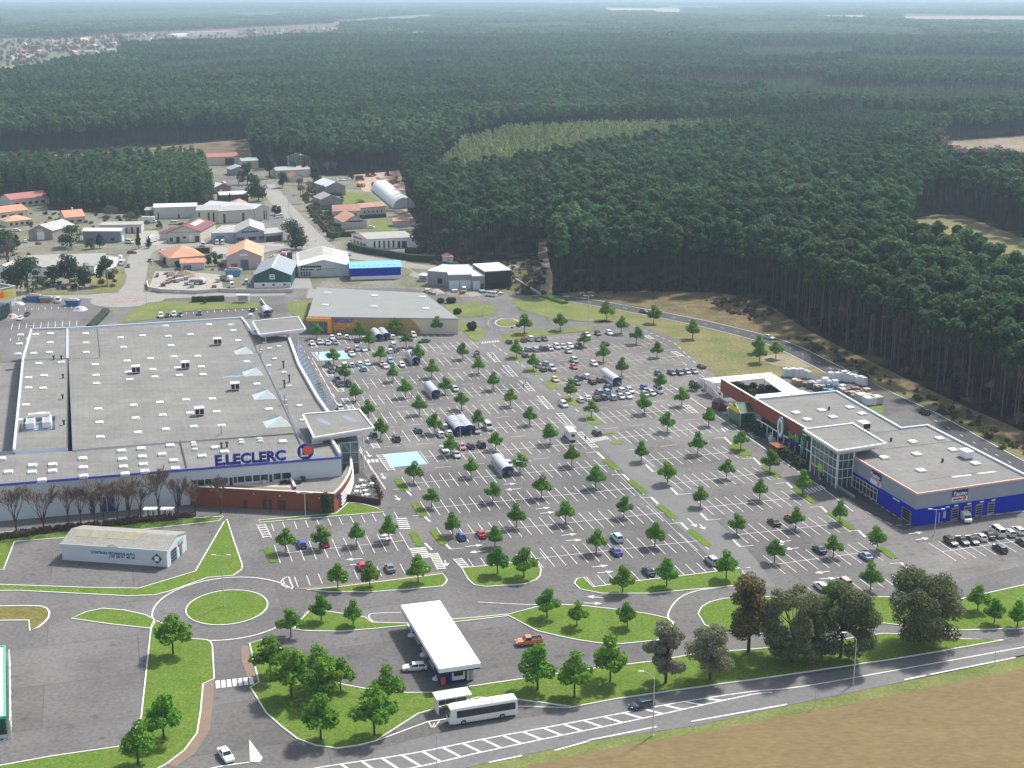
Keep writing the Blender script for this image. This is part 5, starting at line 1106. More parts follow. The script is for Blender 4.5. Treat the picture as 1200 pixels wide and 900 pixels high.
house('barn','red-roofed open barn at the far end of the village','barn',(244,194.5),(280,193),14,6,8,'along',CREAM,TILE_R,[('barn_opening','F',.55,.85,.05,5,BLACK)])
house('shed','grey shed in the yard right of the red-roofed barn','shed',(271,206),(291,205),13,4,6,'across',GREY,FIBRO,[('door','F',.4,.6,.05,3,DGREY)])
house('shed','pale-roofed shed with brick wall below the far yard','shed',(252,227),(271,225.5),16,3.8,6,'across',mat('brickish',(.25,.16,.13)),SHEETW,[('door','F',.3,.45,.05,2.4,WHITE)],skew=16)
house('warehouse','low white-roofed warehouse half hidden by the street pines','warehouse',(258,237.5),(291,236),13,4.4,5.4,'along',mat('brown_wall',(.13,.09,.08),.8,var=.15),SHEETW,wrow('F',4,.6,3,BRD))
house('tiled_house','small peach-roofed house behind the cream warehouses','house',(274,246.5),(291,245.5),9,3.6,5.8,'hip',CREAM,TILE_P)
house('warehouse','long pale warehouse at the forest edge','warehouse',(324,209),(364,207),18,5,6.4,'along',WALLS,FIBRO,wrow('F',3,.5,3.5,LGREY,fill=.3))
house('warehouse','white arched-roof hall behind the long pale warehouse','warehouse',(342,196),(365,195),16,6,8.4,'across',WHITE,SHEETW)
house('tiled_house','small brown house between the two street conifers','house',(341,213.5),(355,213),11,3,5.4,'across',CREAM,TILE_B,skew=10)
house('barn','green-roofed pink barn at the far end of the street','barn',(284,198),(303,197),12,5.4,7,'along',PINKW,mat('green_roof',(.3,.4,.33),.6,var=.1))
# polytunnel
A=G(474,244); Bk=G(447,222); d=(Bk-A).normalized(); nn=Vector((-d.y,d.x,0)); L=(Bk-A).length; c=(A+Bk)/2
t=thing('polytunnel','long white polytunnel beside the works yard','polytunnel',(c.x,c.y,0)); rr=6.5; b=MB()
b.grid([[A+d*L*k/12+nn*(rr*math.cos(i*math.pi/12))+Vector((0,0,rr*.95*math.sin(i*math.pi/12))) for i in range(13)] for k in range(13)]); b.build('cover',WHITE,t,smooth=True)
b=MB(); b.poly([A+d*.05+nn*(rr*.98*math.cos(i*math.pi/12))+Vector((0,0,rr*.93*math.sin(i*math.pi/12))) for i in range(13)]); b.build('end_wall',LGREY,t)
b=MB()
for k in range(13):
    for i in range(12):
        p0=A+d*L*k/12+nn*(rr*1.005*math.cos(i*math.pi/12))+Vector((0,0,rr*.956*math.sin(i*math.pi/12))); p1=A+d*L*k/12+nn*(rr*1.005*math.cos((i+1)*math.pi/12))+Vector((0,0,rr*.956*math.sin((i+1)*math.pi/12))); b.tube(p0,p1,.06,n=4,caps=False)
b.build('hoops',LGREY,t)
# yellow building at the left edge
a=G(-40,371); c=G(19.5,357.5); u=(c-a).normalized(); n=Vector((-u.y,u.x,0)); L=(c-a).length; hb=7.5
yt=thing('yellow_shop','shop with a yellow printed fascia at the left edge','shop building',((a+c)/2).to_tuple())
b=MB(); q=[a,c,c+n*30,a+n*30]; b.prism([(p.x,p.y) for p in q],0,hb-.3,0); b.build('wall',WHITE,yt)
b=MB(); b.prism([(p.x,p.y) for p in q],hb-.3,hb-.1,0); b.build('roof',DGREY,yt); b=MB(); parapet(b,q,hb-.4,hb+.5,.6); b.build('parapet',LGREY,yt)
fz=panel(yt,'fascia',a,u,-n,0,L,3.4,hb+.3,mat('fascia_yellow',(.75,.56,.06),.5,var=.05),.3)
for s,m in ((.72,SIGNO),(.82,mat('fascia_lime',(.4,.55,.05),.5,var=0)),(.62,mat('fascia_teal',(.1,.4,.38),.5,var=0)),(.93,LGREY)): panel(yt,'fascia_print',a,u,-n,L*s-1,L*s+.9,4.2,6.6,m,.34,parent=fz)
panel(yt,'side_fascia',c,n,u,0,30,4.5,hb+.3,MATS['fascia_yellow'],.2)
a=G(-22,385); c=G(14,371); u=(c-a).normalized(); n=Vector((-u.y,u.x,0)); L=(c-a).length
rt=thing('trolley_cage','tall dark green mesh cage in front of the yellow shop','cage',((a+c)/2).to_tuple())
b=MB(); 
for k in range(9):
    for y in (0,5): p=a+u*L*k/8+n*y; b.tube((p.x,p.y,0),(p.x,p.y,6),.14,n=4)
for z in (.3,2,4,5.9):
    for y in(0,5): p0=a+n*y; p1=p0+u*L; b.tube((p0.x,p0.y,z),(p1.x,p1.y,z),.1,n=4)
b.build('frame',mat('dark_green_steel',(.02,.06,.055),.5,var=.1),rt)
b=MB(); q=[a+n*.4,a+u*L+n*.4,a+u*L+n*4.6,a+n*4.6]; b.hexa([(p.x,p.y,.05) for p in q]+[(p.x,p.y,5.4) for p in q]); b.build('goods',mat('caged_goods',(.03,.07,.09),.5,var=.6,scale=.8),rt,recalc=True)
# hedges, walls and fences
def hedge(label,pts,w,h,name='hedge',m=HEDGE,cat='hedge'):
    P=smooth(xy(pts),5,False); c=P[len(P)//2]; b=MB(); rows=[]; Q=random.Random(len(label))
    for i in range(len(P)):
        p=P[i]; a_=P[max(i-1,0)]; c_=P[min(i+1,len(P)-1)]; d=(c_-a_).normalized(); nn=Vector((-d.y,d.x)); j=lambda:Q.uniform(-.15,.15)
        rows.append([(*(p+nn*(w/2+j())),0),(*(p+nn*(w/2+.05+j())),h*.6),(*(p+nn*w*.33),h+j()),(*(p-nn*w*.33),h+j()),(*(p-nn*(w/2+.05+j())),h*.6),(*(p-nn*(w/2+j())),0)])
    b.grid(rows); b.poly(rows[0]); b.poly(list(reversed(rows[-1])))
    return tag(b.build(name,m),label,cat)
hedge('long clipped hedge curving round the white building with red lettering',[(410,291),(425,296),(450,300),(480,305),(505,307),(518,306)],2.6,3.0)
hedge('shorter dark hedge behind the long clipped one',[(476,296),(490,297),(502,294)],2.4,2.6)
hedge('square hedge enclosing the villa garden beside the street',[(246,296.5),(222,298),(211,304),(206,311),(215,313),(199.5+27,312.5)][:5],2.2,2.6)
hedge('dark hedge along the street side of the bungalow garden',[(385,276),(392,279),(400,277.5),(417,277)],2.2,2.6)
hedge('dark hedge at the foot of the brown-tiled wing',[(422,256.5),(452,254.5)],2,2.2)
hedge('row of dark clipped bushes on the lawn behind the big store',[(225,354),(240,353.6),(263,352.5)],2.5,2.2)
hedge('low bright hedge on the lawn by the main road',[(638,348.5),(650,352),(662,356.5)],3,1.3,m=LAWN)
hedge('flower bed hedge beside the entry lane at the small roundabout',[(105,386),(112,379),(120,371),(124,366)],3,1.8)
def wallobj(name,label,cat,pts,w,h,m,world=False):
    P=xy(pts); b=MB(); ribbon(b,P,w,h,0,0.0); return tag(b.build(name,m),label,cat)
wallobj('yard_wall','pale rendered wall around the builder yard','wall',[(172.5,333),(174,340),(190,343),(230,344.5),(260,342)],.5,1.6,WALLS)
wallobj('yard_wall','pale wall in front of the green warehouse','wall',[(258,342.5),(300,343.5),(343,343)],.5,1.7,WALLS)
wallobj('fence','dark slatted fence along the street gardens','fence',[(361,243),(366,250),(374,258),(382,268),(386,275)],.3,1.6,DGREY)
wallobj('fence','green mesh fence before the smaller grey barn','fence',[(364,246),(378,246.5),(391,246)],.3,1.8,mat('green_mesh',(.06,.15,.1),.7,var=.2))
wallobj('terrace_fence','brown board fence at the end of the café terrace','fence',[(405,586),(418,588),(446,592)],.25,1.6,mat('brown_boards',(.07,.03,.025),.7,var=.2,scale=2))
wallobj('guard_rail','grey guard rail at the corner of the main road','guard rail',[(604,328),(618,337),(634,346)],.4,.9,LGREY)
wallobj('low_wall','white low wall on the north car park side of the sports hall','wall',[(306,353),(311,360),(319,366)],.5,1.2,WALLS)
# ================================================================== VEHICLES
def paint(name,c,rough=.3,metal=0.0): return mat('paint_'+name,c,rough,metal,var=.03,scale=2,spec=.5,coat=.5)
PAINT={'white':paint('white',(.74,.74,.73)),'silver':paint('silver',(.42,.44,.46)),'grey':paint('grey',(.2,.21,.23)),'dark grey':paint('darkgrey',(.055,.06,.068)),'black':paint('black',(.014,.015,.018)),
'dark blue':paint('darkblue',(.018,.03,.075)),'blue':paint('blue',(.03,.07,.32)),'light blue':paint('lightblue',(.13,.36,.55)),'red':paint('red',(.42,.02,.025)),'dark red':paint('darkred',(.16,.012,.022)),'pink-red':paint('pinkred',(.5,.2,.19)),
'yellow':paint('yellow',(.68,.52,.2)),'pale green':paint('palegreen',(.42,.55,.47)),'green':paint('green',(.05,.16,.1)),'teal':paint('teal',(.04,.09,.1)),'beige':paint('beige',(.45,.4,.32)),'orange':paint('orange',(.62,.2,.08)),'pale cyan':paint('palecyan',(.45,.62,.66)),'steel blue':paint('steelblue',(.2,.28,.4)),'brown-grey':paint('browngrey',(.28,.25,.22))}
CARGLASS=glass('car_glass',(.018,.022,.026),.05); TYRE=mat('tyre',(.012,.012,.012),.85,var=0); RIM=mat('rim',(.4,.4,.42),.35,.6,var=0); LAMP=mat('headlamp',(.7,.72,.74),.15,var=0); TAIL=mat('tail_lamp',(.35,.01,.01),.25,var=0)
def car_proto(name,L,Wd,hood,belt,roof,xn,xs,xf,xr,xb,tail_top,label='x',zb=.24,wr=.31,pickup=False):
    """x forward. xs windscreen base, xf roof front, xr roof rear, xb rear-window base"""
    t=thing(name,label,'car'); h=Wd/2; f=L/2
    st=[(-f,zb+.15,tail_top*.86,.86),(-f+.06,zb+.05,tail_top,.93),(min(xb,-f+.35),zb,belt-.02,.99),(xs-.15,zb,belt,1.0),(xs+.45,zb,hood+.03,.99),(f-.35,zb,hood-.06,.95),(f-.06,zb+.05,hood-.2,.86),(f,zb+.12,hood-.3,.8)]
    b=MB(); rows=[]
    for x,z0,z1,w in st:
        zm_=(z0+z1)/2+.06
        rows.append([(x,-h*w*.9,z0),(x,-h*w,z0+.14),(x,-h*w,zm_),(x,-h*w*.93,z1-.03),(x,-h*w*.86,z1),(x,h*w*.86,z1),(x,h*w*.93,z1-.03),(x,h*w,zm_),(x,h*w,z0+.14),(x,h*w*.9,z0)])
    b.grid(rows,closed=True); b.poly(list(reversed(rows[0]))); b.poly(rows[-1])
    # cabin
    bw,tw=h*.9,h*.74
    base=[(xs,bw*.97,belt-.02),(xs,-bw*.97,belt-.02),(xb,-bw*.95,belt-.03),(xb,bw*.95,belt-.03)]
    top=[(xf,tw,roof-.04),(xf,-tw,roof-.04),(xr,-tw*.97,roof-.05),(xr,tw*.97,roof-.05)]
    i=len(b.v); b.v+=base+top; mid=[((xf+xr)/2,tw*.6,roof),((xf+xr)/2,-tw*.6,roof)]
    for q in ((0,1,5,4),(1,2,6,5),(2,3,7,6),(3,0,4,7)): b.f.append(tuple(i+k for k in q)); b.m.append(0)
    b.v+= [(xf-.25,tw*.75,roof),(xf-.25,-tw*.75,roof),(xr+.2,-tw*.75,roof-.01),(xr+.2,tw*.75,roof-.01)]; j=i+8
    b.f.append((j,j+1,j+2,j+3)); b.m.append(0)
    for q in ((4,5,9,8),(5,6,10,9),(6,7,11,10),(7,4,8,11)): b.f.append(tuple(i+k for k in q)); b.m.append(0)
    o=b.build('body',PAINT['white'],t,smooth=False,recalc=True); own_slot(o,PAINT['white'])
    g=MB(); V=[Vector(p) for p in base+top]
    def pane(a,c,d,e,m0,m1,n0,n1,off=.012):
        nrm=(V[c]-V[a]).cross(V[e]-V[a]).normalized()
        P=lambda s,q:(V[a].lerp(V[c],s)).lerp(V[e].lerp(V[d],s),q)
        cen=(V[a]+V[c]+V[d]+V[e])/4; 
        if nrm.dot(cen-Vector((0,0,.8)))<0: nrm=-nrm
        g.poly([P(m0,n0)+nrm*off,P(m1,n0)+nrm*off,P(m1,n1)+nrm*off,P(m0,n1)+nrm*off])
    pane(0,1,5,4,.05,.95,.06,.93); pane(2,3,7,6,.07,.93,.12,.9)
    for s in ((1,2,6,5),(0,3,7,4)):
        pane(*s,.06,.5,.12,.9); pane(*s,.54,.95,.12,.9)
    g.build('window_glass',CARGLASS,t,recalc=False)
    ax=f-.78; axr=-f+.78
    for x in (ax,axr):
        for s in (-1,1):
            w=MB(); w.tube((x,s*(h-.2),wr),(x,s*(h+.005),wr),wr,n=14); wo=w.build('wheel',TYRE,t)
            w=MB(); w.tube((x,s*(h-.02),wr),(x,s*(h+.02),wr),wr*.62,n=10); w.build('rim',RIM,wo)
    for s in (-1,1):
        w=MB(); w.box((f-.09,s*h*.62,hood-.34),(.14,.34,.16)); w.build('headlight',LAMP,t)
        w=MB(); w.box((-f+.03,s*h*.74,tail_top*.72),(.1,.2,.26)); w.build('tail_light',TAIL,t)
        w=MB(); w.box((xs-.25,s*(h+.06),belt-.02),(.12,.16,.13)); w.build('mirror',DGREY,t)
    for x0,nm in ((f-.01,'number_plate'),(-f-.01,'number_plate')):
        w=MB(); w.box((x0,0,.42),(.03,.5,.12)); w.build(nm,WHITE,t)
    return t
PROTO={
'hatchback':car_proto('hatchback_car',4.0,1.72,.92,.93,1.46,0,1.0,.35,-1.35,-1.88,.95),
'sedan':car_proto('saloon_car',4.5,1.78,.9,.93,1.42,0,.95,.3,-.85,-1.6,.98),
'estate':car_proto('estate_car',4.6,1.78,.92,.95,1.48,0,1.05,.4,-1.75,-2.2,.97),
'SUV':car_proto('off_road_car',4.6,1.86,1.05,1.1,1.78,0,1.0,.5,-1.85,-2.2,1.12,wr=.36,zb=.32),
'people carrier':car_proto('people_carrier',4.5,1.82,1.0,1.04,1.7,0,1.45,.6,-1.75,-2.12,1.06),
'van':car_proto('delivery_van',5.0,1.95,1.15,1.2,2.15,0,1.85,1.2,-2.38,-2.46,1.25)}
used={}
CARGRP='cars parked in the shopping area'
carn=[0]
def place(kind,x,y,col,label,hd=None,group=CARGRP,flip=None,sc=1.0):
    """hd = heading as a pixel vector on the ground"""
    p=G(x,y+1.2); carn[0]+=1
    if hd is None: d=SV
    else: d=(G(x+hd[0],y+hd[1])-G(x,y)).normalized()
    rz=math.atan2(d.y,d.x)
    if (flip if flip is not None else (carn[0]*7919%10)<5): rz+=math.pi
    pr=PROTO[kind]; cat={'van':'van','SUV':'car'}.get(kind,'car')
    if kind not in used:
        used[kind]=1; pr.location=(p.x,p.y,.03); pr.rotation_euler=(0,0,rz); pr.scale=(sc,)*3; pr['label']=label; pr['group']=group; pr['category']=cat
        for ch in pr.children:
            if ch.name.split('.')[0]=='body': own_slot(ch,PAINT[col])
        return pr
    o=dup(pr,(p.x,p.y,.03),rz,sc,label,group,PAINT[col]); o['category']=cat; return o
H_,S_,E_,U_,P_,V_='hatchback','sedan','estate','SUV','people carrier','van'
CARROWS={
'in the line nearest the sports hall doors':[(366,403,'white',H_),(374.6,401.5,'silver',E_),(384,402.5,'silver',H_),(393,402,'grey',H_),(389.5,396.5,'white',H_),(397.5,395,'white',P_),(406,395.5,'white',H_),(418.5,399.5,'dark grey',H_),(426,397.5,'white',H_)],
'in the line just beyond the upper blue bays':[(408.5,410.5,'pink-red',H_),(412.5,415.5,'white',S_),(418.5,409.5,'silver',P_),(427,410,'white',S_)],
'in the line below the upper blue bays':[(385,428.5,'dark grey',P_),(388.5,435,'dark grey',E_),(397.5,432.5,'brown-grey',P_),(403.5,428,'white',E_),(412,428.5,'silver',H_),(421.5,427,'white',E_),(430.5,426.5,'white',H_),(426,433,'light blue',H_)],
'in the line against the store side hatching':[(395,445.5,'dark grey',P_),(398.5,451,'black',E_),(409,451,'black',P_)],
'beside the twin trolley shelters':[(455,391,'silver',E_),(460,395.5,'white',H_),(484.5,393,'white',P_),(461,405,'white',P_),(457,412,'white',H_),(464,410.5,'dark grey',H_),(481.5,409,'teal',H_)],
'beside the single trolley shelter in the third row':[(457.5,423.5,'light blue',E_),(447.5,427,'beige',H_),(452,430,'white',H_),(471,428,'white',H_)],
'around the large navy trolley shelter':[(490,505,'dark grey',E_),(464.6,515,'black',U_),(521,501,'silver',H_),(516,510,'white',H_),(526,508.5,'white',H_),(558,505.5,'brown-grey',S_),(572,501.5,'white',V_)],
'in the row just below the large navy shelter':[(520.6,527.6,'white',S_),(534.6,534,'silver',S_),(541,524.7,'pink-red',H_),(551.6,523.5,'black',H_),(564,522,'black',U_)],
'in the top line by the north roundabout lawn':[(596.7,401,'black',H_),(613.7,399,'dark red',H_),(621.6,397.5,'white',P_),(630,398,'dark grey',S_),(638,397.5,'black',S_),(688,393,'white',H_),(700.5,391,'black',H_),(714,390.5,'white',E_)],
'in the second line by the north roundabout':[(611,412.5,'silver',H_),(618.5,410,'grey',E_),(615.5,417,'dark grey',H_),(627.5,410,'silver',E_),(636,409,'dark grey',U_),(644.6,409,'silver',H_),(652.5,407,'white',P_),(660,406.6,'pale green',H_),(668,406,'white',E_),(666,412,'silver',H_),(678,406,'dark grey',U_),(709.6,403,'dark blue',S_)],
'in the third line from the north roundabout':[(631,429,'white',H_),(636.7,433.5,'dark grey',H_),(639,426.7,'steel blue',E_),(647,432.5,'silver',U_),(673,423,'silver',P_),(672.5,430.5,'red',H_),(696,426.7,'white',E_)],
'in the upper line beside the white-roofed shelter':[(676,449,'dark grey',H_),(678.7,443.3,'dark grey',E_),(687,441.7,'white',E_),(694,448,'black',S_),(702.5,446,'dark grey',H_),(710,444,'white',H_),(771.5,438.4,'dark blue',H_),(787,437.2,'dark blue',S_),(796.4,437.4,'black',H_),(805,436.6,'steel blue',H_),(813,435.6,'grey',S_),(822,429.6,'dark grey',S_)],
'in the back half of the long double line':[(702,461,'grey',P_),(710.7,459.7,'light blue',E_),(712,454.5,'dark blue',H_),(727.7,458,'white',E_),(738,458.5,'silver',E_),(755,455,'blue',H_),(764,461.5,'pale green',H_),(771.4,458.6,'white',V_),(755.7,462.7,'brown-grey',H_)],
'in the front half of the long double line':[(680.4,469.6,'white',H_),(688.6,467.3,'white',S_),(699,467.3,'black',S_),(707,466,'dark grey',E_),(718.3,466.7,'silver',H_),(727.7,465.6,'silver',H_),(736.4,465,'white',H_)],
'in the line facing the blue workshop':[(1114,636,'black',E_),(1127.5,635,'black',S_),(1139,634.5,'black',S_),(1149,631,'white',H_),(1158.5,628.5,'black',S_),(1168.5,625,'white',V_),(1182,625.5,'silver',E_),(1193,623,'white',E_)],
'on the lawn-side bays behind the big store':[(188.7,370.5,'white',U_),(196.7,370,'black',H_),(204,369,'white',P_),(211.5,369,'black',H_),(234,367.5,'black',H_),(294,371.5,'white',P_),(296,363,'black',H_)],
}
for rowname,cars in CARROWS.items():
    cars=sorted(cars,key=lambda c:c[0]); cnt={}
    for c in cars: cnt[(c[2],c[3])]=cnt.get((c[2],c[3]),0)+1
    hd=(0,8) if 'behind the big' in rowname else ((5.5,4) if 'blue workshop' in rowname else None)
    for i,(x,y,col,k) in enumerate(cars):
        nm={'sedan':'saloon'}.get(k,k)
        pre=f'only {col} {nm}' if cnt[(col,k)]==1 else f'{col} {nm}, {ORD[i]} car from the left'
        place(k,x,y,col,f'{pre} {rowname}',hd,sc=1.0)
for k,x,y,col,lab,hd,fl in (
(H_,438,510,'teal','dark teal car half under the tree by the front entrance canopy',None,True),(H_,399,479,'silver','lone silver hatchback beside the front entrance canopy',None,False),(S_,497,400,'green','green and white saloon driving along the lane by the sports hall',(8,-.6),True),
(H_,559,417,'black','small black car behind a tree, top end of the middle lot',None,False),(H_,533.5,456.5,'silver','lone silver car beside a tree in the middle lot',None,False),(E_,596,545,'silver','silver estate hidden beside the ribbed trolley shelter',None,False),
(H_,650.4,445.5,'yellow','pale yellow hatchback beside the thin green island',None,False),(P_,660.6,475,'white','white people carrier driving on the main aisle',None,False),(E_,699.6,508,'black','black estate waiting at the zebra crossing of the main aisle',None,True),
(U_,723,632,'pale cyan','pale cyan off-roader nose to nose with a blue saloon',None,True),(S_,722,647.5,'blue','blue saloon right below the pale cyan off-roader',None,True),(S_,760,671,'dark blue','dark blue saloon in the bay by the long kerbed lawn',None,True),(U_,834,659,'silver','grey-white off-roader at the right end of the lawn bays',None,True),
(H_,540.6,630,'blue','bright blue hatchback right of the store aisle islands',None,True),(S_,564,627,'red','bright red saloon next to the bright blue hatchback',None,True),(S_,457,667,'grey','grey saloon in the brown-edged bays near the zebra',None,True),(H_,424,665,'red','red car mostly hidden by a tree in the brown-edged bays',None,True),
(E_,354,638.5,'blue','blue estate beside the brick wing car park tree',None,True),(H_,381,638,'red','red hatchback half hidden by a tree near the brick wing',None,True),
(S_,907,613,'black','black saloon alone in the row below the glass tower',None,True),(H_,926,608.5,'red','red car peeping out behind a tree right of the black saloon',None,True),(S_,960,645,'dark blue','dark blue saloon in the third row from the blue workshop',None,True),(S_,1014.5,653,'steel blue','grey-blue saloon at the right end of the third row',None,True),
(E_,962.5,689,'white','white estate parked above the big dark trees',None,True),(U_,989,684,'beige','beige off-roader parked beside the white estate above the big trees',None,True),
(E_,1171.5,644,'black','black estate alone in the front bays opposite the workshop',(5.5,4),True),(H_,1198,636.5,'dark grey','dark grey car cut by the right edge opposite the workshop',(5.5,4),True),
(E_,752,828,'dark blue','dark blue estate driving on the main road',(8,-1.7),True),(S_,265,887,'white','white and red saloon waiting at the junction',(5,7),False),(E_,486,784,'white','white estate on the filling station forecourt',(8,-.6),True),
(H_,755,365.5,'dark grey','dark car on the road past the forest, by the tree',(8,1.5),False),(E_,901,395.8,'pale green','pale green estate on the road past the forest',(8,2.2),False),(E_,984,437.5,'grey','grey car on the road behind the pallet yard',(8,4.2),False),(U_,1083,483.5,'black','black off-roader on the road behind the garden centre',(8,4.4),True),
(H_,24,373.5,'white','white hatchback in the yellow shop car park',(5,-5),True),(S_,32,368.5,'dark blue','dark blue saloon next to the white hatchback at the yellow shop',(5,-5),True),(V_,68.5,353,'white','white van at the hedge of the yellow shop car park',(4,-6),True),
(V_,142,309,'white','white van beside the street, next to the white gable',(0,8),False),(H_,150.5,312,'black','small black car at the street verge',(0,8),False),(V_,254.5,285,'white','left of two white vans before the grey workshop',(0,8),False),(V_,261,285,'white','right of two white vans before the grey workshop',(0,8),False),(H_,175.5,305.5,'black','small dark car at the villa hedge corner',(1,8),False),
(V_,272,335.5,'white','white van in the builder yard next to the green warehouse',(2,8),False),(V_,289,331.5,'silver','silver van against the green warehouse side',(3,-8),False),(E_,322,246,'silver','silver car under the row of street bushes',(8,0),False),(V_,328,254,'white','white van in the cream warehouse car park',(8,-1),False),(H_,335,262,'white','white car below the white van in the cream warehouse car park',(8,-.5),False),
(S_,322,301,'white','white car behind the green warehouse',(8,1),False),(V_,544,340.5,'white','white van standing before the new grey workshop',(0,8),True),(V_,576,346,'white','white van parked side-on before the black block',(8,1),True),(H_,485,263.5,'silver','silver car by the small orange-roofed garage',(8,0),False),(H_,435,266.5,'white','white car between the peach house and the white building',(8,0),False),(E_,256,218,'dark grey','dark car in the red barn yard',(8,1),False),(H_,262,214,'white','white car in the red barn yard',(8,1),False),(H_,300,206,'grey','grey car under the pines of the far yard',(8,0),False),(H_,283,212,'white','white car by the grey yard shed',(8,0),False),(V_,238,287,'white','white van at the right corner of the maroon warehouse',(3,8),True),(H_,290,289,'silver','silver car before the dark gable windows of the grey workshop',(0,8),True),(H_,300,289.5,'white','white car before the maroon garage doors',(0,8),False),(E_,306,289,'dark grey','dark car next to the white one before the maroon garage doors',(0,8),True),(V_,152,284,'white','white van at the end of the blue-grey shed',(8,1),False),(E_,155,296,'black','dark car at the junction by the lorries',(8,0),False),(H_,45,285,'red','red car beside the grey barn',(8,2),True),(H_,30,283,'white','white car left of the grey barn',(4,6),True),(E_,72,273,'silver','silver car behind the pink house',(8,0),False),(H_,20,270,'white','white car before the peach bungalow',(8,0),False),(V_,203,262,'white','white van before the long cream warehouse',(8,0),True),(H_,212,262.5,'dark grey','dark car before the long cream warehouse',(8,0),True),(V_,192,296,'white','white van on the street before the maroon warehouse',(8,-.5),True),(H_,395,224,'silver','silver car beside the grey gabled barn',(8,0),False),(H_,372,226,'blue','blue car in the orchard gardens',(6,3),False),(V_,452,222,'white','white van at the tunnel end of the works yard',(8,0),True),(H_,407,299,'white','white car on the gravel before the white showroom',(8,-1),True)):
    place(k,x,y,col,lab,hd,flip=fl,group=None if False else ('vehicles in the village' if y<350 and x<600 else CARGRP))
for kq,pq in PROTO.items():
    if kq not in used: bpy.data.objects.remove(pq)
# pickup
def vehicle_at(name,label,cat,x,y,hd):
    p=G(x,y); d=(G(x+hd[0],y+hd[1])-p).normalized(); t=thing(name,label,cat,(p.x,p.y,.03)); t.rotation_euler=(0,0,math.atan2(d.y,d.x)); ORG[t.name]=Vector(); return t
def wheels(t,xs,h,wr=.36,tw=.25):
    for x in xs:
        for s in (-1,1):
            w=MB(); w.tube((x,s*(h-tw),wr),(x,s*h,wr),wr,n=14); wo=w.build('wheel',TYRE,t); w=MB(); w.tube((x,s*(h-.02),wr),(x,s*(h+.02),wr),wr*.6,n=10); w.build('rim',RIM,wo)
t=vehicle_at('pickup_truck','orange pickup truck with an open black bed on the forecourt','pickup',620,755,(-8,.8))
b=MB()
rows=[]
for x,z0,z1,w in ((-2.6,.5,1.05,.9),(-2.5,.4,1.1,.93),(.2,.38,1.1,.95),(1.2,.38,1.1,.95),(2.2,.4,1.02,.9),(2.6,.5,.8,.85)): rows.append([(x,-w*.95,z0),(x,-w,.7),(x,-w*.95,z1),(x,w*.95,z1),(x,w,.7),(x,w*.95,z0)])
b.grid(rows,closed=True); b.poly(rows[0]); b.poly(rows[-1])
i=len(b.v); b.v+=[(1.25,.85,1.08),(1.25,-.85,1.08),(-.45,-.85,1.08),(-.45,.85,1.08),(.7,.68,1.75),(.7,-.68,1.75),(-.35,-.7,1.75),(-.35,.7,1.75)]
for q in ((0,1,5,4),(1,2,6,5),(2,3,7,6),(3,0,4,7),(4,5,6,7)): b.f.append(tuple(i+k for k in q)); b.m.append(0)
for s in (-1,1): b.box((-1.55,s*.86,1.08),(2.1,.1,.22))
b.box((-2.55,0,1.05),(.1,1.75,.25))
b.build('body',PAINT['orange'],t,recalc=True); b=MB(); b.box((-1.5,0,1.085),(1.95,1.6,.02)); b.build('bed',BLACK,t)
g=MB(); g.poly([(1.23,-.74,1.16),(1.23,.74,1.16),(.79,.6,1.68),(.79,-.6,1.68)]); 
for s in(-1,1): g.poly([(1.0,s*.85,1.18),(-.3,s*.85,1.18),(-.25,s*.74,1.66),(.65,s*.735,1.66)])
g.poly([(-.46,-.7,1.2),(-.46,.7,1.2),(-.39,.6,1.66),(-.39,-.6,1.66)]); g.build('window_glass',CARGLASS,t); wheels(t,(-1.6,1.6),.95)
for s in (-1,1): w=MB(); w.box((2.58,s*.6,.75),(.1,.35,.18)); w.build('headlight',LAMP,t)
# coach
t=vehicle_at('coach','long white coach standing in the bus bay','coach',565,842,(-80,13))
b=MB(); rows=[]
for x,w,z1,z0 in ((-6.1,1.15,3.25,.55),(-6.0,1.25,3.35,.4),(4.6,1.25,3.35,.38),(5.5,1.24,3.3,.38),(5.95,1.15,3.05,.4),(6.15,1.05,2.2,.42),(6.2,1.0,1.2,.45)):
    rows.append([(x,-w*.96,z0),(x,-w,.9),(x,-w,z1-.35),(x,-w*.9,z1-.05),(x,-w*.7,z1),(x,w*.7,z1),(x,w*.9,z1-.05),(x,w,z1-.35),(x,w,.9),(x,w*.96,z0)])
b.grid(rows,closed=True); b.poly(rows[0]); b.poly(rows[-1]); b.build('body',PAINT['white'],t,recalc=True)
for s in (-1,1):
    g=MB()
    g.poly([(-5.7,s*1.262,1.5),(4.9,s*1.262,1.5),(4.9,s*1.262,2.85),(-5.7,s*1.262,2.85)]); wg_=g.build('side_windows',CARGLASS,t)
    g=MB()
    for k in range(9): g.box((-4.5+k*1.17,s*1.265,1.5),(.1,.02,1.35))
    g.build('window_pillars',DGREY,wg_)
g=MB(); g.poly([(6.19,-.98,1.3),(6.19,.98,1.3),(6.17,1.02,2.2),(6.17,-1.02,2.2)]); g.poly([(6.175,-1.0,2.2),(6.175,1.0,2.2),(5.98,1.08,3.0),(5.98,-1.08,3.0)]); g.build('windscreen',CARGLASS,t)
g=MB(); g.poly([(-6.115,-1.0,1.9),(-6.115,1.0,1.9),(-6.115,.95,2.9),(-6.115,-.95,2.9)]); g.build('rear_window',CARGLASS,t)
wheels(t,(-3.3,3.7),1.26,.5,.3)
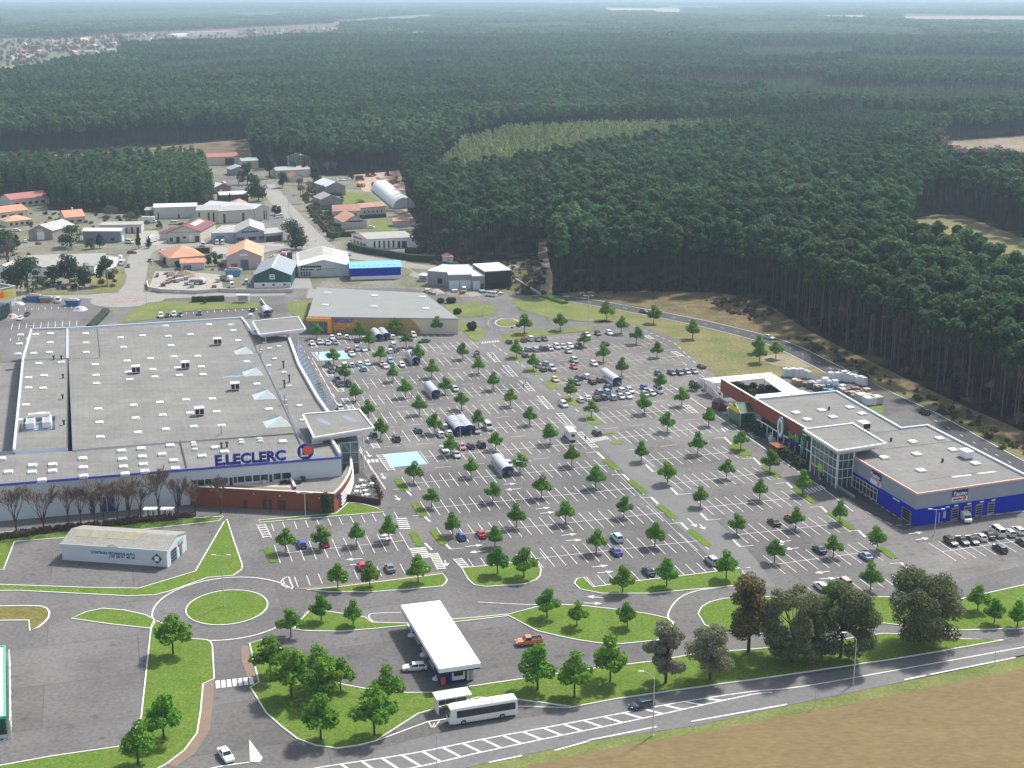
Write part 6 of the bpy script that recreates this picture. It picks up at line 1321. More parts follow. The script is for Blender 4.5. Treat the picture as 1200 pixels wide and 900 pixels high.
for s in (-1,1):
    w=MB(); w.box((6.2,s*.75,.75),(.08,.4,.25)); w.build('headlight',LAMP,t); w=MB(); w.tube((6.1,s*1.1,2.6),(6.5,s*1.35,2.5),.04); w.box((6.5,s*1.35,2.1),(.12,.2,.45)); w.build('mirror',BLACK,t); w=MB(); w.box((-6.12,s*.95,1.0),(.06,.25,.5)); w.build('tail_light',TAIL,t)
b=MB(); b.box((-1,0,3.34),(2.2,1.6,.15)); b.box((3,0,3.34),(.8,.8,.1)); b.build('roof_hatch',WHITE,t)
# motorhome and trucks
def boxtruck(label,x,y,hd,L=6.6,w=2.2,hh=3.0,cab=1.9,body='white',box='white',name='motorhome',cat='motorhome',grp=None):
    t=vehicle_at(name,label,cat,x,y,hd); 
    if grp: t['group']=grp
    b=MB(); b.box((-cab/2+.05,0,.55),(L-cab,w,hh-.55)); b.box((L/2-cab+.2,0,hh-1.0),(1.4,w*.96,.98)); b.build('box_body',PAINT[box],t)
    b=MB(); f=L/2; rows=[[(x_,-w*.46,.4),(x_,-w*.46,z),(x_,w*.46,z),(x_,w*.46,.4)] for x_,z in ((f-cab,1.9),(f-.9,1.85),(f-.55,1.2),(f,1.0))]
    b.grid(rows); b.poly(rows[-1]); b.poly(rows[0]); b.build('cab',PAINT[body],t,recalc=True)
    g=MB(); g.poly([(f-.9+.015,-w*.42,1.83),(f-.9+.015,w*.42,1.83),(f-.54,w*.42,1.25),(f-.54,-w*.42,1.25)]); 
    for s in (-1,1): g.poly([(f-1.6,s*w*.462,1.25),(f-.7,s*w*.462,1.25),(f-.95,s*w*.462,1.75),(f-1.6,s*w*.462,1.75)])
    if name=='motorhome':
        for s in (-1,1):
            for xx in (-2,0): g.poly([(xx-.5,s*(w/2+.01),1.6),(xx+.5,s*(w/2+.01),1.6),(xx+.5,s*(w/2+.01),2.2),(xx-.5,s*(w/2+.01),2.2)])
        g.poly([(-L/2-.01+.05-.05,-.5,1.5),(-L/2-.01,.5,1.5),(-L/2-.01,.5,2.3),(-L/2-.01,-.5,2.3)])
    g.build('window_glass',CARGLASS,t); wheels(t,(-L/2+1.3,L/2-1.0),w/2)
    return t
boxtruck('white motorhome parked by the main aisle hatching',668,514,(-9,-10.5))
def dumper(label,x,y,hd,c1,c2,L=6.5,grp='lorries and machines in the yards',name='tipper_lorry'):
    t=vehicle_at(name,label,'lorry',x,y,hd); t['group']=grp
    b=MB(); f=L/2; rows=[[(x_,-1.15,.6),(x_,-1.15,z),(x_,1.15,z),(x_,1.15,.6)] for x_,z in ((f-1.8,2.5),(f-.5,2.5),(f-.1,1.6),(f,1.1))]; b.grid(rows); b.poly(rows[0]); b.poly(rows[-1]); b.build('cab',PAINT[c1],t,recalc=True)
    b=MB(); b.box((-.9,0,.9),(L-2.0,2.3,.2)); 
    for s in (-1,1): b.box((-.9,s*1.12,1.1),(L-2.0,.08,.7))
    b.box((-f+.1,0,1.1),(.1,2.2,.7)); b.box((-.9,0,.5),(L-1,.9,.39)); b.build('tipper_bed',PAINT[c2],t)
    g=MB(); g.poly([(f-.46,-1,1.65),(f-.46,1,1.65),(f-.46,1,2.4),(f-.46,-1,2.4)]) ; g.build('windscreen',CARGLASS,t); wheels(t,(-f+1,-f+2.1,f-1),1.15,.48,.3); return t
dumper('small white flatbed lorry in the builder yard',231,333,(8,0),'white','grey')
dumper('white tipper lorry beside the blue skips in the builder yard',265,329,(8,1),'white','grey')
dumper('white breakdown lorry carrying a red load behind the green warehouse',331,302,(7,-3),'white','red')
dumper('orange lorry at the edge of the works yard',423,219,(8,1),'orange','orange')
dumper('rust-orange tipper in the middle of the works yard',460,214,(8,-1),'orange','orange')
boxtruck('dark lorry standing between the green and white warehouses',339.5,303,(0,8),L=7,w=2.4,hh=3.3,body='black',box='black',name='box_lorry',cat='lorry')
boxtruck('blue and red lorry behind the orange lorry in the works yard',422,211.5,(8,0),L=6,w=2.4,hh=3.2,body='blue',box='dark red',name='box_lorry',cat='lorry')
boxtruck('white box trailer lorry beside the white gable',137,307,(8,0),L=7,w=2.4,hh=3.2,name='box_lorry',cat='lorry')
boxtruck('white box lorry left of the maroon warehouse',178,284,(7,-2),L=7,w=2.4,hh=3.2,name='box_lorry',cat='lorry')
boxtruck('white caravan-like lorry in front of the small brick shed',175,261,(8,0),L=8,w=2.5,hh=3.4,name='box_lorry',cat='lorry')
boxtruck('small white truck with an open bonnet before a workshop door',1130.5,610,(4,4),L=4.6,w=1.9,hh=2.2,name='small_truck',cat='truck')
for x,y,lab in ((454,206,'dark wheel loader at the back of the works yard'),(437,206,'black loader with a red arm in the works yard'),(431,207,'small dark digger at the forest edge of the works yard')):
    t=vehicle_at('wheel_loader',lab,'loader',x,y,(8,2)); t['group']='lorries and machines in the yards'
    b=MB(); b.box((-.6,0,.8),(3,1.8,1.1)); b.box((1.2,0,.8),(1,1.4,.6)); b.build('body',PAINT['black'],t); b=MB(); b.box((.1,0,1.9),(1.4,1.5,1.3)); b.build('cab',CARGLASS,t); b=MB(); b.box((2.9,0,.3),(.6,2.4,.9)); b.tube((1.2,.5,1.2),(2.8,.5,.8),.12); b.tube((1.2,-.5,1.2),(2.8,-.5,.8),.12); b.build('bucket_arm',PAINT['dark red'],t); wheels(t,(-1.2,1.4),1.1,.6,.45)
# row of stored cars in the far yard
for i in range(6): place(E_,392+i*3.6,211-i*.3,'white' if i%2 else 'silver',f'{ORD[i]} from the left in the line of stored cars at the works yard edge',(3,6),flip=False,group='line of stored cars')
# ================================================================== TROLLEY SHELTERS
ROOFP=mat('milky_plastic',(.5,.51,.53),.35,var=.05)
def shelter(label,x,y,L=10,w=2.9,side=ROOFP,ribs=True,hh=2.9):
    p=G(x,y); t=thing('trolley_shelter',label,'trolley shelter',(p.x,p.y,.02),'trolley shelters of the car park'); t.rotation_euler=(0,0,math.atan2(SV.y,SV.x)); ORG[t.name]=Vector()
    b=MB(); r=w/2; N=10
    b.grid([[(x_,r*math.cos(a*math.pi/N),1.75+(hh-1.75)*math.sin(a*math.pi/N)) for a in range(N+1)] for x_ in np.linspace(-L/2,L/2,9)]); 
    b.build('arched_roof',ROOFP,t,smooth=True)
    b=MB()
    for x_ in np.linspace(-L/2,L/2,8):
        for s in(-1,1): b.tube((x_,s*r,0),(x_,s*r,1.76),.06,n=5)
        for a in range(N): b.tube((x_,r*1.015*math.cos(a*math.pi/N),1.76+(hh-1.74)*math.sin(a*math.pi/N)),(x_,r*1.015*math.cos((a+1)*math.pi/N),1.76+(hh-1.74)*math.sin((a+1)*math.pi/N)),.05,n=4,caps=False)
    b.build('frame',LGREY if side is not NAVY or ribs else NAVY,t)
    b=MB()
    for s in (-1,1): b.box((0,s*(r-.02),.3),(L,.06,1.2))
    b.build('side_panel',side,t)
    b=MB(); b.poly([(L/2+.05,r*.98*math.cos(a*math.pi/N),1.7+(hh-1.75)*.97*math.sin(a*math.pi/N)) for a in range(N+1)]); b.build('end_panel',NAVY,t)
    b=MB(); Q=random.Random(int(x))
    for k in range(int(L/1.1)-1):
        for s in (-.7,.7):
            if Q.random()<.75: b.box((-L/2+1+k*1.1,s,.35),(.9,.5,.6)); 
    b.build('trolleys',mat('trolley_wire',(.36,.38,.41),.4,.5,var=.3,scale=4),t,); return t
shelter('left of the twin arched trolley shelters by the sports hall',441.5,396.5); shelter('right of the twin arched trolley shelters by the sports hall',450,395.5)
shelter('single arched trolley shelter with one navy end, in the third row',484,423.5,10.5); shelter('arched white trolley shelter alone in the middle of the empty rows',506.5,462,10.5)
shelter('left half of the large navy-sided trolley shelter',534.5,504,11,3.6,NAVY,False); shelter('right half of the large navy-sided trolley shelter',544.5,503,11,3.6,NAVY,False)
shelter('ribbed trolley shelter with a silver car beside it',588.5,551,11,3.2); shelter('white-roofed trolley shelter with navy side panes in the right lot',715.5,446.5,12.5,3.2,WHITE)
shelter('trolley shelter with a white roof behind the big store, by the lawn bays',312,369,9,3.2)
# trolley trains before the glass tower
def trolley(t,k):
    b=MB(); x=k*.42
    b.hexa([(x-.4,-.25,.45),(x+.45,-.2,.5),(x+.45,.2,.5),(x-.4,.25,.45),(x-.5,-.3,1.0),(x+.5,-.25,.9),(x+.5,.25,.9),(x-.5,.3,1.0)]); b.tube((x-.5,-.3,1.05),(x-.5,.3,1.05),.03); 
    for a in (-.3,.35):
        for s in(-.2,.2): b.tube((x+a,s,.02),(x+a,s,.45),.03,n=4)
    return b
for lab,x,y,nn_ in (('long line of nested shopping trolleys nearest the parking lane',988,577.5,26),('second line of nested trolleys against the glass tower',1000,571,16)):
    p=G(x,y); t=thing('trolley_line',lab,'shopping trolleys',(p.x,p.y,.03)); t.rotation_euler=(0,0,math.atan2(fu.y,fu.x)); ORG[t.name]=Vector()
    for k in range(nn_): trolley(t,k-nn_/2).build('trolley',MATS['trolley_wire'],t)
# ================================================================== LAMP POSTS AND SIGNS
def lamp(label,x,y,htop,arms=2,cat='street lamp',name='street_lamp',curve=False,ang=0,grp='tall lamp posts'):
    p=G(x,y); t=thing(name,label,cat,(p.x,p.y,0),grp); ORG[t.name]=Vector(); t.rotation_euler=(0,0,ang)
    b=MB(); b.tube((0,0,0),(0,0,htop),.13,.07,n=8); b.box((0,0,0),(.4,.4,.12)); b.build('pole',LGREY,t)
    if curve:
        b=MB(); P=[(0,0,htop)]+[(-.4*k-.02*k*k,.1*k,htop+1.3*math.sin(k*.4)) for k in range(1,5)]
        for a,c in zip(P[:-1],P[1:]): b.tube(a,c,.07,.06,n=6)
        b.build('arm',LGREY,t); b=MB(); e=P[-1]; b.box((e[0]-.3,e[1],e[2]-.1),(.9,.3,.16)); b.build('lamp_head',mat('cream_lamp',(.75,.68,.5),.4,var=0),t)
    else:
        for k in range(arms):
            s=1 if k==0 else -1
            b=MB(); b.tube((0,0,htop-.1),(s*1.2,0,htop+.1),.05,n=5); b.build('arm',LGREY,t); b=MB(); b.box((s*1.5,0,htop+.02),(.9,.35,.16)); b.build('lamp_head',LGREY,t)
def hpx(x,y,dy): # height of a vertical thing spanning dy pixels
    zc=G(x,y); 
    lo,hi=0,60
    for _ in range(40):
        m=(lo+hi)/2
        if PX(zc.x,zc.y,m)[1]>y-dy: lo=m
        else: hi=m
    return lo
lamp('grey lamp post with two heads on the large roundabout',262.5,711,hpx(262,711,60))
lamp('curved-arm lamp post by the main road beside the dark blue car',765,862,hpx(765,862,66),curve=True); lamp('curved-arm lamp post by the main road below the big trees',1000,802,hpx(1000,802,52),curve=True)
for x,y,dy,l in ((614,584,43,'lamp post amid the empty rows right of the ribbed shelter'),(539.5,531,38,'lamp post in front of the large navy trolley shelter'),(464,421,22,'lamp post between the third and second rows near the sports hall'),(689,389.5,43,'lamp post on the strip of grass by the north car park'),(1095,627,30,'lamp post before the blue workshop wall'),(358,604,26,'lamp post in front of the brick wing'),(868,680,14,'short lamp post at the end of the long kerbed lawn'),
    (127,340,22,'lamp post by the village street under the roadside trees'),(24.5,341.5,28,'lamp post left of the roadside trees'),(92,356,20,'double-headed lamp post at the yellow shop car park'),(205.5,364.5,22,'lamp post on the lawn behind the big store'),(172,358.5,18,'thin lamp post by the pink-paved roundabout'),(342.5,371,18,'lamp post on the grass beside the sports hall'),(687.6,497,16,'slender lamp post on the grass island of the main aisle'),(566,370,10,'small lamp post at the north roundabout'),(476,334,26,'green pole at the junction of the gravel tracks'),(599,372,14,'thin lamp post behind the north roundabout island')):
    lamp(l,x,y,hpx(x,y,dy),arms=2 if dy>24 else 1)
def signpost(label,x,y,h,m=LGREY,w=.6,plate=True):
    p=G(x,y); t=thing('sign_post',label,'sign post',(p.x,p.y,0),'thin posts along the road'); ORG[t.name]=Vector()
    b=MB(); b.tube((0,0,0),(0,0,h),.06,n=6); b.build('pole',LGREY,t)
    if plate: b=MB(); b.box((0,-.08,h-.7),(w,.04,.6)); b.build('plate',m,t)
for x,y,dy,l in ((718,860,26,'thin post on the near verge left of the dark blue car'),(955,829,22,'thin post on the near verge below the big trees'),(512,899,38,'thin post at the bottom edge below the coach'),(1165,780,16,'thin post on the near verge at the right')): signpost(l,x,y,hpx(x,y,dy),plate=False)
for x,y,l,m in ((131,371,'yellow tilted sign at the entry lane by the small roundabout',mat('sign_yellow',(.75,.56,.02))),(644,378.5,'small white arrow sign right of the north roundabout',WHITE),(592,372,'small white sign on the north roundabout island',WHITE),(600,388,'small dark sign below the north roundabout',DGREY)): signpost(l,x,y,2.6 if x<200 else 1.8,m,1.6 if x<200 else .7)
# flag sign in the village
p=G(339,260); t=thing('flag_sign','tall white banner sign on a pole beside the village street','banner',(p.x,p.y,0)); b=MB(); b.tube(p,(p.x,p.y,15),.15,n=6); b.build('pole',WHITE,t); b=MB(); b.box((p.x+.9,p.y,10.5),(2.0,.1,4.8)); b.build('banner',WHITE,t)
for x in (341,343.5,346): 
    p=G(x,261+(x-341)); t=tag(MB().tube(p,(p.x,p.y,5),.12,n=6).build('flag_pole',LGREY),'short grey flag pole next to the white banner sign','flag pole','row of short flag poles')
p=G(284.5,355); t=thing('bus_shelter','small white open shelter on the lawn behind the big store','shelter',(p.x,p.y,0)); b=MB()
for dx in(-2.3,2.3):
    for dy in (0,1.6): b.box((p.x+dx,p.y+dy,0),(.3,.3,3))
b.build('posts',WHITE,t); b=MB(); b.box((p.x,p.y+.8,3.0),(5.2,2.2,.3)); b.build('roof',WHITE,t); b=MB(); b.box((p.x,p.y+1.5,.5),(4.2,.1,2.3)); b.build('back_panel',WALLS,t)
# ================================================================== PALLETS, SKIPS, PLANTS
WRAP=mat('white_wrap',(.68,.7,.73),.35,var=.12,scale=1.5); STK=[mat('stack_%d'%i,c,.8,var=.25,scale=1.5) for i,c in enumerate([(.35,.22,.14),(.4,.36,.3),(.22,.2,.18),(.3,.14,.09),(.2,.3,.38),(.5,.47,.42),(.1,.1,.1)])]
Q=random.Random(11)
def pallet(label,x,y,h,m,grp,s=1.3,wrapped=True):
    p=G(x,y); t=thing('pallet_stack',label,'pallet',(p.x,p.y,.09),grp); ORG[t.name]=Vector(); t.rotation_euler=(0,0,Q.uniform(-.1,.1)+math.atan2(fu.y,fu.x))
    b=MB(); 
    for k in (-.5,0,.5): b.box((0,k*s*.8,0),(s,.12,.12))
    b.box((0,0,.121),(s,s,.04)); b.build('pallet',STK[0],t)
    b=MB(); j=.04; z=.165; n=3
    for k in range(n): 
        dx=Q.uniform(-j,j); b.box((dx,Q.uniform(-j,j),z),(s*.96,s*.96,h/n-.004),Q.uniform(-.03,.03)); z+=h/n
    b.build('load',m,t)
WL='white shrink-wrapped pallet in the store yard behind the garden centre'; 
for x,y in [(920,441+.5),(925,441.5),(929,441.8),(934,443),(938,443.2),(943,443),(947,443.4),(973,446),(977,446.5),(981,447),(985,446.5),(989,447),(993,447.5),(997,448),(1004,449),(1008,451),(1012,452),(966,455.5),(970,456),(974,456),(978,457.5),(967,451),(1001,447)]:
    pallet(WL,x,y,Q.uniform(2.0,3.4),WRAP,'white-wrapped pallets',1.7)
ST2=['stack of brown building blocks in the store yard behind the garden centre','stack of beige slabs in the store yard behind the garden centre','stack of grey blocks in the store yard behind the garden centre','stack of red-brown bricks in the store yard behind the garden centre','stack of bluish goods in the store yard behind the garden centre','stack of pale bagged goods in the store yard behind the garden centre','stack of black goods in the store yard behind the garden centre']
for i in range(64):
    u_=Q.random(); v_=Q.random(); x=930+u_*92; y=447+u_*14+v_*13*(.35+u_*.65)
    if x<966 and y>458: continue
    k=Q.randrange(7); pallet(ST2[k],x,y,Q.uniform(.7,1.9),STK[k],'stacks in the store yard',Q.uniform(1.3,2.2))
for x,y,l in ((1009,470,'large stack of pale planks at the yard corner'),(1018,474,'white stack of boards at the yard corner beside the lawn'),(1026,473,'grey stack next to the white boards at the yard corner')): pallet(l,x,y,2.2,WRAP if '1018' in str(x) else STK[5],'stacks in the store yard',3.4)
sheet('lawn',[(1016,478),(1026,475),(1034,477),(1034,484),(1024,484)],LAWN2,sm=3,z=.14)
# skips and heaps
def skip(label,x,y,m,hd=(8,0),s=1.0):
    t=vehicle_at('skip',label,'skip',x,y,hd); b=MB(); b.hexa([(-1.6*s,-.9*s,0),(1.6*s,-.9*s,0),(1.6*s,.9*s,0),(-1.6*s,.9*s,0),(-2.1*s,-1.1*s,1.6*s),(2.1*s,-1.1*s,1.6*s),(2.1*s,1.1*s,1.6*s),(-2.1*s,1.1*s,1.6*s)]); b.build('container',m,t); b=MB(); b.hexa([(-1.9*s,-.9*s,1.55*s),(1.9*s,-.9*s,1.55*s),(1.9*s,.9*s,1.55*s),(-1.9*s,.9*s,1.55*s),(-1.2*s,-.4*s,2.1*s),(1.4*s,-.5*s,1.95*s),(1.1*s,.5*s,2.0*s),(-1.3*s,.5*s,2.15*s)]); b.build('rubbish',STK[Q.randrange(6)],t)
SKB=mat('skip_blue',(.03,.12,.4),.5,var=.15); skip('blue skip at the hedge of the yellow shop car park',41,353,SKB,s=1.5); skip('blue skip beside the white rubbish bags',86,358,SKB,s=1.4); skip('light blue container in the builder yard',274,323,mat('container_blue',(.12,.32,.55),.5,var=.1),s=1.8); skip('brown skip of timber next to the white van',55,354,STK[0],s=1.3); skip('dark upright bin at the left of the blue skip',31.5,352,DGREY,s=.8)
def heap(label,x,y,r,h,m,name='heap',cat='heap'):
    p=G(x,y); b=MB(); QQ=random.Random(int(x*7+y)); rows=[]
    for k in range(5):
        t=k/4; rows.append([(p.x+r*(1-t)*(1+QQ.uniform(-.2,.2))*math.cos(a*math.pi/7),p.y+r*(1-t)*(1+QQ.uniform(-.2,.2))*math.sin(a*math.pi/7),h*(1-(1-t)**2)*(1+QQ.uniform(-.1,.1))) for a in range(14)])
    b.grid(rows,closed=True); return tag(b.build(name,m),label,cat)
heap('white pile of rubbish bags in the yellow shop car park',94,363,3.2,1.5,mat('white_bags',(.45,.45,.46),.6,var=.35,scale=1.5)); heap('sand heap in the builder yard before the orange garage',217,323.5,5,2.6,DIRT); heap('darker gravel heap left of the sand heap',206,323,4,2.2,GRAVEL); heap('pale rubble heap at the end of the street trees',362,282,5,1.2,GRAVEL); heap('rubble heap by the new workshop',510,343,4,1.5,GRAVEL); heap('brown brushwood heap at the edge of the forest track',618,344,4,1.1,SOIL); heap('pile of pinkish bags beside the green mesh cage',14,372,2.6,1.5,mat('pink_bags',(.5,.36,.34),.6,var=.2,scale=2)); heap('white pile of sacks before the yellow shop',22,357,2.6,1.3,MATS['white_bags'])
# café terrace: tables with parasol-less white tops
for i,(x,y) in enumerate(((424,566),(426,572),(419,574),(428,578),(418,579),(430,583),(436,570))):
    p=G(x,y); t=thing('cafe_table','small white café table on the dark terrace of the brick wing','table',(p.x,p.y,.09),'café tables on the terrace'); ORG[t.name]=Vector()
    b=MB(); b.tube((0,0,.72),(0,0,.78),.65,n=12); b.build('tabletop',WHITE,t); b=MB(); b.tube((0,0,0),(0,0,.72),.06); b.tube((0,0,0),(0,0,.04),.3,n=8); b.build('pedestal',LGREY,t)
    for k in range(3):
        a=k*2.1+i; c=(1.05*math.cos(a),1.05*math.sin(a)); b=MB(); b.box((c[0],c[1],.42),(.45,.45,.05),a); b.box((c[0]*1.2,c[1]*1.2,.45),(.06,.45,.45),a)
        for dx,dy in ((.18,.18),(.18,-.18),(-.18,.18),(-.18,-.18)): b.tube((c[0]+dx,c[1]+dy,0),(c[0]+dx,c[1]+dy,.42),.02,n=4)
        ch=tag(b.build('cafe_chair',WHITE),'white café chair at a small terrace table','chair','café chairs on the terrace'); ch.location=(p.x,p.y,.09)
# ================================================================== PEOPLE
SKIN=mat('skin',(.45,.27,.19),.6,var=0)
def person_mesh(top,leg,hair):
    me=bpy.data.meshes.new('person'); bm=bmesh.new()
    J=[(0,0,.95),(0,0,1.2),(0,0,1.42),(0,0,1.52),(0,.02,1.68),(.19,0,1.4),(.27,.03,1.13),(.27,.12,.88),(-.19,0,1.4),(-.27,-.03,1.13),(-.26,.05,.88),(.1,0,.9),(.12,.06,.5),(.13,0,.08),(.13,.15,.04),(-.1,0,.9),(-.11,-.08,.5),(-.12,-.18,.08),(-.12,-.05,.04)]
    Rr=[.16,.17,.17,.06,.11,.075,.05,.04,.075,.05,.04,.1,.065,.05,.045,.1,.065,.05,.045]
    E_=[(0,1),(1,2),(2,3),(3,4),(2,5),(5,6),(6,7),(2,8),(8,9),(9,10),(0,11),(11,12),(12,13),(13,14),(0,15),(15,16),(16,17),(17,18)]
    vs=[bm.verts.new(j) for j in J]; [bm.edges.new((vs[a],vs[c])) for a,c in E_]; bm.to_mesh(me); bm.free()
    o=bpy.data.objects.new('person',me); COL.objects.link(o); m=o.modifiers.new('s','SKIN'); o.modifiers.new('d','SUBSURF').levels=1
    for i,r in enumerate(Rr): me.skin_vertices[0].data[i].radius=(r,r*.8); me.skin_vertices[0].data[i].use_root=(i==0)
    dg=bpy.context.evaluated_depsgraph_get(); out=bpy.data.meshes.new_from_object(o.evaluated_get(dg)); bpy.data.objects.remove(o)
    out.materials.clear()
    for q in (SKIN,top,leg,hair,BLACK): out.materials.append(q)
    for f in out.polygons:
        c=f.center; f.use_smooth=True
        f.material_index=3 if c.z>1.7 or (c.z>1.6 and c.y<0) else 0 if c.z>1.5 or (abs(c.x)>.2 and c.z<.98) else 1 if c.z>.95 else 4 if c.z<.1 else 2
    return out
DK=mat('dark_cloth',(.015,.016,.02),.8,var=0); JN=mat('denim',(.04,.06,.12),.8,var=0); WC=mat('white_cloth',(.6,.6,.6),.8,var=0); HRM=mat('dark_hair',(.02,.014,.01),.7,var=0)
PM=[person_mesh(DK,DK,HRM),person_mesh(WC,JN,HRM),person_mesh(JN,DK,HRM)]
for k,x,y,l in ((0,613.5,455,'person in dark clothes walking beside the upper aisle hatching') ,(1,616,450,'person in a white top on the main aisle'),(0,577.5,419,'person in dark clothes at the top of the aisle hatching'),(0,686,516.5,'person in dark clothes at the zebra crossing of the main aisle'),(0,482.5,465,'person in black standing in the empty rows left of the white shelter'),(0,373.5,417,'person in dark clothes on the upper blue bays'),(2,719,450.5,'person in blue at the end of the white-roofed shelter'),(0,725,447.5,'person in black right of the white-roofed shelter'),(0,423.5,538,'person in dark clothes outside the glazed lobby'),(0,427.5,544,'person walking along the terrace edge'),(1,960.5,566,'person in a white top before the glass tower'),(2,964.5,563.5,'person in blue before the glass tower doors'),(0,1011,586.5,'person in dark clothes by the workshop shop window'),(0,1148,607,'person in dark clothes by the third workshop door'),(1,700.6,394.5,'person in a white top beside the dark car near the north lawn')):
    o=bpy.data.objects.new('person',PM[k].copy()); COL.objects.link(o); p=G(x,y+.8); o.location=(p.x,p.y,.11); o.rotation_euler=(0,0,Q.uniform(0,6)); tag(o,l,'person','people on foot')

for i in range(26):
    x=Q.uniform(182,258); y=Q.uniform(326,338) if i<17 else Q.uniform(321,328)
    pallet('stack of building materials in the walled builder yard',x,y,Q.uniform(.6,1.8),STK[Q.randrange(7)],'stacks in the builder yard',Q.uniform(1.2,2.6))
for i in range(14):
    x=Q.uniform(430,466); y=Q.uniform(206,222)
    pallet('stack of timber or parts scattered over the works yard',x,y,Q.uniform(.6,1.6),STK[Q.randrange(7)],'stacks in the works yard',Q.uniform(1.6,3))
for i in range(14):
    x=Q.uniform(500,610); y=Q.uniform(341,346)
    pallet('heap of building material before the new grey workshop',x,y,Q.uniform(.4,1.1),STK[Q.randrange(6)],'materials before the new workshop',Q.uniform(1.2,2.6))
# ================================================================== TREES
def leafquads(centres,n,size,seed,shell=.55,flat=1.0,up=.35):
    """n small quads spread through ellipsoid lobes (c, rx, ry, rz); returns verts, faces"""
    r=np.random.RandomState(seed); w=np.array([c[1]*c[2]*c[3] for c in centres])**.7; w/=w.sum()
    k=r.choice(len(centres),n,p=w); C=np.array([c[0] for c in centres])[k]; RR=np.array([[c[1],c[2],c[3]] for c in centres])[k]
    d=r.normal(size=(n,3)); d/=np.linalg.norm(d,axis=1)[:,None]; rad=(shell+(1-shell)*r.rand(n)**.6)[:,None]
    P=C+d*RR*rad
    nn=d*.9+r.normal(size=(n,3))*.55; nn[:,2]+=up; nn/=np.linalg.norm(nn,axis=1)[:,None]
    a=np.cross(nn,r.normal(size=(n,3))); a/=np.linalg.norm(a,axis=1)[:,None]; b=np.cross(nn,a)
    s=(size*(.6+.8*r.rand(n)))[:,None]; e=(.55+.35*r.rand(n))[:,None]
    V=np.stack([P-a*s-b*s*e*.2,P-b*s*e,P+a*s+b*s*e*.2,P+b*s*e],1).reshape(-1,3)
    return V
def leafmesh(name,V,m):
    me=bpy.data.meshes.new(name); n=len(V)//4
    me.vertices.add(len(V)); me.vertices.foreach_set('co',V.astype(np.float32).ravel())
    me.loops.add(n*4); me.loops.foreach_set('vertex_index',np.arange(n*4,dtype=np.int32))
    me.polygons.add(n); me.polygons.foreach_set('loop_start',np.arange(0,n*4,4,dtype=np.int32)); 
    try: me.polygons.foreach_set('loop_total',np.full(n,4,dtype=np.int32))
    except Exception: pass
    me.materials.append(m); me.update(); me.validate(); return me
LEAF=leaf_mat('young_tree_leaf',(.065,.19,.018),(.16,.35,.035),obj_var=.17)
def park_tree(seed):
    r=random.Random(seed); t=thing('parking_tree','x','tree')
    b=MB(); b.tube((0,0,0),(0,0,.34),.022,.016,n=7); 
    for k in range(5):
        a=k*1.26+r.random(); b.tube((0,0,.25+.03*k),(.16*math.cos(a),.16*math.sin(a),.45+.05*k),.011,.006,n=5)
    b.tube((0,0,.33),(0,0,.75),.015,.006,n=5); b.build('trunk',BARK,t)
    L=[((0,0,.85),.15,.15,.15),((.02,0,.68),.22,.22,.16),((-.26,.03,.47),.16,.17,.13),((.26,-.02,.46),.17,.17,.13),((0,.25,.48),.16,.15,.14),((0,-.24,.47),.17,.15,.14),((-.18,-.16,.53),.15,.15,.12),((.18,.17,.54),.15,.15,.12),((.05,0,.42),.22,.22,.12)]
    L=[((c[0]+r.uniform(-.06,.06),c[1]+r.uniform(-.06,.06),c[2]+r.uniform(-.05,.04)),a,b_,d) for c,a,b_,d in L]
    V=leafquads(L,1500,.034,seed,shell=.5)
    me=leafmesh('crown',V,LEAF); o=bpy.data.objects.new('crown',me); COL.objects.link(o); o.parent=t; return t
TP=[park_tree(q) for q in (5,17,29,43,58,71)]
TPu=[0]*6; tcount=[0]
def put_tree(x,y,hpix,label,group='young leafy trees of the car park'):
    h=hpx(x,y,hpix); p=G(x,y); k=(tcount[0]*5+tcount[0]//6)%6; tcount[0]+=1; sc=h*1.0*Q.uniform(.9,1.08)
    rz=Q.uniform(0,6.28)
    if not TPu[k]: TPu[k]=1; t=TP[k]; t.location=(p.x,p.y,.1); t.scale=(sc,sc,sc); t.rotation_euler=(0,0,rz); t['label']=label; t['group']=group; return
    dup(TP[k],(p.x,p.y,.1),rz,sc,label,group)
TR=[(371,397),(421.6,397),(463,392),(512,391),(432.5,408.5),(476,407),(391,428),(445.6,425),(490.5,425),(542.5,421),(404,447),(460.5,447),(506,442.5),(560.6,438),(578,457),(417,470),(475,466),(521.6,461.6),(431.6,491),(491.5,486),(540.6,480),(598,475.8),(446.5,514),(509.6,508),(560.5,501),(528,533),(580.6,527),(620.5,498),(644.5,520.5),(670,546),(609.3,553.5),
(605,419),(625,434),(684,407),(707,424),(728.5,441),(746,403),(770,419),(668,468),(693,490),(755,485),(774,458),(782,506),(751.5,541),(799,476),(830.6,499),(868,527),(817.5,532.5),(902,553),(782,567),(820.6,594),(698,572),(634.5,583),(731,606),(662.5,613.5),(605.3,618),(698.5,648),(767.5,640.5),(851,561),(890,586),(863,626),(932.5,620),(907.5,659),(976.5,653),(940.5,579),(984,612.5),(1027.5,645),(485,566),(506,595),(552,559),(577.6,588),(530,627),(580,641),(456,633.6),(417.8,639),(376,643),(335,647)]
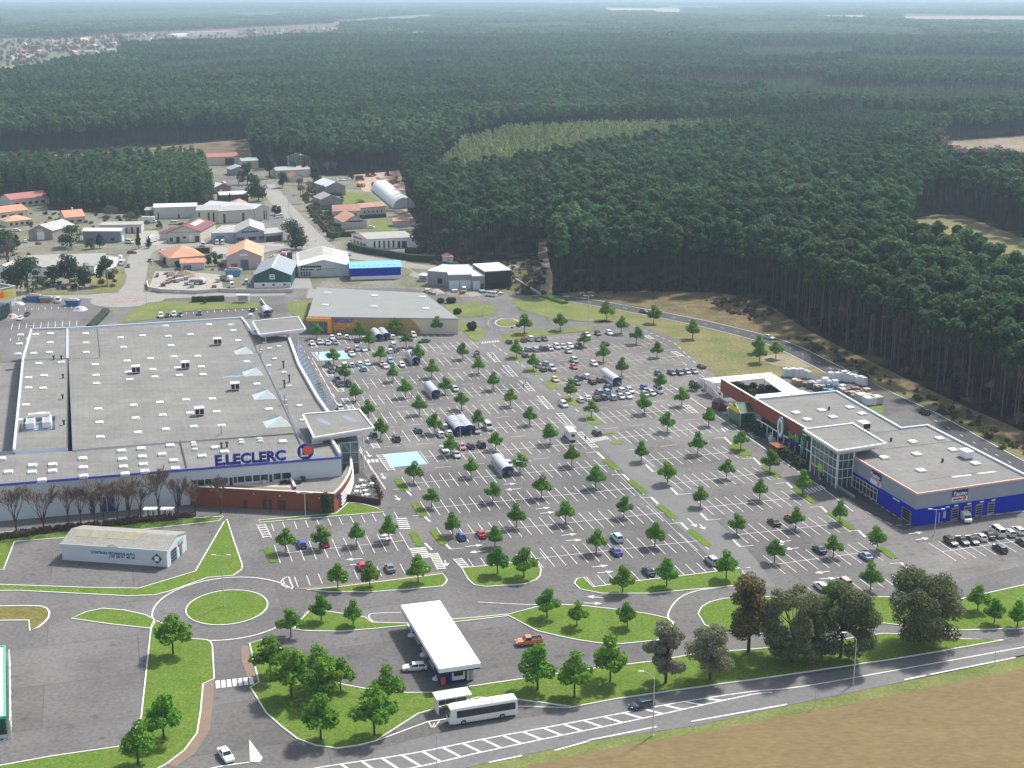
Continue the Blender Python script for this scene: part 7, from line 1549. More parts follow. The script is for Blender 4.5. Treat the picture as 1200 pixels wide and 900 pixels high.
RN={'A1':'in front of the sports hall','A2':'in the second row from the sports hall','A3':'in the third row from the sports hall','A4':'in the fourth row from the sports hall','A5':'in the fifth row from the sports hall','A6':'in the sixth row from the sports hall','A7':'in the seventh row from the sports hall','A8':'in the row of the lower blue bays','Aa':'in the row below the lower blue bays','Ab':'in the second row below the lower blue bays','Ac':'in the row of the bright blue hatchback','Ad':'in the row of the pale cyan off-roader','Ag':'in the lot beside the brick wing',
'B2':'in the second right-hand row from the north roundabout','B3':'in the third right-hand row from the north roundabout','B4':'in the row of the white-roofed shelter','B5':'in the long double car line','B6':'in the empty row below the double car line','B7':'in the row right of the zebra crossing','B8':'in the row above the glass tower level','B9':'in the row level with the glass tower','B10':'in the row below the glass tower zebra','B11':'in the row of the lone black saloon','B12':'in the row of the dark blue saloon'}
grp={}
for x,y in TR:
    best=min(ROWS.items(),key=lambda kv:abs(y-(kv[1][0][1]+(kv[1][1][1]-kv[1][0][1])*(x-kv[1][0][0])/(kv[1][1][0]-kv[1][0][0])))+max(0,kv[1][0][0]-x-25,x-kv[1][1][0]-25)*.5)[0]
    grp.setdefault(best,[]).append((x,y))
for rname,ts in grp.items():
    ts.sort()
    for i,(x,y) in enumerate(ts):
        pos='only tree' if len(ts)==1 else f'{ORD[i]} from the left'
        put_tree(x,y,20.5+ (y-400)*.032,f'young tree, {pos} {RN[rname]}')
for x,y,hp,l in ((614.5,391,24,'young green tree on the north roundabout island lawn'),(656.4,387.6,23,'young green tree on the grass strip right of the north roundabout'),(711,375.5,22,'young green tree at the corner of the large north lawn'),(728,391,23,'young green tree on the dry verge right of the lamp post'),(766,379,22,'lone young tree on the dry grass beside the forest road'),(811.6,397,23,'lone young tree in the middle of the dry grass'),(888,414,23,'rear tree of the overlapping pair on the dry grass'),(890,425,23,'front tree of the overlapping pair on the dry grass'),(909,420.5,23,'young green tree right of the overlapping pair on the dry grass'),
    (614,677,38,'right one of two trees on the small kerbed lawn by the zebra'),(583,673,36,'left one of two trees on the small kerbed lawn by the zebra'),(729.5,695.5,36,'left tree on the long kerbed lawn below the blue saloons'),(781,687.5,36,'middle tree on the long kerbed lawn below the blue saloons'),(851,679,35,'right tree on the long kerbed lawn beside the grey off-roader'),
    (1020,692,32,'bushy green tree right of the beige off-roader'),(974,712,34,'green tree rising between the big dark trees, below the white estate'),(1080,697,32,'green treetop showing above the rightmost big dark tree'),
    (396,690,34,'left tree of three on the narrow lawn with brown edge'),(433.5,688.5,34,'middle tree of three on the narrow lawn, hiding a red car'),(490,683,34,'right tree of three on the narrow lawn, near the zebra'),
    (376.6,728,32,'left tree on the pointed lawn right of the large roundabout'),(414,733,33,'right tree on the pointed lawn right of the large roundabout'),(341,747,40,'darker tree at the tip of the pointed lawn'),
    (641,724,34,'left tree of three on the filling station far lawn'),(676,735,34,'middle tree of three on the filling station far lawn'),(735,735,34,'right tree of three on the filling station far lawn'),
    (1145.5,716,32,'left tree of three on the lawn at the right edge'),(1165,731,34,'middle tree of three on the lawn at the right edge'),(1192,736,34,'right tree of three on the lawn at the right edge'),
    (317,793,56,'large green tree nearest the zebra on the corner lawn'),(341.7,817,58,'large green tree second from the zebra on the corner lawn'),(377,803,50,'dark rear tree of the dense cluster on the corner lawn'),(399,808,42,'small right tree of the dense cluster on the corner lawn'),(378,824,58,'middle tree of the dense cluster on the corner lawn'),(376,867.6,56,'front tree of the dense cluster on the corner lawn, nearest the road'),(455,826,50,'rear tree of the pair left of the bus shelter'),(438.7,862,58,'front tree of the pair left of the bus shelter'),
    (203,767,56,'dark large tree at the left of the large roundabout'),(192,866.7,56,'right tree of the pair at the bottom left lawn'),(162,897,58,'left tree of the pair at the bottom left, nearest the corner'),
    (630,809,57,'large tree right of the coach on the roadside lawn'),(673,817.5,57,'middle large tree of three right of the coach'),(715,799,58,'third large tree right of the coach, next to the dark trees')):
    put_tree(x,y,hp,l,'young leafy trees of the lawns')
# dark round shrubs on the north lawns
LEAFD=leaf_mat('evergreen_leaf',(.02,.05,.018),(.05,.095,.032),obj_var=.2)
def bush(label,x,y,r,h,m=LEAFD,name='shrub',n=350,cat='shrub',seed=1):
    p=G(x,y); V=leafquads([((0,0,h*.55),r,r,h*.5)],n,r*.22,seed,shell=.6); me=leafmesh(name,V,m); o=bpy.data.objects.new(name,me); COL.objects.link(o); o.location=(p.x,p.y,0); return tag(o,label,cat)
for i,(x,y,r,h,l) in enumerate(((553,387,1.9,3.2,'dark round shrub on the triangular lawn'),(516.5,355,1.5,1.9,'small dark shrub behind the sports hall, left one'),(528.5,355,2.1,2.2,'larger dark shrub behind the sports hall, right one'),(536,368,1.6,2.2,'dark shrub in a white planter beside the sports hall'),(559,415.5,0.9,1.4,'tiny shrub beside the black car'))): bush(l,x,y,r,h,seed=i+40)
# plants of the garden centre
LEAFM=leaf_mat('mixed_plants',(.02,.05,.015),(.09,.12,.04),obj_var=.35); Q=random.Random(23)
for i in range(46):
    u_=Q.random(); v_=Q.random(); x=860+u_*44+v_*22; y=446.5+v_*15+u_*1.5
    if i%2==0: x,y=848+u_*20+v_*14,447+v_*13
    bush('potted shrub among the rows of plants in the open garden yard',x,y+6,Q.uniform(.9,1.7),Q.uniform(1.3,2.6),LEAFM,'potted_plant',140,'plant',i)['group']='plants in the garden yard'
for i,(x,y,r,h) in enumerate(((865,492,1.5,3),(870,496,1.6,3.5),(876,500,1.6,3.8),(884,505,1.8,3),(889,511,1.6,2.6),(893,500,1.5,3),(881,496,1.3,3),(915,533,1.4,2.6),(921,537,1.6,3),(928,541,1.5,3),(935,545,1.6,2.8),(941,549,1.4,2.6),(811,457,1.2,3.2),(816,458,1.0,2.8),(858,485,1.2,2.6))):
    bush('dark potted shrub standing in front of the garden centre shopfront',x,y,r,h,LEAFM if i%3 else LEAFD,'potted_plant',200,'plant',60+i)['group']='plants before the garden centre'
for l,x,y,m,s in (('terracotta-red wooden stall before the garden centre shopfront',911,531,REDP,1.0),('dark brown market stall at the open end of the garden yard',843,479,mat('stall_brown',(.1,.045,.03),.8,var=.2),1.1)):
    t=vehicle_at('market_stall',l,'stall',x,y,(7,4.6)); b=MB(); b.box((0,0,0),(4.6*s,2.6*s,1.5*s)); b.build('counter',m,t); b=MB(); b.box((0,0,2.3*s),(5*s,3*s,.12)); b.build('roof',DGREY if s>1 else m,t); b=MB(); [b.tube((dx*2.2*s,dy*1.2*s,1.5*s),(dx*2.2*s,dy*1.2*s,2.3*s),.07,n=5) for dx in(-1,1) for dy in(-1,1)]; b.build('post',LGREY,t)
for i,(x,y) in enumerate(((854,482),(856,487),(900,513),(903,517),(904,512),(906,520))):
    p=G(x,y); b=MB(); b.box((0,0,0),(1.2,1.2,.9)); b.box((.1,0,.9),(.8,.8,.7 if i%2 else .3)); o=tag(b.build('display_stand',[WHITE,SALMON,mat('teal_display',(.2,.4,.4),.6,var=.1)][i%3]),['white','salmon-pink','teal'][i%3]+' display stand among the goods before the garden centre','display stand','display stands before the garden centre'); o.location=(p.x,p.y,.1)
t=thing('poster_fence','fence of printed white panels at the open end of the garden yard','fence',tuple(G(830,462)))
for i in range(6):
    a=G(820+i*4.6,451+i*4.4); c=G(823.8+i*4.6,454.6+i*4.4); u=(c-a).normalized(); b=MB(); m=(a+c)/2; b.box((m.x,m.y,.1),((c-a).length,.12,2.4),math.atan2(u.y,u.x)); b.build('fence_panel',mat('poster_white_%d'%(i%2),((.62,.62,.6),(.6,.5,.47))[i%2],.6,var=.25,scale=1.2),t)
# hedges of clipped plants along the terrace
for i,(x,y) in enumerate(((437.5,563),(439,566.5),(441.5,571.5),(443,576),(445,581),(446,585))): bush('brownish clipped plant along the café terrace edge',x,y,.8,1.5,leaf_mat('brown_leaf',(.05,.04,.02),(.12,.09,.05)) if i==0 else MATS['brown_leaf'],'terrace_plant',120,'plant',90+i)['group']='plants along the terrace'
for i in range(5): bush('dark plant beside the gallery wall of the big store',373+i*1.6,455+i*4.5,1.0,2.2,LEAFD,'wall_plant',150,'plant',110+i)['group']='plants beside the store gallery'
b=None; o=bush('slender dark conifer against the brick wing',383,603,1.4,5.6,LEAFD,'conifer',500,'tree',3)
# ---------------------------------------------------------------- bare trees by the big store
def bare_tree(seed,twisty=.35):
    r=random.Random(seed); t=thing('bare_tree','x','tree'); b=MB(); tw=MB()
    def br(p,d,L,rad,lev):
        q=p+d*L
        (b if lev<2 else tw).tube(p,q,rad,rad*.65,n=5 if lev<2 else 3,caps=False)
        if lev>=6: return
        for k in range(r.choice((2,3)) if lev>0 else 5):
            a=r.uniform(0,6.28); tilt=r.uniform(.15,.5) if lev else r.uniform(.12,.55)
            o_=d.orthogonal().normalized(); o2=d.cross(o_); nd=(d*math.cos(tilt)+(o_*math.cos(a)+o2*math.sin(a))*math.sin(tilt)+Vector((0,0,.12))).normalized()
            br(p.lerp(q,r.uniform(.6,1) if lev else r.uniform(.7,1)),nd,L*r.uniform(.68,.92),max(rad*.62,.0026),lev+1)
    br(Vector((0,0,0)),Vector((r.uniform(-.05,.05),0,1)),.16,.012,0)
    b.build('trunk',BARK,t); o=tw.build('branches',TWIG,t); return t,max(v[2] for v in tw.v)
    
BT=[bare_tree(3),bare_tree(8),bare_tree(21)]; BU=[0,0,0]
def put_bare(x,y,hp,label,grp):
    k=tcount[0]%3; tcount[0]+=1; p=G(x,y); t,mz=BT[k]; sc=hpx(x,y,hp)/mz; rz=Q.uniform(0,6)
    if not BU[k]: BU[k]=1; t.location=p; t.scale=(sc,)*3; t['label']=label; t['group']=grp
    else: dup(t,p,rz,sc,label,grp)
for i,(x,y,hp) in enumerate(((20,627,54),(52,624,52),(81,614,48),(95,613,40),(111,614,40),(122,613,52),(138,612,46),(152,612,52),(165,608,40),(187,608,55),(209,606,46),(229,605,42))):
    put_bare(x,y,hp*1.08,f'{ORD[i]} bare winter tree from the left before the big store wall','bare trees before the big store')
for x,y,hp,l in ((259,602,44,'bare tree standing before the left part of the brick wing'),): put_bare(x,y,hp,l,'bare trees before the big store')
for x,y,hp,l in ((357,238,24,'bare tree left in the orchard gardens'),(366,232,22,'bare tree in the middle of the orchard gardens'),(352,228,20,'bare tree behind the two street conifers'),(375,236,20,'bare tree right in the orchard gardens'),(393,205,18,'pale bare tree at the forest edge'),(384,207,18,'bare tree beside the tall forest-edge conifer'),(546,300,22,'bare reddish tree in the undergrowth beside the hut'),(10,318,40,'reddish bare tree at the left edge behind the roadside trees'),(280,220,14,'bare tree in the far yard')): put_bare(x,y,hp,l,'bare trees of the village')
# ---------------------------------------------------------------- dark broad trees (foreground and village)
def broad_tree(name,label,x,y,hp,wp,cols,seed,n=5200,trunk_h=.18,lean=0,shape='round',cat='tree',group=None,base=0,gap=.0):
    h=hpx(x,y,hp); p=G(x,y); w=wp*mpp(y)/2; r=random.Random(seed); t=thing(name,label,cat,(p.x,p.y,base),group); ORG[t.name]=Vector()
    b=MB(); rt=max(.1,h*.022); b.tube((0,0,0),(lean*.3,0,h*.45),rt,rt*.7,n=8); L=[]
    nl=(38 if n>3000 else 16) if shape!='cone' else 14
    for k in range(nl):
        f=r.random(); z=h*(trunk_h+.08+(.9-trunk_h)*f) 
        if shape=='cone': rad=w*(1-.8*f)*.75; q=r.uniform(.15,.6)*rad
        elif shape=='pine': rad=w*(.26+.14*r.random())*(1.15-.5*f); q=r.uniform(.2,.85)*w*(1-.5*f); z=h*(trunk_h+.12+(.8-trunk_h)*f)
        else: rad=w*(r.uniform(.2,.33) if n>3000 else r.uniform(.36,.55)); q=r.uniform(.3,.85)*w*math.sin(max(.25,min(1,.3+f*.9))*math.pi*.8); z=h*(trunk_h+.1+(.78-trunk_h)*f)
        a=r.uniform(0,6.28)+k*2.4; c=(q*math.cos(a)+lean*f,q*math.sin(a),z); L.append((c,rad,rad,min(rad*.8,h*.17)))
        b.tube((lean*.2,0,h*r.uniform(.2,.45)),(c[0]*.9,c[1]*.9,c[2]),rt*.35,rt*.12,n=5)
    b.build('trunk',BARK,t)
    V=leafquads(L,int(n*1.9) if n>3000 else n,h*.0145 if n>3000 else h*.034,seed,shell=.42); me=leafmesh('crown',V,leaf_mat('leaf_'+name+str(seed),*cols,obj_var=.0)); o=bpy.data.objects.new('crown',me); COL.objects.link(o); o.parent=t; return t
OL=((.10,.125,.055),(.26,.275,.14)); OD=((.06,.09,.036),(.18,.21,.09)); GG=((.15,.165,.1),(.33,.33,.21))
broad_tree('dark_tree','leftmost big grey-olive tree beside the road, with a light trunk',780,801,76,58,GG,1,6000)
broad_tree('dark_tree','second big grey-olive tree from the left by the road',832,797,67,66,GG,2,6000)
broad_tree('conifer','rusty olive conifer with bare lower trunk among the big roadside trees',877,765,92,70,((.1,.095,.036),(.25,.21,.08)),3,5200,.22,shape='pine')
broad_tree('dark_tree','tall drooping grey-green tree right of the rusty conifer',928,776,92,84,OL,4,9000,.05)
broad_tree('dark_tree','dark spreading tree in the middle of the big roadside trees',985,770,84,100,OD,5,11000,.05)
broad_tree('dark_tree','rightmost big dark roadside tree with two trunks, nearest the right lawn',1077,752,84,112,((.075,.1,.042),(.21,.23,.11)),6,11500,.07)
VP=((.022,.048,.02),(.065,.105,.042))
for i,(x,y,hp,wp,l,sh) in enumerate(((33,342,44,40,'biggest dark roadside pine left of the village street','round'),(14,338,30,26,'dark tree at the left edge by the roadside','round'),(82,332,36,26,'dark tall pine before the big grey warehouse roof','round'),(62,336,26,18,'smaller pine between the two dark roadside pines','round'),(99,337,28,22,'grey-green tree right of the dark roadside pines','round'),(126,334,34,22,'round tree by the street corner before the white gable','round'),
    (8,300,34,28,'dark green tree behind the white-gabled shed at the left edge','round'),(20,292,18,14,'small conifer beside the grey barn','cone'),(84,290,28,34,'broad round dark tree before the blue-grey shed','round'),(117,291,18,14,'conical tree in front of the blue-grey shed','cone'),(106,292,14,12,'low dark tree left of the conical one','round'),(163,292,22,10,'slim conifer on the traffic island by the lorries','cone'),(175,291,15,9,'slim small conifer right of the slim conifer','cone'),(187,268,10,8,'small round tree left of the maroon roof','round'),
    (160,258,24,14,'tall green tree before the pine grove beside the cream warehouse','cone'),(129,254,14,18,'pale olive shrub-like tree at the grove edge','round'),(152,262,14,18,'yellow-green bush beside the cream warehouse','round'),
    (347,292,30,24,'large dark street tree, front one of the pair','round'),(343,282,26,28,'large dark street tree, rear one of the pair','round'),(316,209,44,17,'tallest dark columnar conifer of the village','cone'),(303,236,32,26,'green pine at the top of the street','round'),(290,216,30,24,'round pine beside the grey yard shed','pine'),(331,220,20,16,'dark round tree by the far end of the street','round'),(344,206,18,14,'small pine with a bare trunk before the long pale warehouse','pine'),(357,206,16,12,'small round pine right of the bare-trunked one','pine'),(369,213,26,18,'dark pointed conifer left of the bare orchard trees','cone'),(412,210,15,10,'dark round conifer at the works yard edge','cone'),
    (270,242,16,10,'small conifer before the white-roofed warehouse','cone'),(322,252,12,10,'clipped street bush, left one by the cream warehouse','round'),(327,253,12,9,'clipped street bush, right one by the cream warehouse','round'),(423,241,8,14,'grey-green round bush on the bungalow lawn','round'),(398,270,8,8,'small dark bush beside the peach gabled house','round'),(390,282,8,8,'dark bush at the street corner hedge','round'),
    (493,295,34,28,'dark round oak beside the hedged white building','round'),(520,296,30,22,'dark oak right of the hedged white building','round'),(246,312,12,8,'small green garden tree beside the villa','round'),(252,312,18,7,'olive garden conifer right of the villa','cone'),(193,310,9,8,'small palm-like tree in the villa garden','pine'),(240,356,8,8,'round bush on the lawn behind the big store','round'))):
    cols=VP if i not in (15,16,34) else ((.06,.075,.03),(.14,.16,.07))
    broad_tree('garden_tree',l,x,y,hp,wp,cols,100+i,1500,.1,shape=sh,group='trees of the village')
# ================================================================== PINE FOREST
PINE=leaf_mat('pine_needles',(.034,.09,.032),(.094,.176,.064),obj_var=.38,stand=.4); PINE_SUNLIT=leaf_mat('sunlit_young_pine_needles',(.14,.2,.07),(.27,.33,.13),obj_var=.25,stand=.3)  # sunlight painted into the pale young needles and the stand patches
def pine_parts(seed,n,size,h=1.0,m=None,young=False,grove=False):
    r=random.Random(seed); L=[]
    if young:
        for k in range(7): f=k/6; L.append(((r.uniform(-.05,.05),r.uniform(-.05,.05),.25+.68*f),.22*(1-.75*f)+.03,.22*(1-.75*f)+.03,.1))
    elif grove:
        for k in range(12): f=k/11; a=k*2.4+r.random(); q=r.uniform(.04,.12)*(1-.6*f); L.append(((q*math.cos(a),q*math.sin(a),.3+.6*f),.13*(1-.5*f),.13*(1-.5*f),.075))
    else:
        for k in range(11):
            f=r.random()**.8; z=.68+.26*f; q=r.uniform(.02,.13)*(1-.55*max(0,f-.3)); a=k*2.4+r.random(); rad=r.uniform(.04,.068); L.append(((q*math.cos(a),q*math.sin(a),z),rad,rad,rad*.7))
        L.append(((0,0,.93),.07,.07,.06))
    V=leafquads(L,n,size,seed,shell=.4,up=.5)
    b=MB(); b.tube((0,0,0),(r.uniform(-.015,.015),0,.7 if not young else .8),.0085,.005,n=5,caps=False)
    if not young:
        for k in range(6): c=L[k][0]; b.tube((0,0,.5+.05*k),c,.003,.0015,n=3,caps=False)
    return V,b
def joined(name,V,b,mleaf):
    n0=len(b.v); me=bpy.data.meshes.new(name); n=len(V)//4
    me.from_pydata([tuple(v) for v in b.v]+[tuple(v) for v in V],[],b.f+[(n0+4*i,n0+4*i+1,n0+4*i+2,n0+4*i+3) for i in range(n)])
    me.materials.append(BARKP); me.materials.append(mleaf); me.polygons.foreach_set('material_index',[0]*len(b.f)+[1]*n); me.update(); return me
# stands: polygon in photo ground coordinates, mean height, young?, density spacing
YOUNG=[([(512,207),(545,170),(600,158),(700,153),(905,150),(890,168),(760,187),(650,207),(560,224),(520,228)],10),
 ([(700,99),(960,98),(975,112),(860,121),(790,116)],8),([(800,145),(795,138),(900,137),(1010,140),(1010,144),(820,147)],7),([(880,108),(975,110),(1210,112),(1340,115),(1340,140),(1100,143),(1010,136),(900,130)],10),
 ([(425,77),(520,72),(560,84),(440,92)],7),([(850,60),(1000,58),(1000,75),(880,80)],8),([(1000,70),(1210,72),(1330,75),(1330,92),(1010,86)],9),([(830,30),(950,27),(1080,36),(1100,48),(930,50),(840,44)],9),([(0,20),(250,13),(330,12),(320,22),(130,30),(0,36)],9),([(560,30),(690,28),(690,36),(570,40)],8),([(180,80),(330,70),(330,84),(190,96)],11)]
CLEAR=[[(-400,178),(0,178),(60,177),(100,174),(232,166),(285,161),(291,163),(296,194),(360,204),(420,204),(468,197),(474,217),(478,244),(486,256),(500,290),(540,306),(600,306),(637,300),(641,346),(660,345.5),(760,343),(850,343),(905,359),(945,385),(1000,413),(1062,443),(1135,477),(1215,511),(1420,610),(1420,1000),(-400,1000)],
 [(1048,322),(1075,256),(1100,251),(1130,253),(1215,285),(1340,320),(1340,450),(1215,400),(1130,354)],[(1085,205),(1110,165),(1210,158),(1340,165),(1340,225),(1150,220)],
 [(72,45),(140,40),(205,38),(208,45),(130,51),(80,52)],[(700,9),(795,10),(803,16),(710,16)],[(955,18),(1015,18),(1012,25),(960,24)],[(1050,19),(1215,19),(1340,19),(1340,26),(1060,25)],[(1100,35),(1180,38),(1185,46),(1110,42)],[(395,24),(500,17),(520,19),(420,30),(385,31)],[(470,38),(505,37),(508,46),(480,46)],
 [(-150,44),(70,45),(140,50),(145,74),(100,80),(52,90),(0,99),(-150,105)],[(130,40),(400,27),(404,43),(300,54),(200,58),(150,62)],[(636,346),(645,346),(644,325),(640,300),(636,270),(632,270),(634,300)],[(-400,8),(1400,6),(1400,7),(-400,9)],
 [(280,118),(520,112),(700,104),(700,106),(520,114.5),(280,121)] if 0 else [(0,0)]*3,[(1010,8.5),(1160,10),(1215,13),(1050,13)]]
GROVE=[(-60,207),(100,204),(236,201),(249,236),(240,244),(185,251),(90,246.5),(58,244),(54,231),(-60,222)]
rs=np.random.RandomState(4)
def candidates(d0,d1,sp,margin=.13):
    out=[]
    y=d0; cols=[]
    X=[];Y=[]
    while y<d1:
        hw=(600/F)*(y*CT+H*ST)*(1+margin)+15; n=int(2*hw/sp); x=-hw+sp*np.arange(n)+rs.uniform(-.42,.42,n)*sp; X.append(x); Y.append(y+rs.uniform(-.42,.42,n)*sp); y+=sp
    return np.concatenate(X),np.concatenate(Y)
def pix(x,y):
    zc=y*CT+H*ST; vy=y*ST-H*CT; return 600+F*x/zc,450-F*vy/zc
def classify(x,y):
    px,py=pix(x,y); ok=np.ones(len(x),bool)
    for c in CLEAR: ok&=~inpoly(px,py,c)
    ok|=inpoly(px,py,GROVE); hm=np.full(len(x),20.5); yg=np.zeros(len(x),bool)
    k=inpoly(px,py,[(880,152),(1010,143),(1130,150),(1020,195),(900,195)]); hm[k]=13
    for poly,h in YOUNG:
        k=inpoly(px,py,poly); hm[k]=h; yg|=k
    k=inpoly(px,py,GROVE); hm[k]=17
    return ok,hm,yg,px,py
x1,y1=candidates(380,1500,5.3); x2,y2=candidates(1500,3600,8.0)
X=np.concatenate([x1,x2]); Y=np.concatenate([y1,y2]); ok,hm,yg,px,py=classify(X,Y)
gap=np.array([noise.noise(Vector((float(a)*.012,float(c)*.008,5.5))) for a,c in zip(X,Y)]); ok&=(rs.rand(len(X))>np.clip(.06+.5*(gap-.25),.05,.6))
X,Y,hm,yg,px,py=[a[ok] for a in (X,Y,hm,yg,px,py)]
# gentle height variation over the stands
blk=np.array([noise.noise(Vector((float(a)*.004,float(c)*.004,3.3))) for a,c in zip(X,Y)])
hm=np.where((px>630)&(py>225)&(hm>20),24.5,hm)
HT=hm*(1+.22*blk+rs.uniform(-.2,.14,len(X)))
inside=(px>-8)&(px<1208)&(~yg)
dist=np.hypot(X,Y); order=np.argsort(np.where(inside,dist,1e9))[:300]; sel=np.zeros(len(X),bool); sel[order]=True
PT=[]; PBV=leaf_mat('pine_bark_varied',(.05,.038,.031),(.22,.17,.135),obj_var=.7)
for s in range(4):
    V,b=pine_parts(50+s,900,.021); t=thing('pine_tree','x','tree'); b.build('trunk',PBV,t); me=leafmesh('crown',V,PINE); o=bpy.data.objects.new('crown',me); COL.objects.link(o); o.parent=t; PT.append(t)
PU=[0]*4
for n_,i in enumerate(order):
    k=n_%4; p=(float(X[i]),float(Y[i]),0); h=float(HT[i]*1.08); lab='tall dark pine with a bare trunk at the near forest edge on the right' if px[i]>480 else 'dark pine of the grove behind the village warehouses at the left'
    if not PU[k]: PU[k]=1; t=PT[k]; t.location=p; t.scale=(h,h,h); t['label']=lab; t['group']='pines at the forest edge'
    else: dup(PT[k],p,Q.uniform(0,6.28),h,lab,'pines at the forest edge')
# the remaining forest: one object of instanced pines
def scatter(name,X,Y,H_,idx,protos,kind='stuff'):
    me=bpy.data.meshes.new(name); n=len(X); me.vertices.add(n); co=np.stack([X,Y,np.zeros(n)],1).astype(np.float32); me.vertices.foreach_set('co',co.ravel())
    for nm,ty,arr in (('hh','FLOAT',H_.astype(np.float32)),('rot','FLOAT',rs.uniform(0,6.28,n).astype(np.float32)),('idx','INT',idx.astype(np.int32))): a=me.attributes.new(nm,ty,'POINT'); a.data.foreach_set('value',arr)
    o=bpy.data.objects.new(name,me); COL.objects.link(o)
    cl=bpy.data.collections.new(name+'_kinds')
    for k,pm in enumerate(protos): q=bpy.data.objects.new('%s_kind_%d'%(name,k),pm); cl.objects.link(q)
    ng=bpy.data.node_groups.new(name+'_nodes','GeometryNodeTree'); ng.interface.new_socket('Geometry',in_out='INPUT',socket_type='NodeSocketGeometry'); ng.interface.new_socket('Geometry',in_out='OUTPUT',socket_type='NodeSocketGeometry')
    N=ng.nodes; L=ng.links; gi=N.new('NodeGroupInput'); go=N.new('NodeGroupOutput'); iop=N.new('GeometryNodeInstanceOnPoints'); ci=N.new('GeometryNodeCollectionInfo')
    ci.inputs['Collection'].default_value=cl; ci.inputs['Separate Children'].default_value=True; ci.inputs['Reset Children'].default_value=True
    def at(nm,ty): a=N.new('GeometryNodeInputNamedAttribute'); a.data_type=ty; a.inputs['Name'].default_value=nm; return a.outputs['Attribute']
    cx=N.new('ShaderNodeCombineXYZ'); L.new(at('rot','FLOAT'),cx.inputs['Z'])
    L.new(gi.outputs[0],iop.inputs['Points']); L.new(ci.outputs[0],iop.inputs['Instance']); iop.inputs['Pick Instance'].default_value=True
    L.new(at('idx','INT'),iop.inputs['Instance Index']); L.new(cx.outputs[0],iop.inputs['Rotation']); L.new(at('hh','FLOAT'),iop.inputs['Scale']); L.new(iop.outputs[0],go.inputs[0])
    m=o.modifiers.new('scatter','NODES'); m.node_group=ng
    return tag(o,kind=kind)
near=[joined('pine_a%d'%s,*pine_parts(70+s,700,.023),PINE) for s in range(4)]
mid=[joined('pine_b%d'%s,*pine_parts(80+s,170,.05),PINE) for s in range(3)]
grv=[joined('pine_g%d'%s,*pine_parts(95+s,420,.032,grove=True),PINE) for s in range(2)]
yng=[joined('pine_y%d'%s,*pine_parts(90+s,200,.055,young=True),PINE_SUNLIT) for s in range(2)]
yng2=[joined('pine_w%d'%s,*pine_parts(190+s,200,.055,young=True),leaf_mat('thicket_pine_needles',(.045,.095,.038),(.11,.18,.075),obj_var=.3,stand=.25) if s==0 else MATS['thicket_pine_needles']) for s in range(2)]
rest=~sel; Xr,Yr,Hr,yr=X[rest],Y[rest],HT[rest],yg[rest]; dr=np.hypot(Xr,Yr)
idx=np.where(yr,7+rs.randint(0,2,len(Xr)),np.where(dr<1000,rs.randint(0,4,len(Xr)),4+rs.randint(0,3,len(Xr))))
gk=inpoly(px[rest],py[rest],GROVE); idx=np.where(gk,9+rs.randint(0,2,len(Xr)),idx); first=inpoly(px[rest],py[rest],YOUNG[0][0])&(px[rest]<860+rs.uniform(-60,60,len(Xr))); idx=np.where(yr&~first,11+rs.randint(0,2,len(Xr)),idx); Hr=np.where(gk,Hr*.92,Hr)  # first: sunlit part of the young stand, keeps the sun-pale needles
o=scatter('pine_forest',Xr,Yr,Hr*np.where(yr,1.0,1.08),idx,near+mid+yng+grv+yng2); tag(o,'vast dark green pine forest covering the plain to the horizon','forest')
# far forest clumps, each a patch of crowns
def clump(seed,young):
    r=random.Random(seed); L=[]; T=MB()
    for k in range(16):
        x,y=r.uniform(-17,17),r.uniform(-17,17); z=r.uniform(12,17) if not young else r.uniform(5,7); L.append(((x,y,z),4.2,4.2,3.2))
        T.tube((x,y,0),(x,y,z),.25,.2,n=3,caps=False)
    return leafquads(L,330,2.1,seed,shell=.5,up=.8),T
cl=[joined('clump_%d'%s,*clump(200+s,False),PINE) for s in range(3)]+[joined('clump_y%d'%s,*clump(300+s,True),MATS['thicket_pine_needles']) for s in range(2)]
xf,yf=candidates(3600,15000,34,.08); ok,hf,yfg,pxf,pyf=classify(xf,yf)
ok&=(rs.rand(len(xf))>.1); bl=np.array([noise.noise(Vector((float(a)*.0011,float(c)*.0006,1.7))) for a,c in zip(xf,yf)])
yfg|=(bl>.3); ok&=~((bl<-.42)&(yf>5000))
xf,yf,yfg=xf[ok],yf[ok],yfg[ok]
o=scatter('distant_forest',xf,yf,rs.uniform(.85,1.2,len(xf)),np.where(yfg,3+rs.randint(0,2,len(xf)),rs.randint(0,3,len(xf))),cl); tag(o,'hazy far pine plantations merging towards the horizon','forest')
# scrub and undergrowth
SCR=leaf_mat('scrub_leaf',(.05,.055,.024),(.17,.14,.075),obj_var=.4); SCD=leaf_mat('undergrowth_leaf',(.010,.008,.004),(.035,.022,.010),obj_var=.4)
def bushmesh(nm,seed,m,n=90): return joined(nm,leafquads([((0,0,.4),.6,.6,.45),((.35,.2,.3),.4,.4,.3),((-.3,.1,.35),.4,.45,.35)],n,.16,seed,shell=.4),MB().tube((0,0,0),(0,0,.3),.03,n=3),m)
sx,sy=candidates(340,1000,2.6); spx,spy=pix(sx,sy)
bank=inpoly(spx,spy,[(820,352),(870,350),(905,364),(945,390),(1000,420),(1062,450),(1135,484),(1215,520),(1330,580),(1330,622),(1215,552),(1140,506),(1080,473),(1020,447),(970,420),(900,386),(850,366)])
edge=inpoly(spx,spy,[(500,292),(540,308),(600,306),(637,300),(640,346),(560,335),(505,310)])
under=inpoly(spx,spy,[(655,345),(850,342),(905,358),(1000,412),(1215,510),(1330,560),(1330,500),(1215,470),(1000,380),(850,322),(655,325)])
brown=inpoly(spx,spy,CLEAR[2])
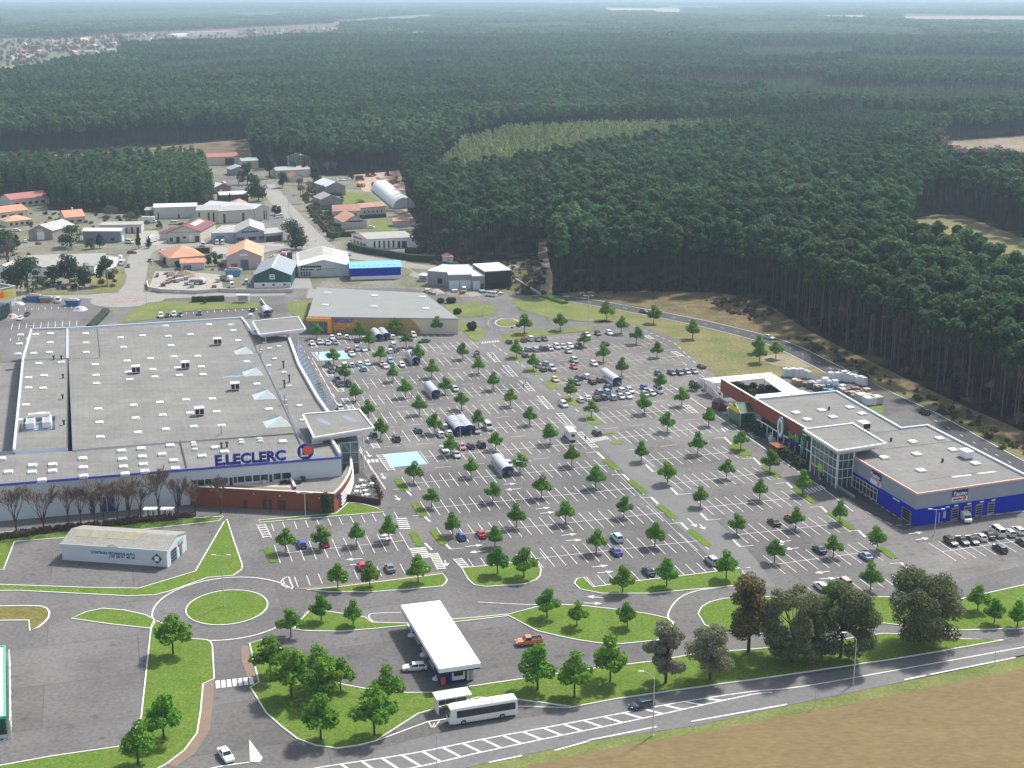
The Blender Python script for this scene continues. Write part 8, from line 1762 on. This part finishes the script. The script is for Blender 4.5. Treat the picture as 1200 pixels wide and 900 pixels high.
nb=np.array([noise.noise(Vector((float(a)*.05,float(c)*.02,9.1))) for a,c in zip(sx,sy)])
k=(bank&(nb>-.12)&(rs.rand(len(sx))<.5))|(edge&(rs.rand(len(sx))<.35))
o=scatter('bank_scrub',sx[k],sy[k],rs.uniform(.8,2.3,k.sum()),rs.randint(0,2,k.sum()),[bushmesh('scrub_a',1,SCR),bushmesh('scrub_b',2,MATS['scrub_leaf'])]); tag(o,'brown and green scrub along the bank between road and forest','scrub')
k=(under&(rs.rand(len(sx))<.4))|(brown&(rs.rand(len(sx))<.25))
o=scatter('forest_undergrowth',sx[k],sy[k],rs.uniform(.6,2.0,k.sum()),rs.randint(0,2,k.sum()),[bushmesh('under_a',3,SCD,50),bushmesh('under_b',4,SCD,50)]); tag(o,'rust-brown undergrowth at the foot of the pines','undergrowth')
gx=rs.uniform(345,405,900); gy=rs.uniform(214,282,900); k=inpoly(gx,gy,[(350,222),(380,212),(402,232),(400,262),(404,276),(384,277),(366,256)])&(rs.rand(900)<.55)
hx_=rs.uniform(-10,640,900); hy_=rs.uniform(240,340,900); VZ=[[(0,250),(60,248),(180,256),(180,262),(60,272),(0,262)],[(0,284),(34,290),(34,304),(0,312)],[(30,328),(130,326),(142,336),(60,345),(0,346)],[(456,298),(520,300),(520,312),(470,306)],[(405,274),(430,272),(430,282),(405,286)],[(240,296),(262,300),(262,316),(242,318)],[(535,306),(600,306),(640,318),(636,340),(560,330)]]; kk=np.zeros(900,bool)
for q_ in VZ: kk|=inpoly(hx_,hy_,q_)
kk&=rs.rand(900)<.8; ax=np.concatenate([gx[k],hx_[kk]]); ay=np.concatenate([gy[k],hy_[kk]]); pts=[G(u_,v_) for u_,v_ in zip(ax,ay)]
GSH=leaf_mat('garden_leaf',(.03,.045,.02),(.12,.12,.055),obj_var=.4)
o=scatter('garden_shrubs',np.array([q.x for q in pts]),np.array([q.y for q in pts]),rs.uniform(1.0,3.2,len(pts)),rs.randint(0,2,len(pts)),[bushmesh('gsh_a',11,GSH),bushmesh('gsh_b',12,GSH)]); tag(o,'olive and brown garden shrubs between the village houses','shrubs')
gx=rs.uniform(-10,225,420); gy=np.interp(gx,[-10,60,140,225],[631,622,613,604])+rs.uniform(-2,3,420); pts=[G(u_,v_) for u_,v_ in zip(gx,gy)]
o=scatter('undergrowth',np.array([q.x for q in pts]),np.array([q.y for q in pts]),rs.uniform(.5,1.5,len(pts)),rs.randint(0,2,len(pts)),[bushmesh('und_a',13,leaf_mat('dry_twig',(.06,.042,.03),(.14,.1,.072))),bushmesh('und_b',14,MATS['dry_twig'])]); tag(o,'brown leafless undergrowth at the foot of the big store wall','undergrowth')
# grass tufts speckling the kerbed lawns are in the lawn material
# ---------------------------------------------------------------- the small town far off at the upper left
Qf=random.Random(77); FRR=[TILE_O,TILE_P,TILE_R,FIBRO]
for i in range(46):
    x=Qf.uniform(0,135); y=52+Qf.random()*26-(x/135)*6
    if x>48 and y>66: y=Qf.uniform(48,64)
    L=Qf.uniform(10,22); hx=L/mpp(y)/2
    house('distant_house','small far-off house among bare trees at the upper left',"house",(x-hx,y),(x+hx,y+Qf.uniform(-.3,.3)),Qf.uniform(9,14),4,7.5,Qf.choice(('along','across')),Qf.choice((WHITE,CREAM,WALLS)),Qf.choice(FRR),group='houses of the far-off village')
for i in range(22):
    x=Qf.uniform(140,402); y=46-(x-140)/260*11+Qf.uniform(-2,3); L=Qf.uniform(12,26); hx=L/mpp(y)/2
    if 215<x<288: continue
    house('distant_house','tiny far-off white house in the line beyond the pine forest','house',(x-hx,y),(x+hx,y),12,4.5,8,Qf.choice(('along','across')),Qf.choice((WHITE,CREAM)),Qf.choice(FRR),group='houses beyond the forest')
house('factory','long white factory with a red roof edge far beyond the forest','factory',(225,42),(279,40.5),60,9,11,'along',WHITE,TILE_R)
house('factory','low white sheds left of the far factory','factory',(205,43.5),(223,42.5),40,6,8,'along',WHITE,SHEETW)
house('distant_house','lone white house in the clearing within the forest','house',(487,43.5),(503,43),20,5,8,'along',WHITE,TILE_P)
bx=rs.uniform(-20,140,420); by=50+rs.rand(420)*30-(bx/140)*8; by=np.where((bx>55)&(by>64),rs.uniform(46,62,420),by); bx=np.concatenate([bx,rs.uniform(135,402,170)]); by=np.concatenate([by,np.interp(bx[420:],[135,402],[46,35])+rs.uniform(-3,6,170)]); pts=[G(a,c) for a,c in zip(bx,by)]
def far_bare(seed): return joined('far_bare_%d'%seed,leafquads([((0,0,7),4.5,4.5,4.5)],160,.8,seed,shell=.2),MB().tube((0,0,0),(0,0,6),.3,n=4),leaf_mat('bare_haze_%d'%seed,(.1,.075,.065),(.17,.135,.115)))
o=scatter('bare_woodland',np.array([p.x for p in pts]),np.array([p.y for p in pts]),rs.uniform(.5,1.1,590),rs.randint(0,2,590),[far_bare(1),far_bare(2)]); tag(o,'leafless greyish-brown woodland around the far-off village','woodland')
bx=rs.uniform(1080,1205,160); by=rs.uniform(165,214,160); k=inpoly(bx,by,[(1060,205),(1090,175),(1120,190),(1215,200),(1215,222),(1120,222)]); pts=[G(a,c) for a,c in zip(bx[k],by[k])]
o=scatter('bare_woodland',np.array([p.x for p in pts]),np.array([p.y for p in pts]),rs.uniform(.9,1.5,len(pts)),rs.randint(0,2,len(pts)),[far_bare(3),far_bare(4)]); tag(o,'reddish bare thicket in front of the brown clearing at the right','thicket')
# ================================================================== AIR, LIGHT, CAMERA
b=MB(); b.hexa([(-16000,-400,-1),(16000,-400,-1),(16000,17000,-1),(-16000,17000,-1),(-16000,-400,128),(16000,-400,128),(16000,17000,128),(-16000,17000,128)])
hz=bpy.data.materials.new('haze_air'); hz.use_nodes=True; N=hz.node_tree.nodes; N.clear(); ou=N.new('ShaderNodeOutputMaterial'); pv=N.new('ShaderNodeVolumePrincipled'); pv.inputs['Color'].default_value=(.62,.82,1.0,1); pv.inputs['Density'].default_value=HAZE; pv.inputs['Anisotropy'].default_value=.1
hz.node_tree.links.new(pv.outputs[0],ou.inputs['Volume'])
try: hz.cycles.homogeneous_volume=True
except Exception: pass
o=b.build('haze',hz,recalc=True); tag(o,'pale blue haze over the plain','haze',kind='stuff')
w=bpy.data.worlds.new('World'); S.world=w; w.use_nodes=True; N=w.node_tree.nodes; bg=N['Background']; sk=N.new('ShaderNodeTexSky'); sk.sky_type='NISHITA'; sk.sun_disc=False
SUN_EL,SUN_AZ=math.radians(50),math.radians(40)   # azimuth measured from straight ahead towards the right
sk.sun_elevation=SUN_EL; sk.sun_rotation=SUN_AZ; sk.air_density=1.0; sk.dust_density=2.0; sk.ozone_density=1.0; sk.altitude=100
hs=N.new('ShaderNodeHueSaturation'); hs.inputs['Saturation'].default_value=.55; w.node_tree.links.new(sk.outputs[0],hs.inputs['Color']); w.node_tree.links.new(hs.outputs[0],bg.inputs[0]); bg.inputs[1].default_value=SKYSTR
sl=bpy.data.lights.new('sun','SUN'); sl.energy=SUNSTR; sl.angle=math.radians(SUNANG); sl.color=(1,.955,.89); so=bpy.data.objects.new('sun',sl); COL.objects.link(so)
dv=Vector((math.sin(SUN_AZ)*math.cos(SUN_EL),math.cos(SUN_AZ)*math.cos(SUN_EL),math.sin(SUN_EL))); so.rotation_euler=dv.to_track_quat('Z','Y').to_euler(); so.location=(0,300,300)
cam=bpy.data.cameras.new('camera'); co=bpy.data.objects.new('camera',cam); COL.objects.link(co); co.location=(0,0,H); co.rotation_euler=(math.pi/2-TH,0,0); cam.sensor_width=36; cam.lens=36*F/1200; cam.clip_start=1; cam.clip_end=80000; S.camera=co
S.view_settings.view_transform='Standard'; S.view_settings.look='None'; S.view_settings.exposure=EXPO; S.view_settings.gamma=1; S.view_settings.use_curve_mapping=False
S.cycles.volume_bounces=1 if hasattr(S,'cycles') else 0
